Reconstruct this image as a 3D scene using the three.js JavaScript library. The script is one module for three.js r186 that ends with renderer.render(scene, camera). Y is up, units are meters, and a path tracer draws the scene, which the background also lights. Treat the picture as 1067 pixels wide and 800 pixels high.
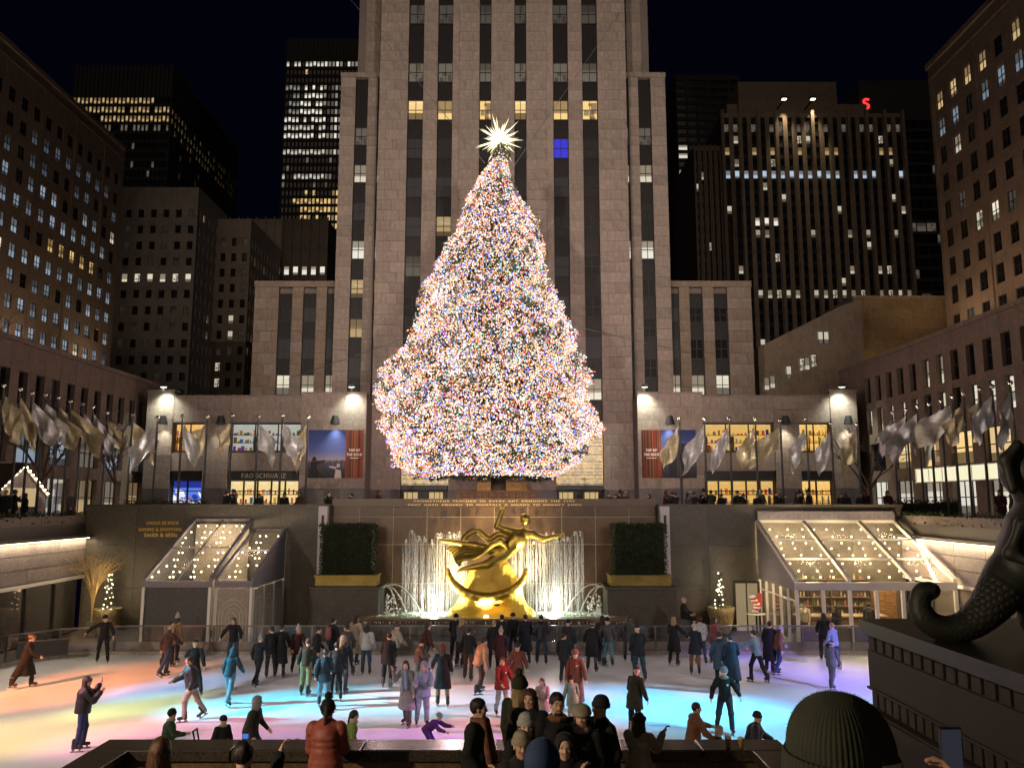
import * as THREE from 'three';
import { mergeGeometries } from 'three/addons/utils/BufferGeometryUtils.js';
import { RoundedBoxGeometry } from 'three/addons/geometries/RoundedBoxGeometry.js';
import { FontLoader } from 'three/addons/loaders/FontLoader.js';
import { TextGeometry } from 'three/addons/geometries/TextGeometry.js';

// ---------------------------------------------------------------- camera, sky, lights, exposure
const scene = new THREE.Scene();
const renderer = new THREE.WebGLRenderer({ antialias: true });
renderer.toneMapping = THREE.LinearToneMapping;
renderer.toneMappingExposure = 1;
renderer.shadowMap.enabled = true;
const PITCH = 8.17 * Math.PI / 180, EYE = [0.9, 6.3, 0], FOC = 850;
const camera = new THREE.PerspectiveCamera(2 * Math.atan(400 / FOC) * 180 / Math.PI, 1024 / 767, 0.1, 900);
camera.position.set(...EYE);
camera.lookAt(EYE[0], EYE[1] + Math.sin(PITCH), EYE[2] - Math.cos(PITCH));
const V = (x, y, z) => new THREE.Vector3(x, y, z);
// photo pixel (1067 x 800) -> point on a horizontal plane, a frontal plane or a side plane of the place
function ray(u, v) {
  const x = u - 533.5, y = 400 - v, z = -FOC, c = Math.cos(PITCH), s = Math.sin(PITCH);
  return V(x, y * c - z * s, y * s + z * c);
}
const onY = (u, v, y) => { const d = ray(u, v); return d.multiplyScalar((y - EYE[1]) / d.y).add(V(...EYE)); };
const onZ = (u, v, z) => { const d = ray(u, v); return d.multiplyScalar(z / d.z).add(V(...EYE)); };
const onX = (u, v, x) => { const d = ray(u, v); return d.multiplyScalar((x - EYE[0]) / d.x).add(V(...EYE)); };

// night sky: deep navy, the same all round
{
  const w = 64, h = 32, a = new Float32Array(w * h * 4);
  for (let j = 0; j < h; j++) for (let i = 0; i < w; i++) {
    const e = Math.max(0, (j + 0.5) / h * 2 - 1), k = 1 - 0.25 * e;
    a.set([0.0007 * k, 0.0007 * k, 0.0036 * k, 1], (j * w + i) * 4);
  }
  const t = new THREE.DataTexture(a, w, h, THREE.RGBAFormat, THREE.FloatType);
  t.mapping = THREE.EquirectangularReflectionMapping; t.magFilter = THREE.LinearFilter; t.needsUpdate = true;
  scene.background = t; scene.environment = t;
}
// a faint moon behind the camera, softened by thin haze
const moon = new THREE.DirectionalLight(new THREE.Color().setRGB(1, 0.78, 0.58), 0.12);
moon.position.set(-8, 70, 90); moon.target.position.set(0, 20, -60);
moon.castShadow = true; moon.shadow.radius = 60;
Object.assign(moon.shadow.camera, { left: -90, right: 90, top: 90, bottom: -90, near: 1, far: 400 });
moon.shadow.mapSize.set(2048, 2048);
scene.add(moon, moon.target);
// ---------------------------------------------------------------- helpers
function rng(seed) { let a = seed >>> 0; return () => { a = (a + 0x6D2B79F5) | 0; let t = Math.imul(a ^ (a >>> 15), 1 | a); t = (t + Math.imul(t ^ (t >>> 7), 61 | t)) ^ t; return ((t ^ (t >>> 14)) >>> 0) / 4294967296; }; }
const R0 = rng(7);
const taken = new Map();
function numbered(n) { const k = taken.get(n) ?? 0; taken.set(n, k + 1); return k ? n + '_' + String(k).padStart(3, '0') : n; }
const shade = (o) => { o.castShadow = true; o.receiveShadow = true; return o; };
function thing(name, label, category, group, pos = [0, 0, 0], turn = 0) {
  const o = new THREE.Group(); o.name = numbered(name); o.position.set(...pos); o.rotation.y = turn;
  o.userData = { label, category }; if (group) o.userData.group = group; scene.add(o); return o;
}
function part(parent, name, geo, mat, label) {
  const m = shade(new THREE.Mesh(Array.isArray(geo) ? merge(geo) : geo, mat)); m.name = name; if (label) m.userData.label = label; parent.add(m); return m;
}
function single(name, label, category, geo, mat, group) {
  const m = shade(new THREE.Mesh(Array.isArray(geo) ? merge(geo) : geo, mat)); m.name = numbered(name); m.userData = { label, category }; if (group) m.userData.group = group; scene.add(m); return m;
}
function struct(name, geo, mat) { const m = shade(new THREE.Mesh(Array.isArray(geo) ? merge(geo) : geo, mat)); m.name = numbered(name); m.userData = { kind: 'structure' }; scene.add(m); return m; }
function stuff(o) { o.userData.kind = 'stuff'; return o; }
function plain(g) { // only position, normal, uv, indexed
  if (!g.index) { const n = g.attributes.position.count; g.setIndex(Array.from({ length: n }, (_, i) => i)); }
  for (const k of Object.keys(g.attributes)) if (!['position', 'normal', 'uv', 'color'].includes(k)) g.deleteAttribute(k);
  if (!g.attributes.uv) g.setAttribute('uv', new THREE.BufferAttribute(new Float32Array(g.attributes.position.count * 2), 2));
  g.clearGroups?.(); return g;
}
function merge(list) {
  const gs = list.flat(9).filter(Boolean).map(plain);
  const col = gs.some((g) => g.attributes.color);
  if (col) for (const g of gs) if (!g.attributes.color) g.setAttribute('color', new THREE.BufferAttribute(new Float32Array(g.attributes.position.count * 3).fill(1), 3));
  return gs.length === 1 ? gs[0] : mergeGeometries(gs, false);
}
// uv in metres by the face's main direction
function metreUV(g, ou = 0, ov = 0) {
  const p = g.attributes.position, n = g.attributes.normal, uv = new Float32Array(p.count * 2);
  for (let i = 0; i < p.count; i++) {
    const ax = Math.abs(n.getX(i)), ay = Math.abs(n.getY(i)), az = Math.abs(n.getZ(i));
    let u, v;
    if (az >= ax && az >= ay) { u = p.getX(i); v = p.getY(i); } else if (ax >= ay) { u = p.getZ(i); v = p.getY(i); } else { u = p.getX(i); v = p.getZ(i); }
    uv[i * 2] = u + ou; uv[i * 2 + 1] = v + ov;
  }
  g.setAttribute('uv', new THREE.BufferAttribute(uv, 2)); return g;
}
const bx = (x0, x1, y0, y1, z0, z1) => metreUV(new THREE.BoxGeometry(Math.abs(x1 - x0), Math.abs(y1 - y0), Math.abs(z1 - z0)).translate((x0 + x1) / 2, (y0 + y1) / 2, (z0 + z1) / 2));
const rbx = (x0, x1, y0, y1, z0, z1, r = 0.02, s = 2) => metreUV(new RoundedBoxGeometry(Math.abs(x1 - x0), Math.abs(y1 - y0), Math.abs(z1 - z0), s, r).translate((x0 + x1) / 2, (y0 + y1) / 2, (z0 + z1) / 2));
function bar(a, b, r0, r1 = r0, seg = 8) { // tapered round bar from a to b
  const d = b.clone().sub(a), L = d.length(), g = new THREE.CylinderGeometry(r1, r0, L, seg, 1);
  g.applyQuaternion(new THREE.Quaternion().setFromUnitVectors(V(0, 1, 0), d.normalize())); return g.translate((a.x + b.x) / 2, (a.y + b.y) / 2, (a.z + b.z) / 2);
}
function beam(a, b, w, h) { // square bar
  const d = b.clone().sub(a), L = d.length(), g = new THREE.BoxGeometry(w, h, L), m = new THREE.Matrix4().lookAt(b, a, Math.abs(d.y) > 0.95 * L ? V(1, 0, 0) : V(0, 1, 0));
  g.applyMatrix4(m); return metreUV(g.translate((a.x + b.x) / 2, (a.y + b.y) / 2, (a.z + b.z) / 2));
}
function ball(x, y, z, r, w = 10, h = 8) { return new THREE.SphereGeometry(r, w, h).translate(x, y, z); }
function lathe(pts, seg = 20) { return new THREE.LatheGeometry(pts.map(([x, y]) => new THREE.Vector2(x, y)), seg); }
function poly(pts, depth) { const g = new THREE.ExtrudeGeometry(new THREE.Shape(pts.map(([x, y]) => new THREE.Vector2(x, y))), { depth, bevelEnabled: false }); return metreUV(g); }
function quad(a, b, c, d) { // one-sided sheet a,b,c,d counter-clockwise
  const g = new THREE.BufferGeometry(); g.setAttribute('position', new THREE.Float32BufferAttribute([...a, ...b, ...c, ...d], 3));
  g.setIndex([0, 1, 2, 0, 2, 3]); g.setAttribute('uv', new THREE.Float32BufferAttribute([0, 0, 1, 0, 1, 1, 0, 1], 2)); g.computeVertexNormals(); return g;
}
// ---------------------------------------------------------------- noise and textures
const NG = (() => { const r = rng(99), a = new Float32Array(65536); for (let i = 0; i < a.length; i++) a[i] = r(); return a; })();
function vn(x, y, per) { // value noise with period per
  const xi = Math.floor(x), yi = Math.floor(y), fx = x - xi, fy = y - yi, m = (k) => ((k % per) + per) % per, s = (t) => t * t * (3 - 2 * t);
  const at = (i, j) => NG[(m(i) * 131 + m(j) * 197 + per * 17) & 65535], u = s(fx), v = s(fy);
  return (at(xi, yi) * (1 - u) + at(xi + 1, yi) * u) * (1 - v) + (at(xi, yi + 1) * (1 - u) + at(xi + 1, yi + 1) * u) * v;
}
function fbm(x, y, per, oct = 4) { let s = 0, a = 0.5, t = 0; for (let o = 0; o < oct; o++) { s += a * vn(x * per, y * per, per); t += a; a *= 0.55; per *= 2; } return s / t; }
function tex(n, fn, size, srgb = true) { // fn(u,v) -> [r,g,b] 0..1 ; size in metres
  const d = new Uint8Array(n * n * 4);
  for (let j = 0; j < n; j++) for (let i = 0; i < n; i++) { const c = fn(i / n, j / n), k = (j * n + i) * 4; for (let q = 0; q < 3; q++) d[k + q] = Math.max(0, Math.min(255, c[q] * 255)); d[k + 3] = 255; }
  const t = new THREE.DataTexture(d, n, n); t.wrapS = t.wrapT = THREE.RepeatWrapping; t.magFilter = THREE.LinearFilter; t.minFilter = THREE.LinearMipmapLinearFilter; t.generateMipmaps = true;
  if (srgb) t.colorSpace = THREE.SRGBColorSpace; t.repeat.set(1 / size, 1 / size); t.needsUpdate = true; return t;
}
const C = (r, g, b) => new THREE.Color().setRGB(r, g, b);
function std(c, rough = 0.8, o = {}) { return new THREE.MeshStandardMaterial({ color: Array.isArray(c) ? C(...c) : c, roughness: rough, ...o }); }
const phys = (c, rough, o = {}) => new THREE.MeshPhysicalMaterial({ color: Array.isArray(c) ? C(...c) : c, roughness: rough, ...o });
const glow = (c, k = 1, o = {}) => new THREE.MeshStandardMaterial({ color: C(0.02, 0.02, 0.02), roughness: 0.6, emissive: C(...c), emissiveIntensity: k, ...o });
function canvasTex(w, h, draw) { const c = document.createElement('canvas'); c.width = w; c.height = h; draw(c.getContext('2d'), w, h); const t = new THREE.CanvasTexture(c); t.colorSpace = THREE.SRGBColorSpace; return t; }
const T = {};
T.lime = tex(512, (u, v) => { const a = fbm(u, v, 4, 5), b = fbm(u + .3, v, 32, 3), s = fbm(u, v * .12 + .4, 24, 3), k = 0.80 + 0.16 * (a - .5) + 0.16 * (b - .5) + .10 * (s - .5); return [k, k * .985, k * .965]; }, 6);
T.limeB = tex(512, (u, v) => { const b = fbm(u, v, 48, 4); return [b, b, b]; }, 3, false);
T.granite = tex(512, (u, v) => { const a = fbm(u, v, 4, 4), g = fbm(u, v, 128, 2), k = .72 + .2 * (a - .5) + .5 * (g - .5); return [k, k * .985, k * .96]; }, 2.4);
T.brown = tex(512, (u, v) => { const a = fbm(u, v, 3, 5), g = fbm(u, v, 128, 2), k = .70 + .36 * (a - .5) + .38 * (g - .5); return [k, k * .97, k * .94]; }, 3);
T.metal = tex(256, (u, v) => { const a = fbm(u, v, 6, 5), k = .8 + .25 * (a - .5); return [k, k, k]; }, 2);
T.wood = tex(256, (u, v) => { const a = fbm(u * .15, v, 24, 4), k = .7 + .5 * (a - .5); return [k, k * .93, k * .85]; }, 1.2);
T.cloth = tex(256, (u, v) => { const w = .5 + .25 * Math.sin(u * 402) + .25 * Math.sin(v * 402), a = fbm(u, v, 8, 4), k = .78 + .12 * (w - .5) + .3 * (a - .5); return [k, k, k]; }, 0.5);
const M = {
  lime: std([0.40, 0.335, 0.29], 0.88, { map: T.lime, bumpMap: T.limeB, bumpScale: 0.006 }),
  limeB: std([0.37, 0.31, 0.27], 0.88, { map: T.lime, bumpMap: T.limeB, bumpScale: 0.006 }),
  limeC: std([0.43, 0.355, 0.305], 0.88, { map: T.lime, bumpMap: T.limeB, bumpScale: 0.006 }),
  mortar: std([0.16, 0.13, 0.11], 0.95),
  side: std([0.33, 0.26, 0.20], 0.9, { map: T.lime, bumpMap: T.limeB, bumpScale: 0.006 }),
  dark: std([0.24, 0.20, 0.17], 0.9, { map: T.lime }),
  spandrel: std([0.017, 0.013, 0.0125], 0.55, { metalness: 0.2, map: T.metal }),
  frame: std([0.03, 0.028, 0.027], 0.5, { metalness: 0.4 }),
  black: std([0.012, 0.012, 0.013], 0.5),
  steel: std([0.32, 0.31, 0.30], 0.35, { metalness: 0.9, map: T.metal }),
  whitePaint: std([0.62, 0.58, 0.55], 0.5),
  brass: std([0.55, 0.36, 0.12], 0.35, { metalness: 0.9, map: T.metal }),
  granite: std([0.17, 0.15, 0.125], 0.55, { map: T.granite }),
  graniteB: std([0.145, 0.13, 0.11], 0.55, { map: T.granite }),
  graniteC: std([0.19, 0.165, 0.135], 0.55, { map: T.granite }),
  brown: std([0.20, 0.115, 0.065], 0.42, { map: T.brown }),
  brownB: std([0.175, 0.10, 0.058], 0.42, { map: T.brown }),
  brownC: std([0.225, 0.13, 0.075], 0.42, { map: T.brown }),
  darkGlass: std([0.012, 0.013, 0.016], 0.12, { metalness: 0.0 }),
  foliage: std([0.030, 0.045, 0.016], 0.8),
  bark: std([0.10, 0.07, 0.05], 0.9),
};
const LIMES = [M.lime, M.limeB, M.limeC], GRANS = [M.granite, M.graniteB, M.graniteC], BROWNS = [M.brown, M.brownB, M.brownC];
// a course of stone slabs with open joints; local frame m (x along the wall, y up, +z outward)
const blockGeo = new Map();
function blockShape(w, h, d, k) {
  const key = [w.toFixed(2), h.toFixed(2), d.toFixed(2), k].join();
  if (!blockGeo.has(key)) blockGeo.set(key, metreUV(new THREE.BoxGeometry(+w.toFixed(2), +h.toFixed(2), d), k * 1.37 + 0.3, k * 2.11));
  return blockGeo.get(key);
}
// rects: list of [x0,x1,y0,y1] cut in slabs bw x bh; the first `most` largest become parts, the rest one merged part
function slabs(parent, rects, m, { bw, bh, d = 0.12, gap = 0.02, mats = LIMES, name = 'stone_slab', most = 300, seed = 1, stagger = true }) {
  const r = rng(seed), all = [];
  for (const [x0, x1, y0, y1] of rects) {
    const rows = Math.max(1, Math.round((y1 - y0) / bh)), hh = (y1 - y0) / rows;
    for (let j = 0; j < rows; j++) {
      const n = Math.max(1, Math.round((x1 - x0) / bw)), w = (x1 - x0) / n, off = stagger && j % 2 && n > 1 ? w / 2 : 0;
      let cuts = []; for (let i = 0; i <= n; i++) cuts.push(x0 + i * w);
      if (off) cuts = [x0, ...cuts.slice(0, -1).map((c) => c + off), x1];
      for (let i = 0; i + 1 < cuts.length; i++) all.push([cuts[i], cuts[i + 1], y0 + j * hh, y0 + (j + 1) * hh]);
    }
  }
  const q = new THREE.Quaternion(), s = V(1, 1, 1), o = V(0, 0, 0); m.decompose(o, q, s);
  const keep = all.length <= most ? all.length : most, order = all.map((b, i) => [(b[1] - b[0]) * (b[3] - b[2]) + r() * 1e-4 - (all.length > most ? b[2] * 1e-3 : 0), i]).sort((a, b) => b[0] - a[0]).map((a) => a[1]);
  const rest = [];
  order.forEach((i, n) => {
    const [x0, x1, y0, y1] = all[i], w = x1 - x0 - gap, h = y1 - y0 - gap, pr = (r() - 0.5) * 0.008, p = V((x0 + x1) / 2, (y0 + y1) / 2, -d / 2 + pr).applyMatrix4(m);
    if (n < keep) { const e = shade(new THREE.Mesh(blockShape(w, h, d, Math.floor(r() * 4)), mats[Math.floor(r() * mats.length)])); e.name = name; e.position.copy(p); e.quaternion.copy(q); parent.add(e); }
    else rest.push(blockShape(w, h, d, Math.floor(r() * 4)).clone().applyQuaternion(q).translate(p.x, p.y, p.z));
  });
  if (rest.length) stuff(part(parent, 'stone_course', merge(rest), mats[0]));
}
const I4 = new THREE.Matrix4();
function frameAt(x, y, z, turn = 0) { return new THREE.Matrix4().makeRotationY(turn).setPosition(x, y, z); }
// lit and dark window looks: what is seen through the pane (blinds, ceiling lamps, shelves), as the pane's own glow
function roomTex(kind, seed) {
  const r = rng(seed);
  return canvasTex(64, 96, (g, w, h) => {
    const base = { warm: '#e8c58a', cool: '#b8cbe0', white: '#f0e6cc', dim: '#8a8274', blue: '#1a28ff', amber: '#ffd58a', bright: '#f4efdf' }[kind] ?? '#e8c58a';
    g.fillStyle = base; g.fillRect(0, 0, w, h);
    const k = r();
    if (k < 0.5) { g.fillStyle = 'rgba(60,45,30,.45)'; g.fillRect(0, 0, w, h * (0.2 + r() * 0.5)); for (let y = 0; y < h * .6; y += 4) { g.fillStyle = 'rgba(40,30,20,.18)'; g.fillRect(0, y, w, 1.5); } }
    else if (k < 0.8) { g.fillStyle = 'rgba(30,22,15,.6)'; g.fillRect(0, h * (.62 + r() * .2), w, h); g.fillStyle = 'rgba(255,255,245,.9)'; for (let i = 0; i < 3; i++) g.fillRect(r() * w * .8, h * (.08 + r() * .3), 12 + r() * 12, 3); }
    else { for (let i = 0; i < 5; i++) { g.fillStyle = `rgba(${30 + r() * 60},${25 + r() * 50},${20 + r() * 40},.55)`; g.fillRect(r() * w, h * r(), 8 + r() * 16, 10 + r() * 50); } }
  });
}
const ROOM = {};
for (const k of ['warm', 'cool', 'white', 'dim', 'amber', 'bright']) ROOM[k] = [0, 1, 2].map((i) => roomTex(k, 11 + i * 7 + k.length * 31));
const litCache = new Map();
function lit(kind, power, v = 0) {
  const key = kind + power.toFixed(2) + v;
  if (!litCache.has(key)) { const t = ROOM[kind][v % 3]; litCache.set(key, new THREE.MeshStandardMaterial({ color: C(0.02, 0.02, 0.02), roughness: 0.15, emissive: C(1, 1, 1), emissiveIntensity: power, emissiveMap: t })); }
  return litCache.get(key);
}
const PANE = { dark: M.darkGlass, dusk: std([0.012, 0.013, 0.015], 0.12), bluish: glow([0.0025, 0.003, 0.005], 1) };
// one window: glazing (the named part) with its frame as a sub-part; local frame as above, back of the opening at z = -dep
const winGeo = new Map();
function windowAt(parent, m, x0, x1, y0, y1, dep, mat, { mull = 1, trans = 1, bar = 0.06, frame = M.frame } = {}) {
  const w = +(x1 - x0).toFixed(3), h = +(y1 - y0).toFixed(3), key = [w, h, mull, trans, bar].join();
  if (!winGeo.has(key)) {
    const gl = new THREE.BoxGeometry(w, h, 0.04); const f = [];
    f.push(bx(-w / 2, w / 2, h / 2 - bar, h / 2, 0.02, 0.1), bx(-w / 2, w / 2, -h / 2, -h / 2 + bar, 0.02, 0.1), bx(-w / 2, -w / 2 + bar, -h / 2 + bar, h / 2 - bar, 0.02, 0.1), bx(w / 2 - bar, w / 2, -h / 2 + bar, h / 2 - bar, 0.02, 0.1));
    for (let i = 1; i <= mull; i++) { const x = -w / 2 + w * i / (mull + 1); f.push(bx(x - bar / 2, x + bar / 2, -h / 2 + bar, h / 2 - bar, 0.021, 0.085)); }
    for (let i = 1; i <= trans; i++) { const y = -h / 2 + h * i / (trans + 1); f.push(bx(-w / 2 + bar, w / 2 - bar, y - bar / 2, y + bar / 2, 0.022, 0.095)); }
    winGeo.set(key, [gl, merge(f)]);
  }
  const [gl, fr] = winGeo.get(key), p = V((x0 + x1) / 2, (y0 + y1) / 2, -dep).applyMatrix4(m);
  const e = shade(new THREE.Mesh(gl, mat)); e.name = 'window'; e.position.copy(p); e.quaternion.setFromRotationMatrix(m); parent.add(e);
  if (bar) part(e, 'window_frame', fr, frame);
  return e;
}
// wall with a grid of real openings: returns its pieces as one geometry list
function gridWall(m, cols, rows, X0, X1, Y0, Y1, d) {
  const g = []; let x = X0;
  for (const [a, b] of [...cols, [X1, X1]]) { if (a - x > 0.01) g.push(bx(x, a, Y0, Y1, -d, 0)); x = b; }
  for (const [a, b] of cols) { let y = Y0; for (const [c, e] of [...rows, [Y1, Y1]]) { if (c - y > 0.01) g.push(bx(a, b, y, c, -d, -0.012)); y = e; } }
  return g.map((k) => k.applyMatrix4(m));
}
const range = (n) => Array.from({ length: n }, (_, i) => i);
// a lamp housing with a lamp in it: thing > housing, lens; the light sits in front of its glowing face
function spotAt(pos, target, color, cd, angle, pen = 0.6, soft = 6) {
  const l = new THREE.SpotLight(C(...color), cd, 0, angle, pen, 2); l.position.copy(pos); l.target.position.copy(target); l.castShadow = true; l.shadow.radius = soft; scene.add(l, l.target); return l;
}
function pointAt(pos, color, cd, soft = 4) { const l = new THREE.PointLight(C(...color), cd, 0, 2); l.position.copy(pos); l.castShadow = true; l.shadow.radius = soft; scene.add(l); return l; }
// ---------------------------------------------------------------- smooth bodies: distance fields of tapered capsules and ellipsoids, meshed by surface nets
function cap(a, b, ra, rb = ra, o = {}) {
  const d = b.clone().sub(a), L2 = Math.max(1e-9, d.lengthSq()), L = Math.sqrt(L2), R = Math.max(ra, rb) + (o.ripple ? .012 : 0);
  return { lo: V(Math.min(a.x, b.x) - R, Math.min(a.y, b.y) - R, Math.min(a.z, b.z) - R), hi: V(Math.max(a.x, b.x) + R, Math.max(a.y, b.y) + R, Math.max(a.z, b.z) + R), ...o,
    f(x, y, z) { const px = x - a.x, py = y - a.y, pz = z - a.z, t = Math.max(0, Math.min(1, (px * d.x + py * d.y + pz * d.z) / L2)), qx = px - d.x * t, qy = py - d.y * t, qz = pz - d.z * t; let r = ra + (rb - ra) * t; if (o.ripple) r += o.ripple * Math.abs(Math.sin(t * L * Math.PI / .085)); return Math.sqrt(qx * qx + qy * qy + qz * qz) - r; } };
}
function ell(c, rx, ry, rz, o = {}) { // o.q: quaternion
  const R = Math.max(rx, ry, rz), iq = o.q ? o.q.clone().invert() : null, v = V(0, 0, 0), m = Math.min(rx, ry, rz);
  return { lo: V(c.x - R, c.y - R, c.z - R), hi: V(c.x + R, c.y + R, c.z + R), ...o,
    f(x, y, z) { v.set(x - c.x, y - c.y, z - c.z); if (iq) v.applyQuaternion(iq); const k0 = Math.hypot(v.x / rx, v.y / ry, v.z / rz), k1 = Math.hypot(v.x / (rx * rx), v.y / (ry * ry), v.z / (rz * rz)); return k1 < 1e-6 ? -m : k0 * (k0 - 1) / k1; } };
}
function net(prims, cell, k = .03) { // -> indexed geometry with a `tag` per vertex
  const lo = V(1e9, 1e9, 1e9), hi = V(-1e9, -1e9, -1e9); for (const p of prims) if (!p.sub) { lo.min(p.lo); hi.max(p.hi); }
  lo.addScalar(-2.5 * cell - k * .3); hi.addScalar(2.5 * cell + k * .3);
  const nx = Math.ceil((hi.x - lo.x) / cell) + 1, ny = Math.ceil((hi.y - lo.y) / cell) + 1, nz = Math.ceil((hi.z - lo.z) / cell) + 1;
  const F = new Float32Array(nx * ny * nz).fill(1), I = new Uint8Array(nx * ny * nz), D = new Float32Array(nx * ny * nz).fill(1);
  prims.forEach((p) => {
    const kk = p.k ?? k, e = kk + 2.2 * cell, tag = p.tag ?? 0;
    const i0 = Math.max(0, Math.floor((p.lo.x - e - lo.x) / cell)), i1 = Math.min(nx - 1, Math.ceil((p.hi.x + e - lo.x) / cell)), j0 = Math.max(0, Math.floor((p.lo.y - e - lo.y) / cell)), j1 = Math.min(ny - 1, Math.ceil((p.hi.y + e - lo.y) / cell)), l0 = Math.max(0, Math.floor((p.lo.z - e - lo.z) / cell)), l1 = Math.min(nz - 1, Math.ceil((p.hi.z + e - lo.z) / cell));
    for (let l = l0; l <= l1; l++) for (let j = j0; j <= j1; j++) for (let i = i0; i <= i1; i++) {
      const n = (l * ny + j) * nx + i, d = p.f(lo.x + i * cell, lo.y + j * cell, lo.z + l * cell), a = F[n];
      if (p.sub) { const b = -d, h = Math.max(kk - Math.abs(a - b), 0) / kk; F[n] = Math.max(a, b) + h * h * kk * .25; continue; }
      const h = kk > 0 ? Math.max(kk - Math.abs(a - d), 0) / kk : 0; F[n] = Math.min(a, d) - h * h * kk * .25; if (d - (p.bias ?? 0) < D[n]) { D[n] = d - (p.bias ?? 0); I[n] = tag; }
    }
  });
  const vid = new Int32Array(nx * ny * nz).fill(-1), pos = [], tag = [], idx = [], E = [[0, 1], [2, 3], [4, 5], [6, 7], [0, 2], [1, 3], [4, 6], [5, 7], [0, 4], [1, 5], [2, 6], [3, 7]], sx = 1, sy = nx, sz = nx * ny, off = [0, sx, sy, sx + sy, sz, sx + sz, sy + sz, sx + sy + sz];
  for (let l = 0; l < nz - 1; l++) for (let j = 0; j < ny - 1; j++) for (let i = 0; i < nx - 1; i++) {
    const n = (l * ny + j) * nx + i; let mask = 0; for (let c = 0; c < 8; c++) if (F[n + off[c]] < 0) mask |= 1 << c; if (mask === 0 || mask === 255) continue;
    let x = 0, y = 0, z = 0, w = 0; for (const [a, b] of E) { const fa = F[n + off[a]], fb = F[n + off[b]]; if ((fa < 0) === (fb < 0)) continue; const t = fa / (fa - fb); x += (a & 1) + t * ((b & 1) - (a & 1)); y += ((a >> 1) & 1) + t * (((b >> 1) & 1) - ((a >> 1) & 1)); z += (a >> 2) + t * ((b >> 2) - (a >> 2)); w++; }
    vid[n] = pos.length / 3; pos.push(lo.x + (i + x / w) * cell, lo.y + (j + y / w) * cell, lo.z + (l + z / w) * cell);
    let best = n, bd = 9; for (let c = 0; c < 8; c++) if (Math.abs(F[n + off[c]]) < bd) { bd = Math.abs(F[n + off[c]]); best = n + off[c]; } tag.push(I[best]);
  }
  for (let l = 1; l < nz - 1; l++) for (let j = 1; j < ny - 1; j++) for (let i = 1; i < nx - 1; i++) {
    const n = (l * ny + j) * nx + i, s = F[n] < 0;
    if (s !== F[n + sx] < 0) { const a = vid[n - sy - sz], b = vid[n - sz], c = vid[n], d = vid[n - sy]; s ? idx.push(a, b, c, a, c, d) : idx.push(a, c, b, a, d, c); }
    if (s !== F[n + sy] < 0) { const a = vid[n - sx - sz], b = vid[n - sx], c = vid[n], d = vid[n - sz]; s ? idx.push(a, b, c, a, c, d) : idx.push(a, c, b, a, d, c); }
    if (s !== F[n + sz] < 0) { const a = vid[n - sx - sy], b = vid[n - sy], c = vid[n], d = vid[n - sx]; s ? idx.push(a, b, c, a, c, d) : idx.push(a, c, b, a, d, c); }
  }
  const g = new THREE.BufferGeometry(); g.setAttribute('position', new THREE.Float32BufferAttribute(pos, 3)); g.setIndex(idx); g.computeVertexNormals();
  g.setAttribute('uv', new THREE.Float32BufferAttribute(new Float32Array(pos.length / 3 * 2), 2)); metreUV(g); g.userData.tag = tag; return g;
}
function paint(g, pal) { // pal[tag] = [r,g,b] linear
  const t = g.userData.tag, c = new Float32Array(t.length * 3); t.forEach((k, i) => c.set(pal[k] ?? pal[0], i * 3)); g.setAttribute('color', new THREE.BufferAttribute(c, 3)); return g;
}
function copyTag(g, m) { const c = g.clone(); c.userData = { tag: g.userData.tag }; if (m) c.applyMatrix4(m); return c; }
// ---------------------------------------------------------------- the skyscraper behind the tree and its wings
const spandGeo = new Map();
function spandrel(parent, m, x0, x1, y0, y1, dep) {
  const w = +(x1 - x0).toFixed(2), h = +(y1 - y0).toFixed(2); if (h < 0.1) return; const key = w + ',' + h;
  if (!spandGeo.has(key)) { const g = [bx(-w / 2, w / 2, -h / 2, h / 2, -0.1, 0)], n = Math.max(2, Math.round(w / 0.36)); for (let i = 0; i <= n; i++) { const x = -w / 2 + 0.05 + (w - 0.1) * i / n; g.push(bx(x - 0.035, x + 0.035, -h / 2 + 0.02, h / 2 - 0.02, 0.001, 0.07)); } g.push(bx(-w / 2, w / 2, h / 2 - 0.08, h / 2, 0.001, 0.1)); spandGeo.set(key, merge(g)); }
  const e = part(parent, 'spandrel_panel', spandGeo.get(key), M.spandrel), p = V((x0 + x1) / 2, (y0 + y1) / 2, -dep).applyMatrix4(m); e.position.copy(p); e.quaternion.setFromRotationMatrix(m); return e;
}
function bay(parent, m, x0, x1, rows, yb, yt, dep, matOf, opt) {
  let y = yb; rows = [...rows].sort((a, b) => a[0] - b[0]);
  rows.forEach(([a, b], j) => { if (a - y > 0.15) spandrel(parent, m, x0, x1, y, a, dep); windowAt(parent, m, x0, x1, a, b, dep + 0.06, matOf(j, rows.length), opt); y = b; });
  if (yt - y > 0.15) spandrel(parent, m, x0, x1, y, yt, dep);
}
const PLAZA = 5.1;
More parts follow.
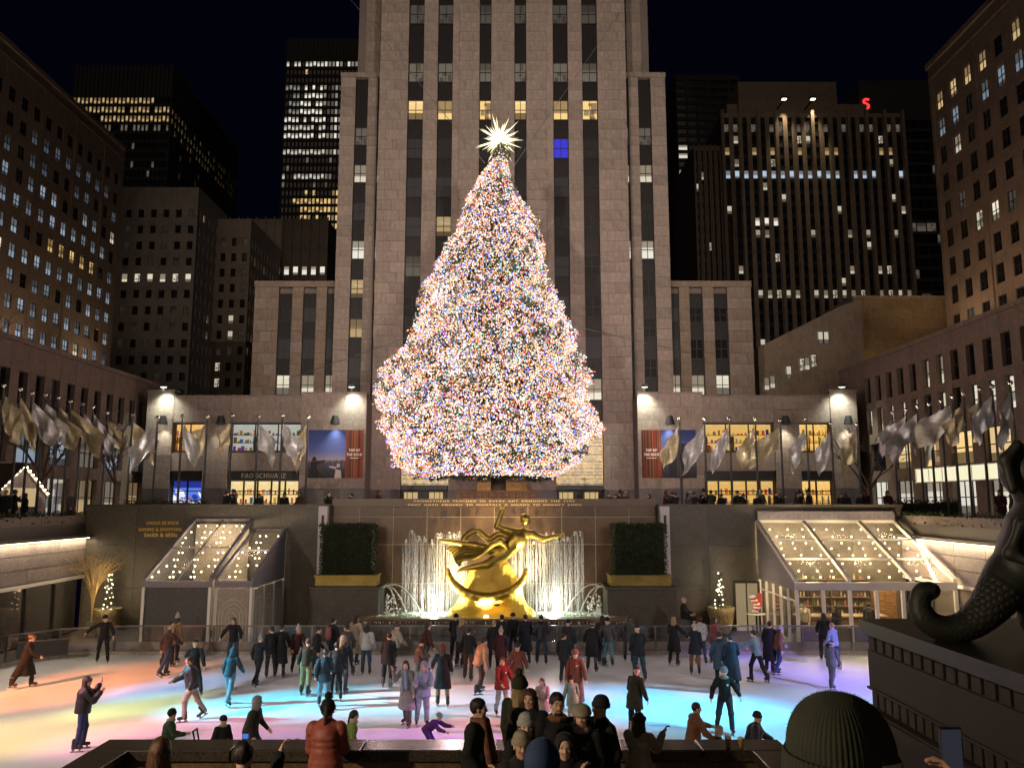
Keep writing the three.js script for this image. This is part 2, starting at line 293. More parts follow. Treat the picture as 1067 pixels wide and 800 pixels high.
{
  const rw = rng(31);
  const t = thing('skyscraper', 'tall limestone skyscraper of narrow window bays rising behind the lit fir tree', 'skyscraper', null, [0, PLAZA, -75]);
  const y = (v) => v - PLAZA, m = I4;
  const cols = [[-9.3, -7.8], [-6.4, -4.95], [-2.3, -1.15], [1.15, 2.3], [4.95, 6.4], [7.8, 9.3]];
  part(t, 'core', [bx(-12.05, 12.05, y(5.0), y(78), -24, -0.62), bx(-12.05, -9.34, y(5), y(78), -0.62, -0.13), bx(9.34, 12.05, y(5), y(78), -0.62, -0.13), bx(-7.76, -6.44, y(13.3), y(78), -0.62, -0.13), bx(6.44, 7.76, y(13.3), y(78), -0.62, -0.13), bx(-4.91, -2.34, y(5), y(78), -0.62, -0.13), bx(2.34, 4.91, y(5), y(78), -0.62, -0.13), bx(-1.11, 1.11, y(13.3), y(78), -0.62, -0.13)], M.mortar);
  const tops = range(9).map((k) => 49.25 - 3.95 * k), rows = tops.map((v) => [y(v - 2.05), y(v)]).concat([[y(53.4), y(55.5)], [y(57.4), y(59.4)]]);
  cols.forEach(([a, b], ci) => bay(t, m, a, b, rows.filter((r) => r[0] > y(13.6)), y(13.3), y(61), 0.45, (j, n) => {
    const k = n - 1 - j; // 0,1 the highest two
    if (k === 0) return PANE.dusk; if (k === 1) return lit('dim', 0.18, ci);
    if (k === 2) return lit('dim', 0.42, ci); if (k === 3) return lit('amber', 0.95, ci);
    if (k === 4 && ci === 4) return glow([0.02, 0.03, 1.0], 0.6);
    if (k === 10 && (ci === 5)) return lit('white', 0.9, 1); if (k === 7 && ci === 0) return lit('dim', 0.35, 2); if (k === 6 && ci === 1) return lit('warm', 0.5, 1);
    return rw() < 0.45 ? PANE.bluish : PANE.dusk;
  }));
  const piers = [[-12.1, -9.3], [-7.8, -6.4], [-4.95, -2.3], [-1.15, 1.15], [2.3, 4.95], [6.4, 7.8], [9.3, 12.1]];
  slabs(t, piers.map(([a, b]) => [a, b, y(Math.abs(a + b) < 0.1 || (Math.abs(a + b) > 13 && Math.abs(a + b) < 15) ? 13.3 : 7.3), y(60.5)]), frameAt(0, 0, 0), { bw: 1.45, bh: 1.03, mats: LIMES, most: 300, seed: 5 });
  slabs(t, [[-12.1, -9.4, 0, y(7.3)], [-4.95, -2.6, 0, y(7.3)], [2.6, 4.95, 0, y(7.3)], [9.4, 12.1, 0, y(7.3)]], frameAt(0, 0, 0.02), { bw: 1.4, bh: 1.1, mats: [std([0.20, 0.18, 0.20], 0.6, { map: T.granite })], name: 'granite_base_slab', seed: 6 });
  part(t, 'pilaster_step', [-1, 1].flatMap((s) => [bx(s * 4.3, s * 4.9, y(13.4), y(60.5), 0.01, 0.14)]), M.limeC);
  // tall glass screens over the entrances
  for (const s of [-1, 1]) {
    const x0 = s < 0 ? -9.25 : 5.0, x1 = x0 + 4.25;
    const e = part(t, 'glass_screen', bx(x0, x1, y(7.75), y(12.7), -0.6, -0.52), new THREE.MeshStandardMaterial({ color: C(.05, .05, .04), roughness: .3, emissive: C(0.85, 0.62, 0.26), emissiveIntensity: 0.62, emissiveMap: tex(128, (u, v) => { const k = 0.55 + 0.7 * (fbm(u, v, 12, 3) - .3) + .25 * Math.sin(v * 60); return [k, k, k]; }, 3) }));
    part(e, 'glazing_bar', [...range(8).map((i) => bx(x0, x1, y(7.75) + 0.62 * i - .03, y(7.75) + 0.62 * i + .03, -0.51, -0.42)), ...range(6).map((i) => bx(x0 + i * .85 - .025, x0 + i * .85 + .025, y(7.7), y(12.7), -0.5, -0.45))], M.brass);
    part(t, 'lintel_beam', bx(x0 - .05, x1 + .05, y(12.7), y(13.3), -0.6, 0.05), M.lime);
    part(t, 'canopy_band', bx(x0, x1, y(7.3), y(7.75), -0.6, 0.2), M.black);
    const lob = part(t, 'lobby_opening', bx(x0, x1, 0, y(7.3), -0.6, -0.5), M.black);
    for (const k of [0.25, 2.5]) part(lob, 'lit_door', bx(x0 + k, x0 + k + 1.3, 0.05, y(7.1), -0.49, -0.44), glow([1.0, 0.72, 0.30], 0.55));
    part(lob, 'door_mullion', range(9).map((i) => bx(x0 + i * .5, x0 + i * .5 + .06, 0, y(7.28), -0.43, -0.38)), M.frame);
  }
  part(t, 'entrance_lintel', bx(-2.6, 2.6, y(12.75), y(13.3), -0.6, 0.0), M.lime);
  const rel = part(t, 'carved_relief_panel', bx(-2.55, 2.55, y(8.0), y(12.75), -0.6, -0.4), std([0.45, 0.33, 0.22], 0.6, { map: T.brown }));
  { const r = rng(3), g = []; for (let i = 0; i < 46; i++) { const a = V(-2.3 + 4.6 * r(), y(8.2) + 4.2 * r(), -0.36), an = r() * 6.28, L = .5 + r(); const b = a.clone().add(V(Math.cos(an) * L, Math.sin(an) * L, 0)); b.x = Math.max(-2.4, Math.min(2.4, b.x)); b.y = Math.max(y(8.1), Math.min(y(12.6), b.y)); g.push(beam(a, b, .1, .1)); } part(rel, 'relief_moulding', g, std([0.5, 0.37, 0.25], 0.55)); }
  part(t, 'entrance_doors', bx(-2.55, 2.55, 0, y(8.0), -0.6, -0.45), M.brass);
  // stepped shoulders each side
  for (const s of [-1, 1]) {
    const X = (a, b) => s < 0 ? [-b, -a] : [a, b], zf = -2.6, ms = frameAt(0, 0, zf);
    const yt = y(48.9);
    part(t, 'shoulder_core', [bx(...X(12.06, 16.4), 0, yt, -22, zf - .62), bx(...X(15.0, 16.4), 0, yt, zf - .62, zf - .13), bx(...X(12.75, 13.65), 0, yt, zf - .62, zf - .13), bx(...X(12.06, 15.2), yt + 0.001, y(78), -22, -4.6)], M.mortar);
    slabs(t, [[...X(14.95, 16.45), 0, yt], [...X(12.7, 13.7), 0, yt]], ms, { bw: 1.6, bh: 1.05, mats: LIMES, most: 90, seed: 8 + s });
    part(t, 'shoulder_parapet', bx(...X(12.2, 16.5), yt, yt + .5, zf - 1.2, zf + .1), M.limeB);
    const r2 = range(9).map((k) => { const v = 43.7 - 3.95 * k; return [y(v - 1.9), y(v)]; });
    const r3 = (j) => { const k = 8 - j; return k === 0 ? lit('dim', 0.35, 1) : k === 1 ? lit('white', 0.75, 1) : k === 3 ? lit('bright', 0.9, 2) : (k === 4 || k === 5) && s < 0 ? lit('warm', 0.55, k) : rw() < .4 ? PANE.bluish : PANE.dusk; };
    bay(t, ms, ...X(13.7, 14.95), r2, 0, yt - .1, 0.4, r3); bay(t, ms, ...X(12.12, 12.7), r2, 0, yt - .1, 0.4, r3, { mull: 0 });
    slabs(t, [[...X(12.9, 14.4), y(49.5), y(60.5)]], frameAt(0, 0, -4.45), { bw: 1.6, bh: 1.05, mats: LIMES, most: 20, seed: 28 + s });
    bay(t, frameAt(0, 0, -4.2), ...X(12.12, 12.9), [[y(50.2), y(52)], [y(54), y(56)]], y(49.5), y(60.5), 0.3, () => lit('dim', 0.12, 1), { mull: 0 });
  }
}
// lower flanking blocks
for (const s of [-1, 1]) {
  const t = thing('office_wing', s < 0 ? 'lower limestone office block beside the skyscraper on the side of the toy shop' : 'lower limestone office block beside the skyscraper on the side of the clothes shop', 'building', null, [0, PLAZA, -79]);
  const X = (a, b) => s < 0 ? [-b, -a] : [a, b], y = (v) => v - PLAZA, rw = rng(60 + s), yt = y(27.4);
  part(t, 'core', [bx(...X(16.46, 24.7), 0, yt, -18, -.62), ...[[22.3, 24.7], [19.85, 20.95], [17.5, 18.55]].map(([a, b]) => bx(...X(a + .04, b - .04), 0, yt, -.62, -.13))], M.mortar);
  slabs(t, [[22.3, 24.7], [19.85, 20.95], [17.5, 18.55]].map(([a, b]) => [...X(a, b), 0, yt]), I4, { bw: 1.25, bh: 1.1, most: 60, seed: 70 + s, mats: [M.side, M.limeB] });
  part(t, 'parapet', bx(...X(16.46, 24.75), yt, yt + .6, -1, .08), M.side);
  const rows = [[y(16.6), y(18.6)], [y(20.2), y(22.2)], [y(23.9), y(25.4)]];
  for (const [a, b] of [[20.95, 22.3], [18.55, 19.85], [16.5, 17.5]]) bay(t, I4, ...X(a, b), rows, 0, yt - .6, .4, (j) => j === 0 ? lit('white', 0.85, a > 20 ? 0 : 1) : rw() < .5 ? PANE.bluish : PANE.dusk);
}
// two-storey shop wings flanking the skyscraper
const SHOP_Z = -72.6;
const font = await new FontLoader().loadAsync('fonts/droid/droid_sans_bold.typeface.json');
const serif = await new FontLoader().loadAsync('fonts/droid/droid_serif_bold.typeface.json');
function words(txt, size, depth = 0.03, f = font) { const g = new TextGeometry(txt, { font: f, size, depth, curveSegments: 3, bevelEnabled: false }); g.computeBoundingBox(); const b = g.boundingBox; return g.translate(-(b.min.x + b.max.x) / 2, 0, 0); }
function posterTex(kind) {
  return canvasTex(512, 420, (g, w, h) => {
    const r = rng(kind ? 5 : 4); const pw = kind ? w * .36 : w * .68, x0 = kind ? w * .36 : 0, wood0 = kind ? 0 : w * .68, ww = kind ? w * .36 : w * .32;
    const gr = g.createLinearGradient(0, 0, 0, h); gr.addColorStop(0, '#1c2f66'); gr.addColorStop(.45, '#55609a'); gr.addColorStop(.62, '#9a8a94'); gr.addColorStop(.7, '#3a3840'); gr.addColorStop(1, '#15151a');
    g.fillStyle = gr; g.fillRect(0, 0, w, h);
    for (let i = 0; i < 60; i++) { const x = r() * w, bw = 5 + r() * 14, bh = 20 + r() * 60; g.fillStyle = `rgb(${40 + r() * 50},${38 + r() * 45},${50 + r() * 50})`; g.fillRect(x, h * .72 - bh * .5, bw, bh); }
    for (let i = 0; i < 300; i++) { g.fillStyle = `rgba(${150 + r() * 100},${150 + r() * 80},${140 + r() * 80},.6)`; g.fillRect(r() * w, h * (.66 + r() * .28), 2 + r() * 4, 2); }
    const man = (x, y, s, c, d) => { g.fillStyle = c; g.beginPath(); g.arc(x, y, 15 * s, 0, 7); g.fill(); g.beginPath(); g.moveTo(x - 22 * s, y + 18 * s); g.lineTo(x + 18 * s, y + 16 * s); g.lineTo(x + 75 * s * d, y + 5 * s); g.lineTo(x + 78 * s * d, y + 16 * s); g.lineTo(x + 22 * s, y + 40 * s); g.lineTo(x + 30 * s, y + 130 * s); g.lineTo(x - 34 * s, y + 130 * s); g.fill(); };
    if (!kind) { man(60, 255, 1.3, '#16141a', 1); man(285, 310, 1.1, '#b7a8a4', -1); } else { man(260, 90, 1.5, '#17151c', 1); g.fillStyle = '#17151c'; g.fillRect(250, 120, 200, 300); g.fillStyle = '#3d3a40'; g.fillRect(330, 200, 14, 200); }
    g.fillStyle = '#4a1d10'; g.fillRect(wood0, 0, ww, h);
    for (let i = 0; i < 26; i++) { g.fillStyle = `rgba(${110 + r() * 80},${50 + r() * 40},${20 + r() * 20},.7)`; g.fillRect(wood0 + r() * ww, 0, 3 + r() * 7, h); }
    g.fillStyle = '#f3e9df'; g.font = 'bold 30px sans-serif'; g.textAlign = 'center'; g.fillText('TOP OF', wood0 + ww / 2, h * .45); g.fillText('THE ROCK', wood0 + ww / 2, h * .54); g.fillRect(wood0 + ww * .25, h * .58, ww * .5, 5);
  });
}
function shopScreen() {
  return canvasTex(256, 256, (g, w, h) => { g.fillStyle = '#5b7fe0'; g.fillRect(0, 0, w, h); const r = rng(12); g.fillStyle = '#22318f'; g.fillRect(0, 0, w, h * .2); for (let i = 0; i < 22; i++) { g.fillStyle = ['#ffffff', '#e8f0ff', '#d23a4a', '#f6f7ff', '#263ca8'][i % 5]; g.beginPath(); g.ellipse(r() * w, h * (.3 + r() * .7), 14 + r() * 26, 8 + r() * 14, r(), 0, 7); g.fill(); } g.fillStyle = '#fff'; g.font = 'bold 40px sans-serif'; g.fillText('CASA', 60, 165); });
}
function shelfTex(seed, warm) {
  return canvasTex(256, 160, (g, w, h) => { const r = rng(seed); g.fillStyle = warm ? '#ffdf9c' : '#f4e6c8'; g.fillRect(0, 0, w, h); for (let k = 0; k < 3; k++) { const y = h * (.28 + k * .27); g.fillStyle = '#7a5630'; g.fillRect(0, y + 18, w, 4); for (let x = 4; x < w; x += 8 + r() * 12) { g.fillStyle = `hsl(${r() * 60 + (r() < .25 ? 200 : 0)},${40 + r() * 40}%,${25 + r() * 40}%)`; const hh = 8 + r() * 22; g.fillRect(x, y + 18 - hh, 5 + r() * 8, hh); } } g.fillStyle = 'rgba(255,255,250,.9)'; for (let i = 0; i < 5; i++) g.fillRect(10 + i * 50, 8, 26, 5); for (let i = 0; i < 3; i++) { const x = r() * w; g.fillStyle = 'rgba(25,18,14,.8)'; g.fillRect(x, h * .5, 12, h * .5); g.beginPath(); g.arc(x + 6, h * .47, 6, 0, 7); g.fill(); } });
}
const shopMats = { toys: new THREE.MeshStandardMaterial({ color: C(.02, .02, .02), roughness: .2, emissive: C(1, 1, 1), emissiveIntensity: .9, emissiveMap: shelfTex(3, true) }), screen: new THREE.MeshStandardMaterial({ color: C(.02, .02, .02), roughness: .2, emissive: C(1, 1, 1), emissiveIntensity: 1.0, emissiveMap: shopScreen() }), orange: new THREE.MeshStandardMaterial({ color: C(.02, .02, .02), roughness: .2, emissive: C(1, .75, .45), emissiveIntensity: .85, emissiveMap: shelfTex(9, true) }), cool: new THREE.MeshStandardMaterial({ color: C(.02, .02, .02), roughness: .2, emissive: C(.75, .85, 1), emissiveIntensity: .6, emissiveMap: shelfTex(17, false) }), warm: new THREE.MeshStandardMaterial({ color: C(.02, .02, .02), roughness: .2, emissive: C(1, .82, .5), emissiveIntensity: .72, emissiveMap: shelfTex(23, true) }), warmB: new THREE.MeshStandardMaterial({ color: C(.02, .02, .02), roughness: .2, emissive: C(1, .82, .48), emissiveIntensity: .9, emissiveMap: shelfTex(29, true) }) };
function cropped(mat, u0, u1) { const m = mat.clone(); m.emissiveMap = mat.emissiveMap.clone(); m.emissiveMap.repeat.set(u1 - u0, 1); m.emissiveMap.offset.set(u0, 0); return m; }
function shopWing(s) {
  const t = thing('shop_wing', s < 0 ? 'two storey limestone shop wing with lit toy shop entrance and skyline poster' : 'two storey limestone shop wing with yellow lit clothes shop windows', 'building', null, [0, PLAZA, SHOP_Z]);
  const y = (v) => v - PLAZA, top = y(15.8), X = (a, b) => s < 0 ? [-b, -a] : [a, b];
  // a: near tower block 12.1..18, bay 18..24.3, pier 24.3..26.6, bay 26.6..29.4, pier 29.4..31.8
  part(t, 'core', [bx(...X(12.12, 31.75), 0, top - .3, -6, -.9), bx(...X(12.12, 17.9), 0, top - .1, -.9, -.13), bx(...X(24.4, 26.5), 0, top - .3, -.9, -.13), bx(...X(29.5, 31.7), 0, top - .1, -.9, -.13), bx(...X(17.9, 31), y(13.3), top - .3, -.9, -.13), bx(...X(17.9, 31), y(8.95), y(10.5), -.9, -.13)], M.mortar);
  slabs(t, [[...X(12.12, 17.95), y(7.4), top + .05], [...X(24.3, 26.55), y(7.4), top - .25], [...X(29.4, 31.8), y(7.4), top + .25]], frameAt(0, 0, .06), { bw: 1.9, bh: 1.2, seed: 41 + s, most: 120 });
  slabs(t, [[...X(17.95, 24.3), y(13.25), top - .25], [...X(26.55, 29.4), y(13.25), top - .25], [...X(17.95, 24.3), y(8.95), y(10.55)], [...X(26.55, 29.4), y(8.95), y(10.55)]], I4, { bw: 1.6, bh: 1.25, seed: 47 + s, most: 60 });
  slabs(t, [[...X(12.12, 17.95), 0, y(7.4)], [...X(24.3, 26.55), 0, y(7.4)], [...X(29.4, 31.8), 0, y(7.4)]], frameAt(0, 0, .05), { bw: 1.5, bh: 1.15, seed: 49, mats: [std([.21, .19, .2], .6, { map: T.granite })], name: 'granite_base_slab' });
  part(t, 'coping', [bx(...X(12.1, 18.0), top + .05, top + .2, -1, .1), bx(...X(29.35, 31.9), top + .25, top + .4, -1, .1), bx(...X(18, 29.35), top - .25, top - .1, -1, .05)], M.limeB);
  const bays = [[18.05, 24.2], [26.65, 29.3]];
  bays.forEach(([a, b], bi) => {
    const [x0, x1] = X(a, b);
    const up = s < 0 ? (bi ? shopMats.orange : shopMats.cool) : (bi ? shopMats.warmB : shopMats.warm);
    const n = bi ? 1 : 2;
    const w = part(t, 'upper_window', bx(x0, x1, y(10.62), y(13.2), -.6, -.55).applyMatrix4(I4), up); w.geometry = new THREE.BoxGeometry(x1 - x0, 2.58, .05); w.position.set((x0 + x1) / 2, y(11.91), -.6);
    part(w, 'window_frame', [bx((x0 - x1) / 2, (x1 - x0) / 2, 1.2, 1.29, .03, .12), bx((x0 - x1) / 2, (x1 - x0) / 2, -1.29, -1.18, .03, .16), ...range(n + 2).map((i) => { const x = (x0 - x1) / 2 + (x1 - x0) * i / (n + 1); return bx(Math.max(x - .05, (x0 - x1) / 2), Math.min(x + .05, (x1 - x0) / 2), -1.18, 1.2, .03, .12); })], M.frame);
    const fas = part(t, 'shop_fascia', bx(x0, x1, y(8.12), y(8.95), -.6, -.1), M.black);
    if (!bi && s < 0) part(fas, 'shop_name_lettering', words('FAO SCHWARZ', .42, .04).translate((x0 + x1) / 2, y(8.32), -.1), std([.35, .3, .22], .4, { metalness: .7 }));
    // shop front: several glazed panels with lit interior
    const np = bi ? 2 : 5, pw = (x1 - x0) / np, mat = s < 0 ? (bi ? shopMats.screen : shopMats.toys) : (bi ? shopMats.warmB : shopMats.warm);
    for (let i = 0; i < np; i++) {
      const e = part(t, bi && s < 0 ? 'display_screen' : 'shop_window', new THREE.BoxGeometry(pw - .06, 2.9, .05), cropped(mat, i / np, (i + 1) / np)); e.position.set(x0 + pw * (i + .5), y(5.1 + 1.5), -.6);
      part(e, 'window_frame', [bx(-pw / 2, -pw / 2 + .07, -1.45, 1.45, .03, .14), bx(pw / 2 - .07, pw / 2, -1.45, 1.45, .03, .14), bx(-pw / 2 + .07, pw / 2 - .07, .55, .63, .03, .12)], M.frame);
    }
    const L = new THREE.RectAreaLight(C(...(s < 0 && bi ? [.5, .65, 1] : [1, .75, .42])), .9, x1 - x0, 2.6); L.position.set((x0 + x1) / 2, 6.6, SHOP_Z - .35); L.lookAt((x0 + x1) / 2, 6.2, 0); scene.add(L);
  });
  // poster on the block beside the tower
  { const a = onZ(s < 0 ? 322 : 668, 448, SHOP_Z), b = onZ(s < 0 ? 378 : 726, 498, SHOP_Z), w = b.x - a.x, h = a.y - b.y; const e = part(t, 'banner_poster', new THREE.BoxGeometry(w, h, .05), [0, 0, 0, 0, 0, 0].map((_, i) => i === 4 ? std([.9, .9, .9], .7, { map: posterTex(s > 0 ? 1 : 0) }) : M.black)); e.position.set((a.x + b.x) / 2, y((a.y + b.y) / 2), .12); }
  // engraved words on the end pier
  part(t, 'engraved_lettering', [words('ROCKEFELLER', .24, .02, serif).translate(s * 30.6, y(10.1), .06), words('PLAZA', .24, .02, serif).translate(s * 30.6, y(9.7), .06)], M.mortar);
  return t;
}
shopWing(-1); shopWing(1);
// ---------------------------------------------------------------- office buildings along both sides of the plaza
function sideBuilding(s) {
  // local frame: +z is the street side (towards the plaza axis); x runs along the building
  const turn = s < 0 ? Math.PI / 2 : -Math.PI / 2;
  const t = thing('office_building', s < 0 ? 'brown stone office building with many cold lit sash windows beside the toy shop' : 'brown stone office building with few lit sash windows above the glowing shop row', 'building', null, [s * 33, PLAZA, -60], turn);
  const lx = (z) => s < 0 ? -(z + 60) : (z + 60), r = rng(s < 0 ? 101 : 202), y = (v) => v - PLAZA; // world z -> local x
  const endW = s < 0 ? -79 : -79, nearW = -40, sortX = (a, b) => a < b ? [a, b] : [b, a];
  const [X0, X1] = sortX(lx(endW), lx(nearW));
  // low wing
  const wcols = [], pitch = s < 0 ? 2.05 : 3.95 / 1.9, wy = s < 0 ? [[y(12.9), y(15.2)]] : [[y(12.2), y(14.4)], [y(15.0), y(17.2)]];
  const roof = s < 0 ? y(17.1) : y(18.6);
  const zc0 = s < 0 ? -74.9 : -73.4; for (let z = zc0; z < nearW - 1; z += pitch) { const [a, b] = sortX(lx(z), lx(z + 1.05)); wcols.push([a, b]); }
  wcols.sort((a, b) => a[0] - b[0]);
  part(t, 'wing_wall', gridWall(I4, wcols, wy, X0, X1, y(11.9), roof, .5), M.side);
  part(t, 'wing_coping', bx(X0, X1, roof, roof + .35, -.6, .12), M.side);
  part(t, 'wing_core', bx(X0 + .05, X1 - .05, 0, roof - .1, -14, -.52), M.dark);
  for (const c of wcols) wy.forEach((w, j) => {
    const q = r(); const mat = s > 0 ? (j === 0 ? (q < .75 ? lit('white', .5 + .4 * r(), Math.floor(r() * 3)) : PANE.dusk) : (q < .12 ? lit('white', .7, 1) : PANE.dusk)) : (q < .12 ? PANE.bluish : PANE.dusk);
    windowAt(t, I4, c[0], c[1], w[0], w[1], .4, mat, { mull: 0, trans: 1, bar: .07 });
  });
  // street storeys: wide lit windows between piers
  const sc = []; const p2 = s < 0 ? 4.1 : 4.45; for (let z = s < 0 ? -75.2 : -73.2; z < nearW - 3; z += p2) sc.push(sortX(lx(z), lx(z + 3.0)));
  sc.sort((a, b) => a[0] - b[0]);
  part(t, 'street_wall', gridWall(I4, sc, [[0.001, y(8.0)], [y(8.9), y(11.3)]], X0, X1, 0, y(11.9), .5), M.side);
  const upk = s < 0 ? ['cool', 'cool', 'dim'] : ['amber', 'warm', 'amber'];
  sc.forEach((c, i) => {
    windowAt(t, I4, c[0], c[1], y(8.9), y(11.3), .42, r() < .88 ? lit(upk[i % 3], s < 0 ? .45 : .95, i) : PANE.dusk, { mull: 1, trans: 1, bar: .07 });
    windowAt(t, I4, c[0], c[1], 0.05, y(8.0), .42, lit(s < 0 ? (i % 2 ? 'warm' : 'white') : 'bright', s < 0 ? .5 : .8, i + 1), { mull: 2, trans: 1, bar: .07 });
  });
  // white lit sign band over the shops (one side only)
  if (s > 0) { const e = part(t, 'lit_sign_band', bx(lx(-64.5), lx(-52.5), y(7.75), y(8.75), .08, .35), glow([1, .93, .62], .95)); part(e, 'sign_divider', range(7).map((i) => bx(lx(-64.4 + i * 1.95), lx(-64.4 + i * 1.95) + .06, y(7.8), y(8.7), .352, .37)), std([.35, .3, .12], .6)); part(e, 'sign_frame', [bx(lx(-64.6), lx(-52.4), y(8.75), y(8.83), .05, .4), bx(lx(-64.6), lx(-52.4), y(7.67), y(7.75), .05, .4)], M.whitePaint); }
  // tall tower standing back behind the low wing
  const K = s < 0 ? 1.81 : 1.5, sy = (v) => 6.3 + (v - 6.3) * K - PLAZA, tx = .9 + (s * 36 - .9) * K;
  const tw = thing('office_tower', s < 0 ? 'brown stone office tower full of cold lit sash windows behind the flag terrace' : 'brown stone office tower with a warm lit top row of sash windows', 'building', null, [tx, PLAZA, 0], turn);
  const tlx = (z) => s < 0 ? -z : z, zEnd = (s < 0 ? -73.8 : -64.4) * K, zNear = -40 * K, [A0, A1] = sortX(tlx(zEnd), tlx(zNear)), top = s < 0 ? sy(39.3) : sy(42.3), base = 8;
  const tc = [], p3 = s < 0 ? 2.9 : 3.05, ww = s < 0 ? 1.5 : 1.5; for (let z = zEnd + 1.4; z < zNear - 2; z += p3) tc.push(sortX(tlx(z), tlx(z + ww)));
  tc.sort((q, w) => q[0] - w[0]);
  const rows = [], h0 = s < 0 ? sy(36.6) : sy(39.6), ph = s < 0 ? 3.44 : 3.5, wh = s < 0 ? 2.0 : 2.2; for (let k = 0; k < 14; k++) { const q = h0 - k * ph; if (q - wh > base + .5) rows.push([q - wh, q]); }
  rows.sort((q, w) => q[0] - w[0]);
  part(tw, 'wall', gridWall(I4, tc, rows, A0, A1, 0, top, .4), M.side);
  part(tw, 'core', bx(A0 + .05, A1 - .05, 0, top - .1, -20, -.42), M.dark);
  part(tw, 'roof_cornice', [bx(A0 - .15, A1, top, top + .7, -2, .25), bx(A0 + .05, A1, top - 1.6, top - 1.3, .001, .1)], M.side);
  for (let i = 0; i < tc.length; i += 3) part(tw, 'wall_pilaster', bx(tc[i][0] - 1.0, tc[i][0] - .5, 0, top - 1.65, .001, .12), M.side);
  tc.forEach((c, i) => rows.forEach((w, j) => {
    const k = rows.length - 1 - j; let mat; const q = r();
    if (s < 0) mat = k === 0 ? PANE.dark : k < 3 ? (q < .4 ? lit('cool', .12, i) : PANE.dusk) : k === 5 && q < .7 && i % 9 > 2 ? lit('amber', .5 + .3 * r(), i) : q < .74 ? lit('cool', .18 + .45 * r(), i + j) : q < .8 ? lit('white', .9, i) : PANE.dusk;
    else mat = k === 0 ? (q < .85 ? lit('warm', .55 + .4 * r(), i) : PANE.dusk) : k === 1 ? (q < .6 ? lit('cool', .35, i) : PANE.dusk) : q < .14 ? lit('white', .55 + .5 * r(), i) : q < .3 ? lit('dim', .2, i) : PANE.dusk;
    windowAt(tw, I4, c[0], c[1], w[0], w[1], .22, mat, { mull: 1, trans: 1, bar: .08 });
  }));
  if (s > 0) { // higher stage behind
    part(tw, 'upper_stage', bx(tlx(-86), tlx(zNear), top, top + 21, -14, -3), M.side);
  }
  return t;
}
sideBuilding(-1); sideBuilding(1);

// ---------------------------------------------------------------- dark towers farther back
function slabTower(name, label, { x0, x1, z, depth, y0 = 5, y1, wall, cols, rowH, winH, winW, dep = .3, pick, sideSign = 0, frame = M.frame, mull = 0, finned = 0, sidePick, crown, strips }) {
  const t = thing(name, label, 'building', 'buildings behind the plaza', [(x0 + x1) / 2, y0, z]);
  const w = x1 - x0, H = y1 - y0, r = rng(Math.round(x0 * 13 + z * 7 + 9000));
  part(t, 'core', bx(-w / 2 + (sideSign < 0 ? dep + .25 : .05), w / 2 - (sideSign > 0 ? dep + .25 : .05), 0, H, -depth, -dep - .25), M.dark);
  const faces = [[I4, w, -w / 2, cols, pick]];
  if (sideSign) { const n = Math.max(2, Math.round(cols * depth / w)), m = frameAt(sideSign * w / 2, 0, -depth / 2, sideSign * Math.PI / 2); faces.push([m, depth, -depth / 2, n, sidePick ?? pick]); }
  faces.forEach(([m, W, X0, n, pk], fi) => {
    const p = W / n, cc = range(n).map((i) => [X0 + p * (i + .5) - winW * p / 2, X0 + p * (i + .5) + winW * p / 2]), rows = [];
    for (let y = rowH * .4; y + winH < H - (crown ?? 1.5); y += rowH) rows.push([y, y + winH]);
    const hid = fi === 1 ? .02 : 0;
    part(t, fi ? 'side_wall' : 'wall', gridWall(m, cc, strips ? [[.01, H - (crown ?? 1.5)]] : rows, X0 + hid, X0 + W - hid, 0, H, dep), wall);
    if (strips) { const g = []; for (const c of cc) { let y = .01; for (const q of [...rows, [H - (crown ?? 1.5), 0]]) { if (q[0] - y > .05) g.push(bx(c[0], c[1], y, q[0], -dep + .0, -dep + .12).applyMatrix4(m)); y = q[1]; } } stuff(part(t, 'spandrel_panel', g, M.spandrel)); }
    const glaze = new Map(), g1 = new THREE.PlaneGeometry(1, 1);
    cc.forEach((c, i) => rows.forEach((q, j) => { const mat = pk(i, rows.length - 1 - j, r, n, rows.length); if (!glaze.has(mat)) glaze.set(mat, []); glaze.get(mat).push([c, q]); }));
    // unlit glazing is one dark sheet behind the openings; each lit window is a pane of its own
    part(t, 'dark_glazing', bx(X0 + .06, X0 + W - .06, .1, H - .1, -dep - .2, -dep - .12).applyMatrix4(m), M.darkGlass);
    let count = 0; const rest = new Map();
    for (const [mat, list] of glaze) if (mat) for (const [c, q] of list) {
      const gw = +(c[1] - c[0]).toFixed(3), gh = +(q[1] - q[0]).toFixed(3);
      if (count++ < 150) { const e = shade(new THREE.Mesh(paneGeo(gw, gh), mat)); e.name = 'lit_window'; e.position.copy(V((c[0] + c[1]) / 2, (q[0] + q[1]) / 2, -dep + .0).applyMatrix4(m)); e.position.add(V(0, 0, -.05).applyQuaternion(new THREE.Quaternion().setFromRotationMatrix(m))); e.quaternion.setFromRotationMatrix(m); t.add(e); }
      else { if (!rest.has(mat)) rest.set(mat, []); rest.get(mat).push(bx(c[0], c[1], q[0], q[1], -dep - .06, -dep - .03).applyMatrix4(m)); }
    }
    for (const [mat, l] of rest) stuff(part(t, 'lit_window', l, mat));
    if (finned) part(t, 'facade_fin', range(finned + 1).map((i) => { const x = X0 + W * i / finned; return bx(x - .12, x + .12, 0, H + .3, .001, .35).applyMatrix4(m); }), wall);
  });
  return t;
}
const paneCache = new Map();
function paneGeo(w, h) { const k = w + ',' + h; if (!paneCache.has(k)) paneCache.set(k, new THREE.BoxGeometry(w, h, .05)); return paneCache.get(k); }
const L = (k, p, i) => lit(k, p, i);
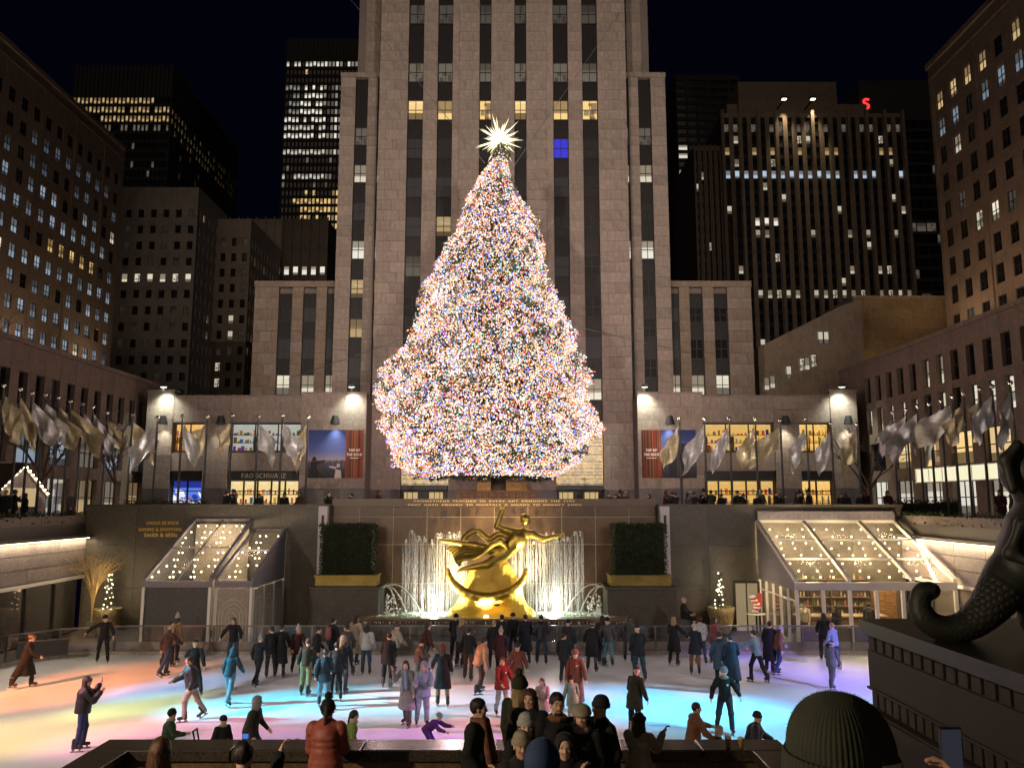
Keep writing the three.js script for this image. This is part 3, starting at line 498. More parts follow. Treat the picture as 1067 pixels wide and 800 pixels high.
const finDark = std([0.035, 0.03, 0.028], 0.6, { map: T.metal }), stoneDark = std([0.30, 0.245, 0.20], 0.9, { map: T.lime }), stoneGrey = std([0.30, 0.275, 0.25], 0.9, { map: T.lime }), stoneBrown = std([0.42, 0.33, 0.25], 0.9, { map: T.lime });
{ // finned tower with a lit crown, far behind
  const a = onZ(78, 68, -280), b = onZ(180, 70, -280);
  slabTower('finned_tower', 'black finned tower with three lit bands of windows under its top', { x0: a.x, x1: b.x, z: -280, depth: 72, y1: a.y, wall: finDark, cols: 24, rowH: 3.5, winH: 2.3, winW: .62, crown: 9.5, sideSign: 1, finned: 24,
    pick: (i, k, r) => k < 3 ? (r() < .92 && !(k === 0 && i > 19) ? L('warm', .6, i) : null) : k === 3 ? (r() < .7 ? L('dim', .5, i) : null) : r() < .06 ? L('dim', .4, i) : null,
    sidePick: (i, k, r) => k > 0 && k < 4 ? (r() < .85 ? L('warm', .42, i) : null) : r() < .04 ? L('dim', .4, i) : null });
}
{
  const a = onZ(116, 195, -142), b = onZ(207, 200, -142);
  slabTower('brick_office_block', 'dark grey stepped office block with one row of five bright windows', { x0: a.x, x1: b.x, z: -142, depth: 15, y1: a.y, wall: stoneGrey, cols: 7, rowH: 3.0, winH: 1.5, winW: .46, sideSign: 1,
    pick: (i, k, r) => k === 4 ? L('white', .8, i) : (k > 10 && r() < .25) ? L('white', .4, i) : r() < .3 ? L('dim', .06, i) : null, sidePick: (i, k, r) => r() < .15 ? L('warm', .6, i) : null });
  const c = onZ(206, 228, -152), d = onZ(262, 228, -152);
  slabTower('stone_office_block', 'dark brown office block with scattered dim windows between taller blocks', { x0: c.x, x1: d.x, z: -152, depth: 20, y1: c.y, wall: stoneDark, cols: 5, rowH: 3.05, winH: 1.6, winW: .46, sideSign: 1, pick: (i, k, r) => r() < .12 ? L('white', .55, i) : r() < .2 ? L('dim', .08, i) : null });
  const e = onZ(240, 228, -175), f = onZ(342, 228, -175);
  slabTower('ribbed_office_block', 'low ribbed office block with a row of square lit windows beside the skyscraper', { x0: e.x, x1: f.x, z: -175, depth: 14, y1: e.y, wall: stoneDark, cols: 11, rowH: 3.1, winH: 1.9, winW: .56, crown: 8.5, finned: 11, pick: (i, k, r) => k === 0 ? (i > 2 ? L('bright', .9, i) : null) : k === 2 ? (r() < .6 ? L('dim', .5, i) : null) : r() < .06 ? L('dim', .3, i) : null });
}
{
  const a = onZ(299, 40, -330), b = onZ(382, 40, -330);
  slabTower('glass_tower', 'dark glass tower with many lit office floors beside the skyscraper', { x0: a.x, x1: b.x, z: -330, depth: 40, y1: a.y, wall: finDark, cols: 21, rowH: 3.65, winH: 2.3, winW: .66, crown: 7, finned: 21,
    pick: (i, k, r, n) => k === 0 ? (r() < .95 ? L('bright', .8, i) : null) : k === 1 ? (i === 5 ? L('amber', .8, i) : null) : k === 2 ? null : k < 7 ? (r() < .8 ? L('bright', i > 3 && i < 10 ? .95 : .25, i) : null) : k < 10 ? (r() < .95 ? L('bright', .6 + .3 * (k % 2), i) : null) : k === 11 ? (r() < .9 ? L('bright', .6, i) : null) : k === 14 ? (r() < .9 ? L('bright', .6, i) : null) : k > 15 && k < 25 ? (r() < .7 && i > (k - 15) * 1.2 ? L('amber', .75, i) : null) : r() < .06 ? L('dim', .5, i) : null });
}
{
  const a = onZ(704, 78, -330), b = onZ(770, 78, -330);
  slabTower('slender_tower', 'slender dark tower with a column of bright office windows beside the skyscraper', { x0: a.x, x1: b.x, z: -330, depth: 30, y1: a.y, wall: finDark, cols: 6, rowH: 3.7, winH: 2.2, winW: .8, finned: 3, pick: (i, k, r) => i === 0 && k > 7 && k < 22 && k % 5 ? L('bright', .8, k) : r() < .04 ? L('dim', .5, i) : null });
}
{ // stepped stone tower with two lamps at its crown
  const Z = -215, top = onZ(726, 118, Z), x0 = onZ(752, 118, Z).x, x1 = onZ(940, 118, Z).x, t1 = onZ(768, 87, Z - 6), t2 = onZ(870, 87, Z - 6);
  const t = slabTower('stepped_stone_tower', 'broad ribbed stone tower with two floodlights under its stepped crown', { x0, x1, z: Z, depth: 34, y1: top.y, wall: stoneBrown, cols: 20, rowH: 3.4, winH: 2.2, winW: .52, dep: .6, crown: 1.2, strips: 1,
    pick: (i, k, r) => k === 0 ? (r() < .6 ? L('dim', .4, i) : null) : k === 2 && r() < .4 ? L('warm', .5, i) : k === 4 ? (r() < .93 ? L('cool', .85, i) : null) : k === 3 || k === 9 ? (r() < .3 ? L('white', .35, i) : null) : k === 8 ? (i > 2 && i < 6 ? L('bright', .95, i) : null) : k === 14 ? (r() < .6 ? L('white', .5, i) : null) : r() < .10 ? L('white', .6, i) : null });
  const w = x1 - x0; part(t, 'crown_block', [bx(t1.x - t.position.x, t2.x - t.position.x, top.y - 5.02, t1.y - 5, -24, -5), bx(t1.x - t.position.x - 3, t2.x - t.position.x + 9, top.y - 5.01, (t1.y + top.y) / 2 - 5, -26, -6.5)], stoneBrown);
  for (let i = 0; i <= 20; i += 2) part(t, 'wall_rib', bx(-w / 2 + w * i / 20 - .45, -w / 2 + w * i / 20 + .45, 0, top.y - 5 + .8, .001, .6), stoneBrown);
  slabTower('stepped_stone_annexe', 'ribbed stone annexe lower than the broad stone tower next to it', { x0: onZ(722, 150, Z - 2).x, x1: x0 - .3, z: Z - 1, depth: 30, y1: onZ(724, 150, Z).y, wall: stoneBrown, cols: 5, rowH: 3.4, winH: 2.2, winW: .4, strips: 1, dep: .5, pick: (i, k, r) => r() < .06 ? L('white', .5, i) : null, finned: 5 });
  for (const u of [817, 847]) {
    const p = onZ(u, 104, Z + 1), f = thing('crown_floodlight', 'bright floodlight on the stone tower crown, ' + (u < 830 ? 'nearer the skyscraper' : 'nearer the red letter sign'), 'floodlight', 'floodlights on the stone tower crown', [p.x, p.y, p.z]);
    part(f, 'housing', bx(-.8, .8, .1, .7, -.4, .9), M.black); part(f, 'lens', bx(-.6, .6, .0, .1, -.2, .7), glow([1, .9, .7], 6)); part(f, 'bracket', bx(-.12, .12, 0, .4, -6.2, -.4), M.black);
    spotAt(V(p.x, p.y - .15, p.z + 1), V(p.x, p.y - 20, p.z - 1.6), [1, .8, .5], 900, .42, .9, 8);
  }
}
{
  const Z = -240, a = onZ(894, 84, Z), b = onZ(985, 84, Z);
  const t = slabTower('black_glass_tower', 'black glass tower of thin floor lines carrying a small red letter sign', { x0: a.x, x1: b.x, z: Z, depth: 40, y1: a.y, wall: finDark, cols: 9, rowH: 3.7, winH: 2.7, winW: .93, crown: 12, pick: (i, k, r) => (k === 5 && i < 4) || (k === 11 && i < 3) ? L('dim', .5, i) : k === 16 && i > 1 && i < 5 ? L('bright', .7, i) : r() < .07 ? L('dim', .3, i) : null });
  const p = onZ(903, 108, Z + .6); part(t, 'red_letter_sign', words('S', 3.6, .3).translate(p.x - t.position.x, p.y - 5 - 1.8, .4), glow([1, .05, .05], 1.3));
}
{ // long low block lit from the street, between the shop wing and the office building
  const t = thing('stone_annexe', 'low blank stone block with dark windows behind the clothes shop roof', 'building', null, [0, PLAZA, -88]);
  const a = onZ(790, 362, -88), b = onZ(888, 312, -88);
  const q = [[a.x, 0], [b.x + 1, 0], [b.x + 1, b.y - PLAZA], [b.x - 1, b.y - PLAZA - .6], [a.x, a.y - PLAZA]];
  part(t, 'gable_wall', poly(q, 4).translate(0, 0, -4), stoneBrown);
  const m = frameAt(0, 0, .02); for (const [u, v] of [[855, 352], [861, 352], [836, 380], [841, 379], [848, 376], [822, 388], [805, 398], [799, 400]]) { const p = onZ(u, v, -88); windowAt(t, frameAt(0, 0, .14), p.x - .3, p.x + .3, p.y - PLAZA - .7, p.y - PLAZA + .7, .1, L('white', .6, u), { mull: 0, trans: 0, bar: .05 }); }
}

{ // blank stone penthouse block lit by an amber lamp, beyond the warm topped tower
  const z = -98, a = onZ(889, 311, z), b = onZ(992, 307, z), t = thing('stone_penthouse', 'blank amber lit stone block beside the warm topped office tower', 'building', null, [(a.x + b.x) / 2, PLAZA, z]), w = b.x - a.x, H = a.y - PLAZA;
  part(t, 'core', bx(-w / 2 + .1, w / 2, 0, H - .1, -9, -.13), M.mortar);
  slabs(t, [[-w / 2, w / 2, 8, H]], I4, { bw: 2.6, bh: 1.3, seed: 91, mats: [std([.36, .27, .16], .9, { map: T.lime }), std([.33, .25, .15], .9, { map: T.lime })], gap: .02 });
  part(t, 'side_wall', bx(-w / 2, -w / 2 + .1, 0, H, -9, -.13), stoneBrown); part(t, 'coping', bx(-w / 2 - .1, w / 2, H, H + .35, -9, .12), stoneBrown);
}
// ---------------------------------------------------------------- plaza ground, sunken court, ice
{
  const sh = new THREE.Shape([[-260, -60], [260, -60], [260, 420], [-260, 420]].map(([x, y]) => new THREE.Vector2(x, y)));
  const hole = new THREE.Path([[-20.6, -16], [20.6, -16], [20.6, 42.55], [-20.6, 42.55]].map(([x, y]) => new THREE.Vector2(x, y))); sh.holes.push(hole);
  const g = new THREE.ExtrudeGeometry(sh, { depth: .3, bevelEnabled: false }).rotateX(-Math.PI / 2).translate(0, PLAZA - .3, 0);
  struct('plaza_pavement', metreUV(g), std([.13, .125, .12], .7, { map: T.granite }));
  struct('court_floor', bx(-20.6, 20.6, -.4, -.03, -42.5, -13), std([.16, .145, .13], .7, { map: T.granite }));
}
const RX = 18.7, RZ0 = -35.0, RZ1 = -16.6, RR = 3.6;
function rinkShape(grow = 0) {
  const s = new THREE.Shape(), x = RX + grow, a = -RZ0 + grow, b = -RZ1 - grow, r = RR + grow;
  s.moveTo(-x + r, b); s.lineTo(x - r, b); s.absarc(x - r, b + r, r, -Math.PI / 2, 0); s.lineTo(x, a - r); s.absarc(x - r, a - r, r, 0, Math.PI / 2); s.lineTo(-x + r, a); s.absarc(-x + r, a - r, r, Math.PI / 2, Math.PI); s.lineTo(-x, b + r); s.absarc(-x + r, b + r, r, Math.PI, 1.5 * Math.PI); return s;
}
{
  // skate-cut ice: pale, lightly mottled, thin curved blade scratches
  const N = 1024, d = new Uint8Array(N * N * 4), h = new Float32Array(N * N).fill(1);
  const r = rng(77);
  for (let k = 0; k < 1500; k++) { let x = r() * N, y = r() * N, a = r() * 6.28, c = (r() - .5) * .02; const L = 60 + r() * 260, w = .05 + r() * .12; for (let i = 0; i < L; i++) { x += Math.cos(a); y += Math.sin(a); a += c; h[(((y | 0) % N + N) % N) * N + (((x | 0) % N + N) % N)] -= w; } }
  for (let j = 0; j < N; j++) for (let i = 0; i < N; i++) { const k = j * N + i, f = fbm(i / N, j / N, 5, 5), v = Math.max(.5, Math.min(1, .93 + .14 * (f - .5) - .16 * (1 - h[k]))); d.set([v * 250, v * 252, v * 255, 255], k * 4); }
  const t = new THREE.DataTexture(d, N, N); t.wrapS = t.wrapT = THREE.RepeatWrapping; t.magFilter = THREE.LinearFilter; t.minFilter = THREE.LinearMipmapLinearFilter; t.generateMipmaps = true; t.colorSpace = THREE.SRGBColorSpace; t.repeat.set(1 / 9, 1 / 9); t.needsUpdate = true;
  const rt = tex(256, (u, v) => { const k = .44 + .30 * (fbm(u, v, 24, 4) - .5); return [k, k, k]; }, 7, false);
  struct('ice', metreUV(new THREE.ExtrudeGeometry(rinkShape(), { depth: .05, bevelEnabled: false, curveSegments: 14 }).rotateX(-Math.PI / 2).translate(0, -.05, 0)), std([.80, .82, .85], 1, { map: t, roughnessMap: rt }));
  const k = rinkShape(.32); k.holes.push(rinkShape(.004)); struct('rink_kerb', metreUV(new THREE.ExtrudeGeometry(k, { depth: .2, bevelEnabled: false, curveSegments: 14 }).rotateX(-Math.PI / 2).translate(0, -.06, 0)), std([.55, .5, .46], .6, { map: T.granite }));
}
// railing round the rink: posts, rails, board and glass panels
{
  const path = rinkShape(.2).getSpacedPoints(52).map((p) => V(p.x, 0, -p.y));
  const t = thing('rink_railing', 'low railing of grey boards and clear panels running round the ice', 'railing', null, [0, .14, 0]);
  const glass = new THREE.MeshPhysicalMaterial({ color: C(.9, .92, .92), roughness: .08, transmission: 1, thickness: 0, ior: 1.45 }), board = std([.30, .27, .26], .55, { map: T.metal });
  for (let i = 0; i < 52; i++) {
    const a = path[i], b = path[(i + 1) % 52]; if ((a.z > -17.3 && b.z > -17.3)) continue;
    const d = b.clone().sub(a), n = V(0, 1, 0), L = d.length(), m = new THREE.Matrix4().makeRotationY(Math.atan2(-d.z, d.x)).setPosition(a.x, 0, a.z);
    part(t, 'post', bx(-.035, .035, 0, 1.02, -.035, .035).applyMatrix4(m), M.steel);
    part(t, 'top_rail', bx(.036, L - .036, .96, 1.02, -.03, .03).applyMatrix4(m), M.steel);
    part(t, 'kick_board', bx(.05, L - .05, .02, .36, -.015, .015).applyMatrix4(m), board);
    part(t, 'clear_panel', bx(.05, L - .05, .4, .93, -.006, .006).applyMatrix4(m), glass);
  }
}
// ---------------------------------------------------------------- walls of the court
{
  // brown granite wall behind the fountain
  const t = thing('fountain_wall', 'polished brown granite wall behind the fountain with a two line inscription', 'wall', null, [0, 0, -42]);
  part(t, 'backing', bx(-8.25, 8.25, 0, 6.36, -.8, -.1), M.mortar);
  const xs = [-8.25, -6.85, -5.13, -3.42, -1.71, 0, 1.71, 3.42, 5.13, 6.85, 8.25], ys = [0, 2.2, 4.12, 5.5, 6.0];
  const r = rng(4); for (let i = 0; i < 10; i++) for (let j = 0; j < 4; j++) { const e = part(t, 'granite_slab', blockShape(xs[i + 1] - xs[i] - .025, ys[j + 1] - ys[j] - .025, .1, (i + j) % 4), BROWNS[Math.floor(r() * 3)]); e.position.set((xs[i] + xs[i + 1]) / 2, (ys[j] + ys[j + 1]) / 2, -.05 + (r() - .5) * .006); }
  const joint = part(t, 'pale_joint', [...xs.slice(1, -1).map((x) => bx(x - .012, x + .012, 0, 6, -.09, .001)), ...ys.slice(1, -1).map((y) => bx(-8.25, 8.25, y - .012, y + .012, -.088, -.0005))], std([.42, .29, .18], .6));
  const cop = part(t, 'coping', bx(-8.25, 8.25, 6.0, 6.42, -.8, .06), M.brown);
  part(cop, 'inscription_lettering', [words('PROMETHEUS  TEACHER  IN  EVERY  ART  BROUGHT  THE  FIRE', .085, .012).scale(2.4, 1, 1).translate(0, 6.26, .06), words('THAT  HATH  PROVED  TO  MORTALS  A  MEANS  TO  MIGHTY  ENDS', .085, .012).scale(2.4, 1, 1).translate(0, 6.07, .06)], std([.6, .42, .22], .45, { metalness: .6 }));
}
for (const s of [-1, 1]) {
  const X = (a, b) => s < 0 ? [-b, -a] : [a, b];
  const t = thing('court_wall', s < 0 ? 'grey granite court wall carrying gold dining lettering behind the closed pavilion' : 'grey granite court wall behind the glowing restaurant pavilion', 'wall', null, [0, 0, -41.4]);
  part(t, 'backing', bx(...X(8.3, 20.5), 0, 6.0, -1.2, -.1), M.mortar);
  const xs = [8.3, 10.7, 13.1, 15.5, 17.9, 20.45], ys = [0, 2.05, 4.1, 6.0]; const r = rng(14 + s);
  for (let i = 0; i < 5; i++) for (let j = 0; j < 3; j++) { const e = part(t, 'granite_slab', blockShape(xs[i + 1] - xs[i] - .012, ys[j + 1] - ys[j] - .012, .1, (i + j) % 4), GRANS[Math.floor(r() * 3)]); e.position.set(s * (xs[i] + xs[i + 1]) / 2, (ys[j] + ys[j + 1]) / 2, -.05 + (r() - .5) * .004); }
  part(t, 'coping', bx(...X(8.25, 20.5), 6.0, 6.14, -1.25, .06), M.granite);
  // upright light post at the corner of the fountain bay
  const e = part(t, 'corner_pylon', rbx(...X(8.28, 8.75), 2.3, 6.05, .01, .3, .03), std([.5, .46, .5], .5)); part(e, 'pylon_mark', bx(...X(8.45, 8.58), 4.7, 5.6, .3, .312), M.frame);
  if (s < 0) {
    const gold = std([.72, .47, .10], .4, { metalness: .3 }), p = onZ(166, 549, -41.3), q = onZ(166, 561.5, -41.3);
    part(t, 'gold_lettering', [words('UNDER 30 ROCK', .155, .03).translate(p.x + .1, p.y + .12 - 0, .002), words('DINING & SHOPPING', .155, .03).translate(p.x, p.y - .2, .002)], gold);
    part(t, 'restaurant_lettering', words('Smith & Mills', .19, .03).translate(q.x, q.y + .1, .002), std([.78, .58, .22], .4, { metalness: .3 }));
  }
  // planter pedestal, brass planter box and clipped hedge
  const pd = single('planter_pedestal', s < 0 ? 'grey granite pedestal under the brass planter on the toy shop side' : 'grey granite pedestal under the brass planter on the clothes shop side', 'pedestal', [rbx(...X(5.4, 8.7), 0, 2.15, -41.35, -39.6, .03), bx(...X(5.3, 8.7), 2.15, 2.28, -41.35, -39.5)], M.graniteB);
  single('planter_box', s < 0 ? 'brass planter box holding a clipped hedge on the toy shop side' : 'brass planter box holding a clipped hedge on the clothes shop side', 'planter', [rbx(...X(5.6, 8.5), 2.285, 2.78, -41.2, -39.8, .03), bx(...X(5.55, 8.55), 2.72, 2.8, -41.25, -39.75)], std([.55, .40, .10], .45, { metalness: .6, map: T.metal }));
  hedgeBox('clipped_hedge', s < 0 ? 'tall square clipped hedge beside the fountain on the toy shop side' : 'tall square clipped hedge beside the fountain on the clothes shop side', X(5.75, 8.35), [2.79, 5.2], [-41.1, -39.9], 5200, .085, 300 + s);
}
function leafGeo(w = 1) { const g = new THREE.BufferGeometry(); g.setAttribute('position', new THREE.Float32BufferAttribute([0, 0, 0, .5 * w, .45, .12, 0, 1, 0, -.5 * w, .45, .12], 3)); g.setIndex([0, 1, 2, 0, 2, 3]); g.setAttribute('uv', new THREE.Float32BufferAttribute([0, 0, 1, 0, 1, 1, 0, 1], 2)); g.computeVertexNormals(); return g; }
function leafCloud(parent, name, pts, size, mat, seed) { // pts: [pos, outward]
  const r = rng(seed), im = new THREE.InstancedMesh(leafGeo(.8), mat, pts.length), q = new THREE.Quaternion(), m = new THREE.Matrix4(), e = new THREE.Euler();
  pts.forEach(([p], i) => { e.set(r() * 6.3, r() * 6.3, r() * 6.3); const s = size * (.6 + .8 * r()); im.setMatrixAt(i, m.compose(p, q.setFromEuler(e), V(s, s, s))); const k = .6 + .8 * r(); im.setColorAt(i, C(k, k * (0.9 + .2 * r()), k)); });
  im.name = name; shade(im); stuff(im); parent.add(im); return im;
}
function hedgeBox(name, label, [x0, x1], [y0, y1], [z0, z1], n, size, seed, cat = 'hedge') {
  const t = thing(name, label, cat, null, [(x0 + x1) / 2, y0, (z0 + z1) / 2]), r = rng(seed), w = x1 - x0, h = y1 - y0, d = z1 - z0, pts = [];
  part(t, 'branches', bx(-w / 2 + .12, w / 2 - .12, .0, h - .15, -d / 2 + .12, d / 2 - .12), std([.018, .022, .010], .95));
  for (let i = 0; i < n; i++) { const k = r(), bulge = .10 * (r() - .5); let p; if (k < .62) p = V((r() - .5) * w, r() * h, d / 2 - .12 * r() + bulge); else if (k < .8) p = V((r() < .5 ? -1 : 1) * (w / 2 - .1 * r()) + bulge, r() * h, (r() - .5) * d); else p = V((r() - .5) * w, h - .14 * r() + bulge, (r() - .5) * d); { const n = .16 * (fbm(p.x * .3 + seed, p.y * .3 + p.z * .2, 5, 3) - .5) * 2; p.addScaledVector(V(p.x / w, (p.y / h - .5) * .8, p.z / d), n); } pts.push([p]); }
  leafCloud(t, 'leaves', pts, size, M.foliage, seed + 1); return t;
}
// side walls of the court: lit strip under the coping, stone fascia, restaurant glazing
for (const s of [-1, 1]) {
  const t = thing('terrace_wall', s < 0 ? 'terrace front with a warm light strip over purple grey stone and dark restaurant glass' : 'terrace front with a warm light strip over pale stone beside the restaurant pavilion', 'wall', null, [s * 20.3, 0, -28], s < 0 ? Math.PI / 2 : -Math.PI / 2);
  const A = -13.3, B = 13.3, r = rng(55 + s); // local x along the wall, +z into the court
  part(t, 'backing', bx(A, B, 2.7, 5.6, -.6, -.12), M.mortar);
  for (let i = 0; i < 11; i++) for (let j = 0; j < 3; j++) { const w = (B - A) / 11, x = A + w * (i + .5) , e = part(t, 'stone_slab', blockShape(w - .03, .56, .12, (i + j) % 4), [std([.42, .36, .37], .7, { map: T.granite }), std([.38, .33, .35], .7, { map: T.granite })][0]); e.position.set(x, 3.04 + j * .59, -.06); }
  part(t, 'coping', [bx(A, B, 4.52, 4.66, -.6, .28), bx(A, B, 4.66, 5.2, -.6, -.1)], M.graniteB);
  const st = part(t, 'light_strip', bx(A + .1, B - .1, 4.48, 4.515, .12, .2), glow([1, .8, .5], 6));
  const n = 6; for (let i = 0; i < n; i++) { const L = new THREE.RectAreaLight(C(1, .78, .5), 55, (B - A) / n - .1, .08); const wx = s * (20.3 - .16), z = -28 + (A + (B - A) * (i + .5) / n); L.position.set(wx, 4.46, z); L.lookAt(wx + s * .12, 2, z); L.rotateZ(0); const q = new THREE.Object3D(); scene.add(L); }
  part(t, 'soffit_rail', bx(A, B, 2.55, 2.7, -.5, .06), M.whitePaint);
  // glazing
  for (let i = 0; i < 12; i++) { const w = (B - A) / 12, x = A + w * i; const e = part(t, 'glass_pane', bx(x + .08, x + w - .08, .1, 2.52, -.3, -.27), phys([.55, .5, .45], .05, { transmission: .85, thickness: 0, ior: 1.5 })); part(e, 'glazing_post', bx(x - .06, x + .06, 0, 2.54, -.36, -.18), M.black); }
  part(t, 'dining_room', [bx(A, B, 0, 2.54, -4.4, -4.2), bx(A, B, 2.56, 2.62, -4.2, -.61), bx(A, B, -.02, .02, -4.2, -.4)], std([.20, .13, .08], .8, { map: T.wood }));
  { const g = []; for (let i = 0; i < 9; i++) { const x = A + 1.2 + i * 2.9, z = -1.5 - r() * 1.8; g.push(lathe([[.02, .72], [.45, .72], [.45, .76], [.02, .76]], 14).translate(x, 0, z), bar(V(x, 0, z), V(x, .72, z), .04)); for (const k of [-1, 1]) g.push(rbx(x + k * .75 - .22, x + k * .75 + .22, .42, .5, z - .2, z + .2, .02), rbx(x + k * .95 - .03, x + k * .95 + .03, .5, .95, z - .2, z + .2, .02), bar(V(x + k * .75, 0, z), V(x + k * .75, .42, z), .03)); } part(t, 'dining_furniture', g, std([.07, .045, .03], .5)); }
  for (let i = 0; i < 7; i++) { const x = A + 1.9 + i * 3.9; const e = part(t, 'pendant_lamp', ball(x, 2.1, -2.4, .1), glow([1, .66, .3], 3.5)); const wp = e.localToWorld(V(x, 2.1, -2.4)); t.updateMatrixWorld(true); pointAt(t.localToWorld(V(x, 2.1, -2.25)), [1, .62, .3], 1.6); }
  hedgeBox('terrace_hedge', s < 0 ? 'low brown green hedge along the terrace edge above the dark restaurant glass' : 'low yellow green hedge along the terrace edge above the glowing pavilion', [-1, 1].map((k) => s * 20.75 + k * .38), [5.2, 5.75], [-42, -15], 7000, .1, 400 + s);
}
// ---------------------------------------------------------------- glass pavilions with string lights
const clearRoof = new THREE.MeshPhysicalMaterial({ color: C(.86, .84, .8), roughness: .12, transmission: 1, thickness: 0, ior: 1.45 }), fabric = std([.34, .31, .37], .75, { map: T.cloth }), shutter = std([.10, .10, .105], .7, { map: T.cloth }), beige = std([.46, .40, .33], .6, { map: T.cloth });
const bulbGlow = glow([1, .80, .48], 14);
function stringLights(label, rows) { // rows: [from, to, n]
  const t = thing('string_lights', label, 'string lights', 'string lights under the pavilion roofs'), bulbG = new THREE.SphereGeometry(.036, 8, 6);
  for (const [a, b, n] of rows) {
    const pts = range(n * 4 + 1).map((i) => { const k = i / (n * 4), p = a.clone().lerp(b, k); p.y -= .10 * Math.abs(Math.sin(k * Math.PI * 2)); p.x += .16 * Math.sin(k * 9 + a.x * 7); return p; });
    part(t, 'wire', new THREE.TubeGeometry(new THREE.CatmullRomCurve3(pts), n * 4, .008, 4), M.black);
    for (let i = 0; i < n; i++) { const p = pts[i * 4 + 2]; const e = part(t, 'bulb', bulbG, bulbGlow); e.position.set(p.x, p.y - .06, p.z); }
  }
  return t;
}
function slope(x, zf, ye, zb, yr, k) { return V(x, ye + (yr - ye) * k, zf + (zb - zf) * k); }
// concentric arch relief on a panel
function archPanel(parent, m, w, h, mat) {
  const e = part(parent, 'wall_panel', rbx(-w / 2, w / 2, 0, h, -.06, 0, .01).applyMatrix4(m), mat), g = [];
  for (let k = 1; k <= 4; k++) { const r = w * .11 * k, y = h * .52, pts = []; for (let i = 0; i <= 14; i++) { const a = Math.PI * i / 14; pts.push(V(-Math.cos(a) * r, y + Math.sin(a) * r * 1.25, 0)); } pts.unshift(V(-r, h * .1, 0)); pts.push(V(r, h * .1, 0)); g.push(new THREE.TubeGeometry(new THREE.CatmullRomCurve3(pts, false, 'catmullrom', .1), 40, .012, 4).applyMatrix4(m)); }
  part(e, 'arch_relief', g, std([.6, .52, .43], .6)); return e;
}
{ // closed pavilion pair
  const zf = -36, zb = -41.3, ye = 2.95, yr = 5.38;
  const t = thing('closed_pavilion', 'lean-to glass pavilion with grey roller shutters and a string lit sloping roof', 'pavilion', null, [0, 0, 0]);
  const x0 = -14.95, x1 = -12.1;
  part(t, 'roof_frame', [...[x0, x1].map((x) => beam(V(x, ye, zf), V(x, yr, zb), .14, .16)), ...[.5].map((k) => beam(slope(x0 + .08, zf, ye, zb, yr, k), slope(x1 - .08, zf, ye, zb, yr, k), .08, .08)), beam(V(x0 + .08, yr, zb), V(x1 - .08, yr, zb), .1, .1), beam(V((x0 + x1) / 2, ye, zf + .02), V((x0 + x1) / 2, yr, zb), .05, .05)], fabric);
  part(t, 'eave_fascia', bx(x0 - .06, x1 + .06, ye - .32, ye - .06, zf - .06, zf + .06), fabric);
  for (const [a, b] of [[0, .5], [.5, 1]]) for (const [p, q] of [[x0 + .07, (x0 + x1) / 2 - .03], [(x0 + x1) / 2 + .03, x1 - .07]]) { const A = slope(p, zf, ye, zb, yr, a), B = slope(q, zf, ye, zb, yr, a), Cc = slope(q, zf, ye, zb, yr, b), D = slope(p, zf, ye, zb, yr, b); part(t, 'roof_pane', quad(A.toArray(), B.toArray(), Cc.toArray(), D.toArray()), clearRoof); }
  for (const [p, q] of [[x0 + .09, (x0 + x1) / 2 - .015], [(x0 + x1) / 2 + .015, x1 - .09]]) part(t, 'roller_shutter', bx(p, q, .05, ye - .32, zf - .04, zf), shutter);
  part(t, 'corner_post', [bx(x0 - .06, x0 + .06, 0, ye - .325, zf - .07, zf + .07), bx(x1 - .06, x1 + .06, 0, ye - .325, zf - .07, zf + .07)], M.whitePaint);
  for (const x of [x0 + .01]) part(t, 'side_wall', poly([[-zf, 0], [-zb, 0], [-zb, yr - .1], [-zf, ye - .1]], .05).rotateY(Math.PI / 2).translate(x, 0, 0), shutter);
  part(t, 'back_wall', bx(x0 + .1, x1 - .1, .05, yr - .2, zb + .02, zb + .06), beige);
  stringLights('warm string lights under the roof over the roller shutters', range(6).map((i) => [slope(x0 + .3 + i * .46, zf, ye - .02, zb, yr - .02, .03), slope(x0 + .3 + i * .46, zf, ye - .02, zb, yr - .02, .97), 10]));
  for (const k of [.25, .75]) pointAt(slope((x0 + x1) / 2, zf, ye - .35, zb, yr - .35, k), [1, .78, .5], 13, 8);
  // smaller twin
  const u = thing('entry_pavilion', 'small lean-to pavilion with cream arch patterned doors beside the shuttered one', 'pavilion', null, [0, 0, 0]), a0 = -11.95, a1 = -10.4, zr = 4.88, f2 = -36.3;
  part(u, 'roof_frame', [...[a0, a1].map((x) => beam(V(x, ye, f2), V(x, zr, zb), .13, .15)), beam(slope(a0 + .08, f2, ye, zb, zr, .55), slope(a1 - .08, f2, ye, zb, zr, .55), .06, .06), beam(V(a0, zr, zb), V(a1, zr, zb), .1, .1)], fabric);
  part(u, 'eave_fascia', bx(a0 - .05, a1 + .05, ye - .36, ye - .08, f2 - .06, f2 + .06), fabric);
  for (const [a, b] of [[0, .55], [.55, 1]]) part(u, 'roof_pane', quad(slope(a0 + .07, f2, ye, zb, zr, a).toArray(), slope(a1 - .07, f2, ye, zb, zr, a).toArray(), slope(a1 - .07, f2, ye, zb, zr, b).toArray(), slope(a0 + .07, f2, ye, zb, zr, b).toArray()), clearRoof);
  archPanel(u, frameAt((a0 + a1) / 2, .05, f2 + .02), 1.35, 2.5, beige);
  part(u, 'corner_post', [bx(a0 - .05, a0 + .09, 0, ye - .365, f2 - .07, f2 + .07), bx(a1 - .07, a1 + .05, 0, ye - .365, f2 - .07, f2 + .07), bx(a1 - .05, a1 + .05, 0, zr - .5, zb + .02, zb + .14)], M.whitePaint);
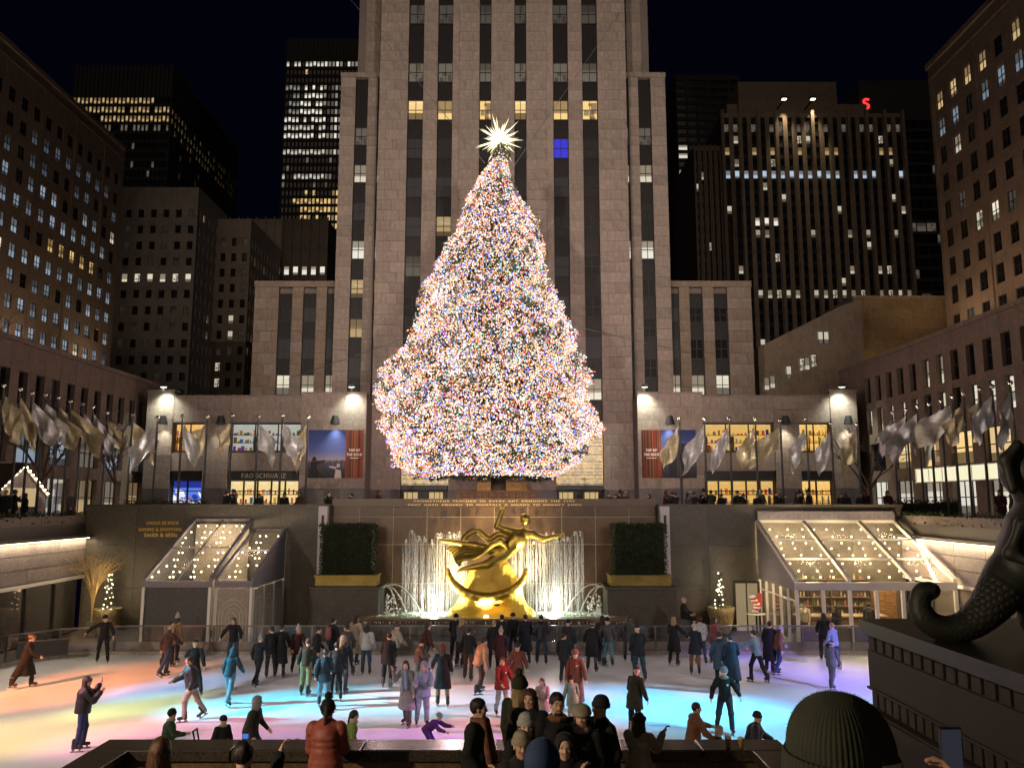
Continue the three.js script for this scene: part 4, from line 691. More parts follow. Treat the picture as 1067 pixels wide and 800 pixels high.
  for (let i = 0; i < 3; i++) archPanel(u, frameAt(a1 + .02, .05, f2 - .9 - i * 1.55, Math.PI / 2), 1.42, 2.45, beige);
  part(u, 'gable_fabric', poly([[-f2 + .06, 2.56], [-zb - .02, 2.56], [-zb - .02, zr - .05], [-f2 + .06, ye - .1]], .04).rotateY(Math.PI / 2).translate(a1 + .0, 0, 0), fabric);
  for (let i = 0; i < 4; i++) part(u, 'panel_post', bx(a1, a1 + .09, 0, 2.55, f2 - .12 - i * 1.55, f2 - .05 - i * 1.55), M.whitePaint);
  stringLights('warm string lights under the roof over the arch patterned doors', range(3).map((i) => [slope(a0 + .3 + i * .5, f2, ye - .02, zb, zr - .02, .03), slope(a0 + .3 + i * .5, f2, ye - .02, zb, zr - .02, .97), 8]));
  pointAt(slope((a0 + a1) / 2, f2, ye - .35, zb, zr - .35, .5), [1, .78, .5], 13, 8);
}
{ // glowing restaurant pavilion
  const zf = -36, zb = -41.3, ye = 2.92, yr = 5.3, x0 = 13.15, x1 = 20.0;
  const t = thing('restaurant_pavilion', 'glowing lean-to glass restaurant pavilion with string lights and a door in its side', 'pavilion', null, [0, 0, 0]);
  const xs = [x0, 15.45, 18.2, x1];
  part(t, 'roof_frame', [...xs.map((x) => beam(V(x, ye, zf), V(x, yr, zb), .15, .17)), ...[.33, .66].flatMap((k) => range(3).map((i) => beam(slope(xs[i] + .08, zf, ye, zb, yr, k), slope(xs[i + 1] - .08, zf, ye, zb, yr, k), .09, .09))), beam(V(x0, yr, zb + .06), V(x1, yr, zb + .06), .12, .14)], M.whitePaint);
  part(t, 'ridge_band', bx(x0, x1, yr + .08, yr + .5, zb - .02, zb + .12), fabric);
  part(t, 'eave_fascia', bx(x0 - .06, x1 + .06, ye - .42, ye - .08, zf - .06, zf + .08), std([.42, .38, .35], .6));
  for (let i = 0; i < 3; i++) for (const [a, b] of [[0, .33], [.33, .66], [.66, 1]]) part(t, 'roof_pane', quad(slope(xs[i] + .08, zf, ye, zb, yr, a).toArray(), slope(xs[i + 1] - .08, zf, ye, zb, yr, a).toArray(), slope(xs[i + 1] - .08, zf, ye, zb, yr, b).toArray(), slope(xs[i] + .08, zf, ye, zb, yr, b).toArray()), clearRoof);
  part(t, 'side_fabric', poly([[-zf + .06, ye - .45], [-zb - .02, 2.5], [-zb - .02, yr - .1], [-zf + .06, ye - .1]], .05).rotateY(Math.PI / 2).translate(x0 - .05, 0, 0), fabric);
  const glassP = new THREE.MeshPhysicalMaterial({ color: C(.93, .92, .9), roughness: .04, transmission: 1, thickness: 0, ior: 1.45 });
  // side: posts, panes, door
  for (let i = 0; i < 6; i++) { const z = zf - .05 - i * 1.04; part(t, 'side_post', bx(x0 - .05, x0 + .05, 0, 2.5, z - .05, z + .05), M.whitePaint); if (i < 5 && i !== 1) { const e = part(t, 'side_pane', bx(x0 - .01, x0 + .01, .1, 2.46, z - .98, z - .06), glassP); part(e, 'pane_bar', bx(x0 - .025, x0 + .025, 2.0, 2.06, z - .98, z - .06), M.whitePaint); } }
  const d = part(t, 'door', [bx(x0 - .04, x0 + .02, 0.02, 2.05, zf - 1.2, zf - 1.12), bx(x0 - .04, x0 + .02, .02, 2.05, zf - 2.06, zf - 1.98), bx(x0 - .04, x0 + .02, 1.97, 2.05, zf - 1.98, zf - 1.2), bx(x0 - .04, x0 + .02, .02, .3, zf - 1.98, zf - 1.2)], M.whitePaint); part(d, 'door_pane', bx(x0 - .015, x0 + .005, .3, 1.97, zf - 1.98, zf - 1.2), glassP); part(d, 'door_handle', bar(V(x0 - .09, .9, zf - 1.28), V(x0 - .09, 1.3, zf - 1.28), .015), M.steel);
  // front
  const fx = range(7).map((i) => x0 + (x1 - x0) * i / 6);
  for (let i = 0; i < 7; i++) part(t, 'front_post', bx(fx[i] - .07, fx[i] + .07, 0, ye - .425, zf - .06, zf + .06), M.whitePaint);
  for (let i = 0; i < 6; i++) { const e = part(t, 'front_pane', bx(fx[i] + .07, fx[i + 1] - .07, .98, 2.44, zf - .01, zf + .01), glassP); part(t, 'wood_dado', [bx(fx[i] + .07, fx[i + 1] - .07, .02, .95, zf - .03, zf + .03)], std([.16, .11, .08], .6, { map: T.wood })); }
  // interior: counters, shelves with jars, cabinet, plants
  const it = thing('bar_shelf', 'tall bar shelf full of bottles and jars inside the glowing pavilion', 'shelf', null, [16.4, 0, -40.6]); const r = rng(8);
  part(it, 'frame', [...range(6).map((i) => bx(-1.9, 1.9, .4 + i * .42, .44 + i * .42, -.3, .1)), ...range(5).map((i) => bx(-1.95 + i * .95, -1.9 + i * .95, 0, 2.6, -.3, .1)), bx(-1.95, 1.95, 0, 2.6, -.36, -.31)], std([.12, .08, .05], .6));
  { const by = [[.5, .2, .1], [.15, .3, .1], [.6, .55, .4], [.1, .08, .05]].map((c) => std(c, .2)); for (let i = 0; i < 6; i++) for (let k = 0; k < 22; k++) if (r() < .8) { const hh = .14 + r() * .2, x = -1.8 + k * .165, e = part(it, 'bottle', bottleGeo(), by[Math.floor(r() * 4)]); e.position.set(x, .441 + i * .42, -.08); e.scale.set(1, hh / .25, 1); } }
  const cb = thing('bar_counter', 'brown bar counter inside the glowing pavilion', 'counter', null, [16.2, 0, -39.2]); part(cb, 'front', bx(-2, 2, 0, 1.0, -.3, .3), std([.22, .13, .07], .6, { map: T.wood })); part(cb, 'top', bx(-2.1, 2.1, 1.0, 1.06, -.4, .4), std([.4, .3, .2], .3));
  single('wooden_cabinet', 'plain honey coloured cabinet inside the glowing pavilion', 'cabinet', [bx(18.3, 19.4, 0, 2.1, -40.9, -40.3), bx(18.35, 18.83, .1, 2.0, -40.3, -40.27), bx(18.87, 19.35, .1, 2.0, -40.3, -40.27)], std([.45, .27, .10], .6, { map: T.wood }));
  stringLights('warm string lights under the roof of the glowing restaurant pavilion', range(9).map((i) => [slope(x0 + .45 + i * .74, zf, ye - .05, zb, yr - .05, .04), slope(x0 + .45 + i * .74, zf, ye - .05, zb, yr - .05, .96), 8]));
  for (const [x, k] of [[14.3, .3], [16.6, .3], [19, .3], [14.3, .75], [16.6, .75], [19, .75]]) pointAt(slope(x, zf, ye - .4, zb, yr - .4, k), [1, .76, .44], 20, 8);
}
function bottleGeo() { return bottleGeo.g ??= lathe([[0, 0], [.035, 0], [.038, .02], [.038, .15], [.014, .19], [.014, .25], [0, .25]], 8); }
// urn planters with small lit shrubs
function urn(x, z, label, lab2, seed) {
  const t = thing('urn_planter', label, 'planter', null, [x, 0, z]); part(t, 'urn', lathe([[0, 0], [.34, 0], [.42, .1], [.62, .9], [.66, 1.25], [.58, 1.25], [.5, 1.0], [0, .95]], 24), std([.55, .44, .24], .5, { map: T.granite })); part(t, 'soil', new THREE.CylinderGeometry(.5, .5, .05, 16).translate(0, 1.05, 0), M.bark);
  const u = thing('lit_shrub', lab2, 'shrub', null, [x, 1.05, z]); const r = rng(seed), g = [bar(V(0, 0, 0), V(0, 1.1, 0), .03, .015)], bl = new THREE.SphereGeometry(.035, 6, 5);
  for (let i = 0; i < 14; i++) { const a = r() * 6.28, b = V(Math.cos(a) * (.12 + .2 * r()), .4 + 1.3 * r(), Math.sin(a) * (.12 + .2 * r())); g.push(bar(V(0, b.y * .6, 0), b, .012, .005, 5)); } part(u, 'twigs', g, M.bark);
  for (let i = 0; i < 26; i++) { const a = r() * 6.28, y = .1 + 1.7 * r(), q = (.34 - .12 * y) * (0.4 + .6 * r()), e = part(u, 'bulb', bl, glow.w ??= glow([1, .88, .6], 5)); e.position.set(Math.cos(a) * q, y, Math.sin(a) * q); }
  const pts = range(500).map(() => { const a = r() * 6.28, y = .1 + 1.7 * r(), q = (.36 - .13 * y) * Math.sqrt(r()); return [V(Math.cos(a) * q, y, Math.sin(a) * q)]; }); leafCloud(u, 'leaves', pts, .07, M.foliage, seed + 1);
  pointAt(V(x + .3, 2.3, z + 1.0), [1, .78, .45], 8, 5);
}
urn(onZ(112, 640, -40).x, -40, 'tall cream urn planter in the corner beside the roller shutters', 'little shrub with white lights in the urn beside the roller shutters', 21);
urn(onZ(752, 650, -40.4).x, -40.4, 'tall brown urn planter beside the door niche of the court wall', 'little shrub with white lights in the urn beside the door niche', 22);
{ // door niche with a striped ornament on a small table
  const x = onZ(778, 630, -41.3).x, t = thing('door_niche', 'lit glass door niche in the court wall beside the glowing pavilion', 'door', null, [x, 0, -41.28]);
  part(t, 'door_leaf', bx(-.55, .55, 0.02, 2.3, .03, .06), glow([1, .75, .42], .25)); part(t, 'frame', [bx(-.65, -.55, 0, 2.4, 0, .14), bx(.55, .65, 0, 2.4, 0, .14), bx(-.55, .55, 2.3, 2.4, 0, .14), bx(-.03, .03, .02, 2.3, .06, .1)], M.black);
  const b = thing('white_table', 'small round white table in front of the lit door niche', 'table', null, [x + .15, 0, -40.2]); part(b, 'top', lathe([[0, .93], [.42, .93], [.44, .96], [.42, .99], [0, .99]], 20), M.whitePaint); part(b, 'leg', bar(V(0, 0, 0), V(0, .93, 0), .05), M.black); part(b, 'base', new THREE.CylinderGeometry(.25, .28, .04, 16).translate(0, .02, 0), M.black);
  const c = thing('striped_ornament', 'red and white bow ornament standing on the white table', 'ornament', null, [x + .1, .99, -40.2]); const w = [], rd = []; for (let i = 0; i < 9; i++) { const a = i / 9; (i % 2 ? rd : w).push(new THREE.TorusGeometry(.1, .07, 8, 12).rotateX(Math.PI / 2).translate(.1 * Math.sin(a * 5), .1 + a * .75, 0)); } part(c, 'white_band', w, std([.8, .78, .75], .6)); part(c, 'red_band', rd, std([.5, .04, .03], .5)); part(c, 'ribbon', [rbx(.12, .34, .3, .95, -.05, .05, .04)], std([.55, .05, .04], .6));
}
// ---------------------------------------------------------------- terrace with polished parapet where the visitors stand
struct('overlook_floor', bx(-9, 9, 1.6, 1.9, -12.9, -7.2), std([.14, .13, .12], .7, { map: T.granite }));
for (let i = 0; i < 13; i++) struct('stair_step', bx(-6, 4.8, 1.6, 1.9 + .17 * (i + 1), -7.2 + i * .32, -7.2 + (i + 1) * .32), std([.14, .13, .12], .7, { map: T.granite }));
struct('upper_landing', bx(-16, 16, 3.6, 4.12, -3.04, 16), std([.14, .13, .12], .7, { map: T.granite }));
{
  const t = thing('overlook_parapet', 'polished brown granite parapet round the visitor terrace above the ice', 'parapet', null, [0, 1.9, 0]);
  const top = std([.10, .085, .07], .16, { map: T.granite }), face = std([.24, .165, .075], .45, { map: T.brown });
  const zb = -12.75, zf = -12.2, h = .9, xl = -5.1, xr = 4.86;
  part(t, 'wall_face', [bx(xl + .1, xr - .1, 0, h - .16, zb + .08, zf - .08), bx(xl + .1, xl + .45, 0, h - .16, zf - .079, -8), bx(xr - .45, xr - .1, 0, h - .16, zf - .079, -9.9), bx(xl + .2, xr - .2, h - .36, h - .31, zf - .08, zf - .05), bx(xl + .1, xr - .1, -.9, 0, zb + .08, zb + .2)], face);
  const cuts = [xl, -3.1, -1.25, .65, 2.2, 3.6, xr];
  for (let i = 0; i < 6; i++) part(t, 'coping_slab', rbx(cuts[i] + .008, cuts[i + 1] - .008, h - .16, h, zb, zf, .02), top);
  for (const x of [xl, xr - .55]) for (let i = 0; i < 3; i++) part(t, 'coping_slab', rbx(x, x + .55, h - .16, h, zf + .01 + i * 1.35, zf + (i + 1) * 1.35, .02), top);
}
// two paper cups left on the parapet
for (const [dx, dz] of [[0, 0], [.17, .05]]) { const p = onY(759, 778, 2.8), t = thing('paper_cup', 'brown paper cup with a pale lid standing on the parapet', 'cup', 'cups on the parapet', [p.x + dx, 2.8, p.z + dz]); part(t, 'cup', lathe([[0, 0], [.03, 0], [.043, .12], [0, .12]], 14), std([.30, .19, .08], .7)); part(t, 'lid', lathe([[0, .12], [.046, .12], [.046, .135], [.03, .15], [0, .15]], 14), std([.65, .6, .5], .5)); }
// black sign leaning at the parapet
{ const t = thing('leaning_sign', 'black sign board leaning beside the parapet', 'sign', null, [4.5, 1.9, -10.6]); part(t, 'board', new THREE.BoxGeometry(.05, 1.0, .8).rotateZ(-.35).translate(-.2, .5, 0), M.black); part(t, 'strut', beam(V(.05, 0, 0), V(-.2, .7, 0), .03, .03), M.frame); }
{ // granite pedestal with fluted bands under the dark bronze sculpture
  const t = thing('sculpture_pedestal', 'long dark granite pedestal with fluted bands under the bronze sea creature', 'pedestal', null, [4.92, 1.9, 0]);
  const g = std([.030, .021, .018], .6, { map: T.brown }), gd = std([.024, .017, .014], .6, { map: T.brown });
  const Z0 = -9.75, Z1 = -4.2, y = (v) => v - 1.9;
  part(t, 'shaft', bx(.06, 4, y(4.2), y(4.62), Z0 + .06, Z1), g);
  part(t, 'cornice', [bx(0, 4, y(4.86), y(4.95), Z0, Z1), bx(.02, 4, y(4.82), y(4.86), Z0 + .02, Z1), bx(.035, 4, y(4.79), y(4.82), Z0 + .035, Z1)], std([.034, .025, .021], .35, { map: T.brown }));
  part(t, 'frieze', bx(.08, 4, y(4.62), y(4.79), Z0 + .08, Z1), gd);
  part(t, 'plinth', [bx(.08, 4, y(4.0), y(4.2), Z0 + .08, Z1), bx(-.05, 4, 0, y(3.98), Z0 - .1, Z1)], gd); part(t, 'plinth_moulding', [bx(-.02, 4, y(3.94) + .04, y(4.0), Z0 - .02, Z1), bx(.04, 4, y(4.19), y(4.215), Z0 + .03, Z1)], g);
  for (const [a, b, st] of [[4.635, 4.775, .21], [4.015, 4.185, .17]]) for (let z = Z0 + .2; z < Z1 - .1; z += st) part(t, 'fluted_tablet', rbx(.045, .09, y(a), y(b), z - st * .36, z + st * .36, .012, 1), g);
}
// ---------------------------------------------------------------- fountain: basin, water, jets, gilded statue
{
  const zf = -38.4, zb = -41.95, ft = thing('fountain_basin', 'wide stone fountain basin with dripping icy rim in front of the brown wall', 'fountain', null, [0, 0, 0]);
  const fl = onZ(369, 645, zf).x, fr = onZ(657, 645, zf).x, rimY = onZ(500, 644, zf).y;
  const wall = (a, b, w, y0, y1) => { const d = V(b[0] - a[0], 0, b[1] - a[1]), L = d.length(); return rbx(0, L, y0, y1, -w / 2, w / 2, .02).applyMatrix4(new THREE.Matrix4().makeRotationY(Math.atan2(-d.z, d.x)).setPosition(a[0], 0, a[1])); };
  const pts = [[-5.35, -39.9], [fl, zf], [fr, zf], [5.35, -39.9]];
  part(ft, 'rim', [wall(pts[0], pts[1], .5, rimY - .12, rimY), wall([pts[1][0] + .2, zf], [pts[2][0] - .2, zf], .5, rimY - .121, rimY - .001), wall(pts[2], pts[3], .5, rimY - .122, rimY - .002)], std([.30, .22, .14], .35, { map: T.brown }));
  part(ft, 'basin_wall', [wall(pts[0], pts[1], .3, 0, rimY - .125), wall([pts[1][0] + .15, zf], [pts[2][0] - .15, zf], .3, 0, rimY - .126), wall(pts[2], pts[3], .3, 0, rimY - .127), bx(fl, fr, 0, .32, zf + .2, zf + .75)], std([.13, .11, .10], .5, { map: T.granite }));
  { const r = rng(6), g = []; for (let i = 0; i < 120; i++) { const x = fl + .2 + (fr - fl - .4) * r(), L = .06 + .16 * r() * r(); g.push(new THREE.ConeGeometry(.02 + .012 * r(), L, 5).rotateX(Math.PI).translate(x, rimY - .125 - L / 2, zf + .22)); } stuff(part(ft, 'rim_icicles', g, std([.75, .72, .68], .2))); }
  const wy = rimY - .14;
  { // rippled water sheet
    const nx = 130, nz = 40, g = new THREE.PlaneGeometry(fr - fl, zf - zb, nx, nz).rotateX(-Math.PI / 2).translate((fl + fr) / 2, wy, (zf + zb) / 2), p = g.attributes.position, r = rng(17);
    for (let i = 0; i < p.count; i++) { const x = p.getX(i), z = p.getZ(i), near = Math.exp(-Math.pow((z + 41.2) / 1.1, 2)); p.setY(i, wy + .02 * Math.sin(x * 5 + 3 * Math.sin(z * 3)) * (.4 + near) + .02 * Math.sin(z * 9 + x * 2) * (.3 + near) + .05 * near * (r() - .5)); }
    g.computeVertexNormals(); part(ft, 'water', g, phys([.26, .36, .25], .14, { clearcoat: .4 }));
    part(ft, 'basin_floor', bx(fl + .2, fr - .2, .3, wy - .2, zb, zf - .2), M.graniteB);
  }
  // jets: a row of thin rising and falling streams each side of the statue
  const jetMat = std([.86, .86, .82], .35, { transparent: true, opacity: .36 }), foam = std([.85, .87, .85], .6), r = rng(23);
  const zj = -41.25, topY = 4.62;
  for (let i = 0; i < 31; i++) {
    const x = -4.3 + 8.6 * i / 30 + (r() - .5) * .2; if (x > -1.35 && x < .7) continue;
    const g = [], h = topY + .45 * (r() - .5);
    for (let k = 0; k < 20; k++) {
      const n = 9, cx = x + (r() - .5) * .34, cz = zj + (r() - .5) * .22, y1 = h - 1.6 * r() * r(), y0 = wy + (r() < .7 ? 0 : r() * 1.5), pts2 = [];
      for (let q = 0; q <= n; q++) pts2.push(V(cx + .025 * Math.sin(q * 2.1 + k) + .012 * (r() - .5), y0 + (y1 - y0) * q / n, cz + .02 * (r() - .5)));
      g.push(new THREE.TubeGeometry(new THREE.CatmullRomCurve3(pts2), 12, .003 + .006 * r(), 4));
    }
    for (let k = 0; k < 60; k++) g.push(new THREE.OctahedronGeometry(.006 + .014 * r(), 0).translate(x + (r() - .5) * .26, wy + (h - wy) * r(), zj + (r() - .5) * .25));
    for (let k = 0; k < 8; k++) g.push(new THREE.IcosahedronGeometry(.03 + .03 * r(), 0).translate(x + (r() - .5) * .1, h - .25 * r(), zj + (r() - .5) * .1));
    part(ft, 'water_jet', g, jetMat);
  }
  { const g = []; for (let i = 0; i < 900; i++) { const s = r() < .5 ? -1 : 1, x = s < 0 ? -4.5 + 3.1 * r() : .8 + 3.7 * r(), z = zj + .15 + Math.abs(r() + r() - 1) * 1.1 * (r() < .3 ? 1.6 : .6); g.push(new THREE.OctahedronGeometry(.02 + .05 * r() * r(), 0).scale(1.4, .35, 1.4).translate(x, wy + .02 + .03 * r(), z)); } stuff(part(ft, 'foam', g, foam)); }
  // arching side spouts from the pedestals
  for (const s of [-1, 1]) for (const [k, reach, up] of [[0, 1.5, .25], [1, .9, .1], [2, .55, .05]]) {
    const a = V(s * 5.25, 2.2, -40.1 - k * .2), pts2 = range(14).map((i) => { const t = i / 13; return V(a.x - s * reach * t * 1.25, a.y + up * 4 * t * (1 - t) * 1.2 - (a.y - wy) * t * t, a.z); });
    const g = []; for (let q = 0; q < 5; q++) g.push(new THREE.TubeGeometry(new THREE.CatmullRomCurve3(pts2.map((p) => V(p.x + (r() - .5) * .05, p.y + (r() - .5) * .04, p.z + (r() - .5) * .1))), 24, .012 + .014 * r(), 5)); part(ft, 'side_spout', g, jetMat);
  }
  for (const s of [-1, 1]) { const g = []; for (let i = 0; i < 160; i++) g.push(new THREE.OctahedronGeometry(.02 + .05 * r(), 0).translate(s * (5.15 - .7 * r() * r()), wy + 1.0 * Math.pow(r(), 3), -40.2 + (r() - .5) * .5)); stuff(part(ft, 'splash', g, foam)); }
  // row of dark rosettes and underwater lamps along the rim
  part(ft, 'rim_studs', range(34).map((i) => ball(-3.9 + i * .23, rimY - .05, zf - .27, .035, 6, 5)), M.black);
  const lampMat = glow([1, .9, .62], 5);
  for (const [x, tx, ty, cd, c] of [[-3.2, -1.2, 3.6, 300, [1, .84, .5]], [2.6, .9, 4.2, 300, [1, .84, .5]], [-.3, -.2, 2.6, 200, [1, .86, .5]], [-3.0, -3.0, 2.4, 26, [1, .93, .8]], [3.0, 3.2, 2.4, 26, [1, .93, .8]]]) {
    const e = part(ft, 'basin_lamp', [new THREE.CylinderGeometry(.11, .13, .14, 12).rotateX(-.6).translate(x, wy + .1, zf - .55)], lampMat);
    spotAt(V(x, wy + .25, zf - .62), V(tx, ty, -40.4), c, cd, .75, .8, 4);
  }
  for (const x of [-2.9, 2.9]) { part(ft, 'basin_lamp', [new THREE.CylinderGeometry(.1, .1, .1, 12).translate(x, wy + .06, -40.75)], lampMat); pointAt(V(x, wy + .45, -40.5), [.9, 1, .86], 16, 5); }
}
{ // gilded statue: reclining draped figure over a rock mound
  const gold = std([.9, .63, .14], .36, { metalness: .9, map: T.metal, bumpMap: T.limeB, bumpScale: .01 }), rock = std([.82, .58, .12], .6, { metalness: .75, flatShading: true, bumpMap: T.brown, bumpScale: .03 });
  const zs = -40.35, P = (u, v, dz = 0) => { const p = onZ(u, v, zs); return V(p.x, p.y, dz); };
  const base = .8, t = thing('gilded_statue', 'gilded statue of a reclining draped figure on a rock mound in the fountain', 'statue', null, [0, base, zs]);
  const Q = (u, v, dz = 0) => { const p = P(u, v, dz); p.y -= base; return p; };
  { // mound: faceted rock
    const pr = [cap(Q(482, 640), Q(500, 600), .55, .5), cap(Q(540, 640), Q(525, 600), .55, .5), cap(Q(497, 618, .2), Q(530, 612, .2), .65, .6), cap(Q(505, 600), Q(522, 585), .6, .35), cap(Q(472, 640, .1), Q(550, 640, .1), .35, .35), cap(Q(490, 625, .45), Q(510, 590, .25), .4, .3), cap(Q(540, 630, .4), Q(528, 590, .2), .35, .25)];
    const g = net(pr, .17, .25), p = g.attributes.position; for (let i = 0; i < p.count; i++) { const x = p.getX(i), y = p.getY(i), n = .30 * (fbm(x * .21 + .3, y * .23, 4, 3) - .5); p.setX(i, x + n); p.setZ(i, p.getZ(i) + n * 2); } g.computeVertexNormals(); part(t, 'rock_mound', metreUV(g), rock);
  }
  { // crescent drape under the figure: a wide plain curved band
    const c = range(17).map((i) => { const k = i / 16, a = Math.PI * (1.02 + .96 * k); return Q(508 + 40 * Math.cos(a), 590 - 30 * Math.sin(a) * 1.0, .95); });
    const pr = []; for (let i = 0; i < 16; i++) { const k = Math.sin(Math.PI * (i + .5) / 16), f = (j) => .1 + .13 * Math.sin(Math.PI * j / 16); pr.push(cap(c[i], c[i + 1], f(i), f(i + 1))); } part(t, 'curved_band', net(pr, .05, .08), gold);
  }
  { // figure: legs trailing, torso raised, one arm up, one arm out
    const hip = Q(525, 576, .35), chest = Q(540, 561, .4), neck = Q(545, 552, .42), head = Q(547, 541, .45), sL = Q(530, 553, .3), sR = Q(553, 556, .5), eL = Q(518, 548, .35), hL = Q(523, 533, .35), eR = Q(566, 561, .55), hR = Q(582, 557, .6), kA = Q(497, 568, .45), fA = Q(463, 563, .4), kB = Q(508, 587, .6), fB = Q(482, 592, .55);
    const pr = [cap(hip, chest, .34, .42), cap(Q(533, 568, .38), chest, .33, .40), cap(sL, sR, .2, .2), cap(chest, neck, .24, .14), ell(head, .23, .29, .25), cap(sL, eL, .18, .14), cap(eL, hL, .14, .1), ell(hL.clone().add(V(0, .12, 0)), .09, .13, .06), cap(sR, eR, .18, .14), cap(eR, hR, .14, .1), cap(hip, kA, .32, .2), cap(kA, fA, .2, .1), cap(fA, fA.clone().add(V(-.28, .05, 0)), .07, .04), cap(hip, kB, .32, .21), cap(kB, fB, .2, .1), cap(fB, fB.clone().add(V(-.2, -.14, .05)), .07, .04)];
    for (const [h, dx, dy] of [[hL, .02, .2], [hR, .22, .02]]) for (let i = 0; i < 5; i++) pr.push(cap(h.clone().add(V(dx * .4 + (dy > dx ? (i - 2) * .04 : 0), dy * .6 + (dx > dy ? (i - 2) * .03 : 0), .02)), h.clone().add(V(dx + (dy > dx ? (i - 2) * .07 : .04), dy + .1 * (dy > dx) + (dx > dy ? (i - 2) * .05 : 0), .05)), .03, .022, { k: .015 }));
    part(t, 'figure', net(pr, .035, .08), gold);
    part(t, 'hair', net([ell(head.clone().add(V(-.03, .1, -.02)), .21, .2, .23), ell(head.clone().add(V(-.12, -.05, -.05)), .1, .16, .16)], .03, .06), gold);
    // drapery folds behind and along the legs
    const dr = []; for (let i = 0; i < 7; i++) { const o = i * .09, pts = [Q(535 - i, 570, .2 + o), Q(520, 571 - i * 1.4, .3 + o), Q(500, 566 + i * 2.2, .25 + o), Q(480, 567 + i * 2.6, .3 + o), Q(468 + i * 2, 572 + i * 2.4, .25 + o)]; const cv = new THREE.CatmullRomCurve3(pts).getPoints(9); for (let k = 0; k < 9; k++) dr.push(cap(cv[k], cv[k + 1], .1 + .03 * Math.sin(k + i), .1 + .03 * Math.sin(k + 1 + i), { k: .03 })); }
    const wv = new THREE.CatmullRomCurve3([Q(532, 560, .1), Q(520, 556, .05), Q(510, 562, .1), Q(497, 553, .05), Q(486, 558, .1), Q(482, 566, .15)]).getPoints(14); for (let k = 0; k < 14; k++) dr.push(cap(wv[k], wv[k + 1], .15, .15, { k: .06 }));
    part(t, 'drapery', net(dr, .04, .05), gold);
  }
}
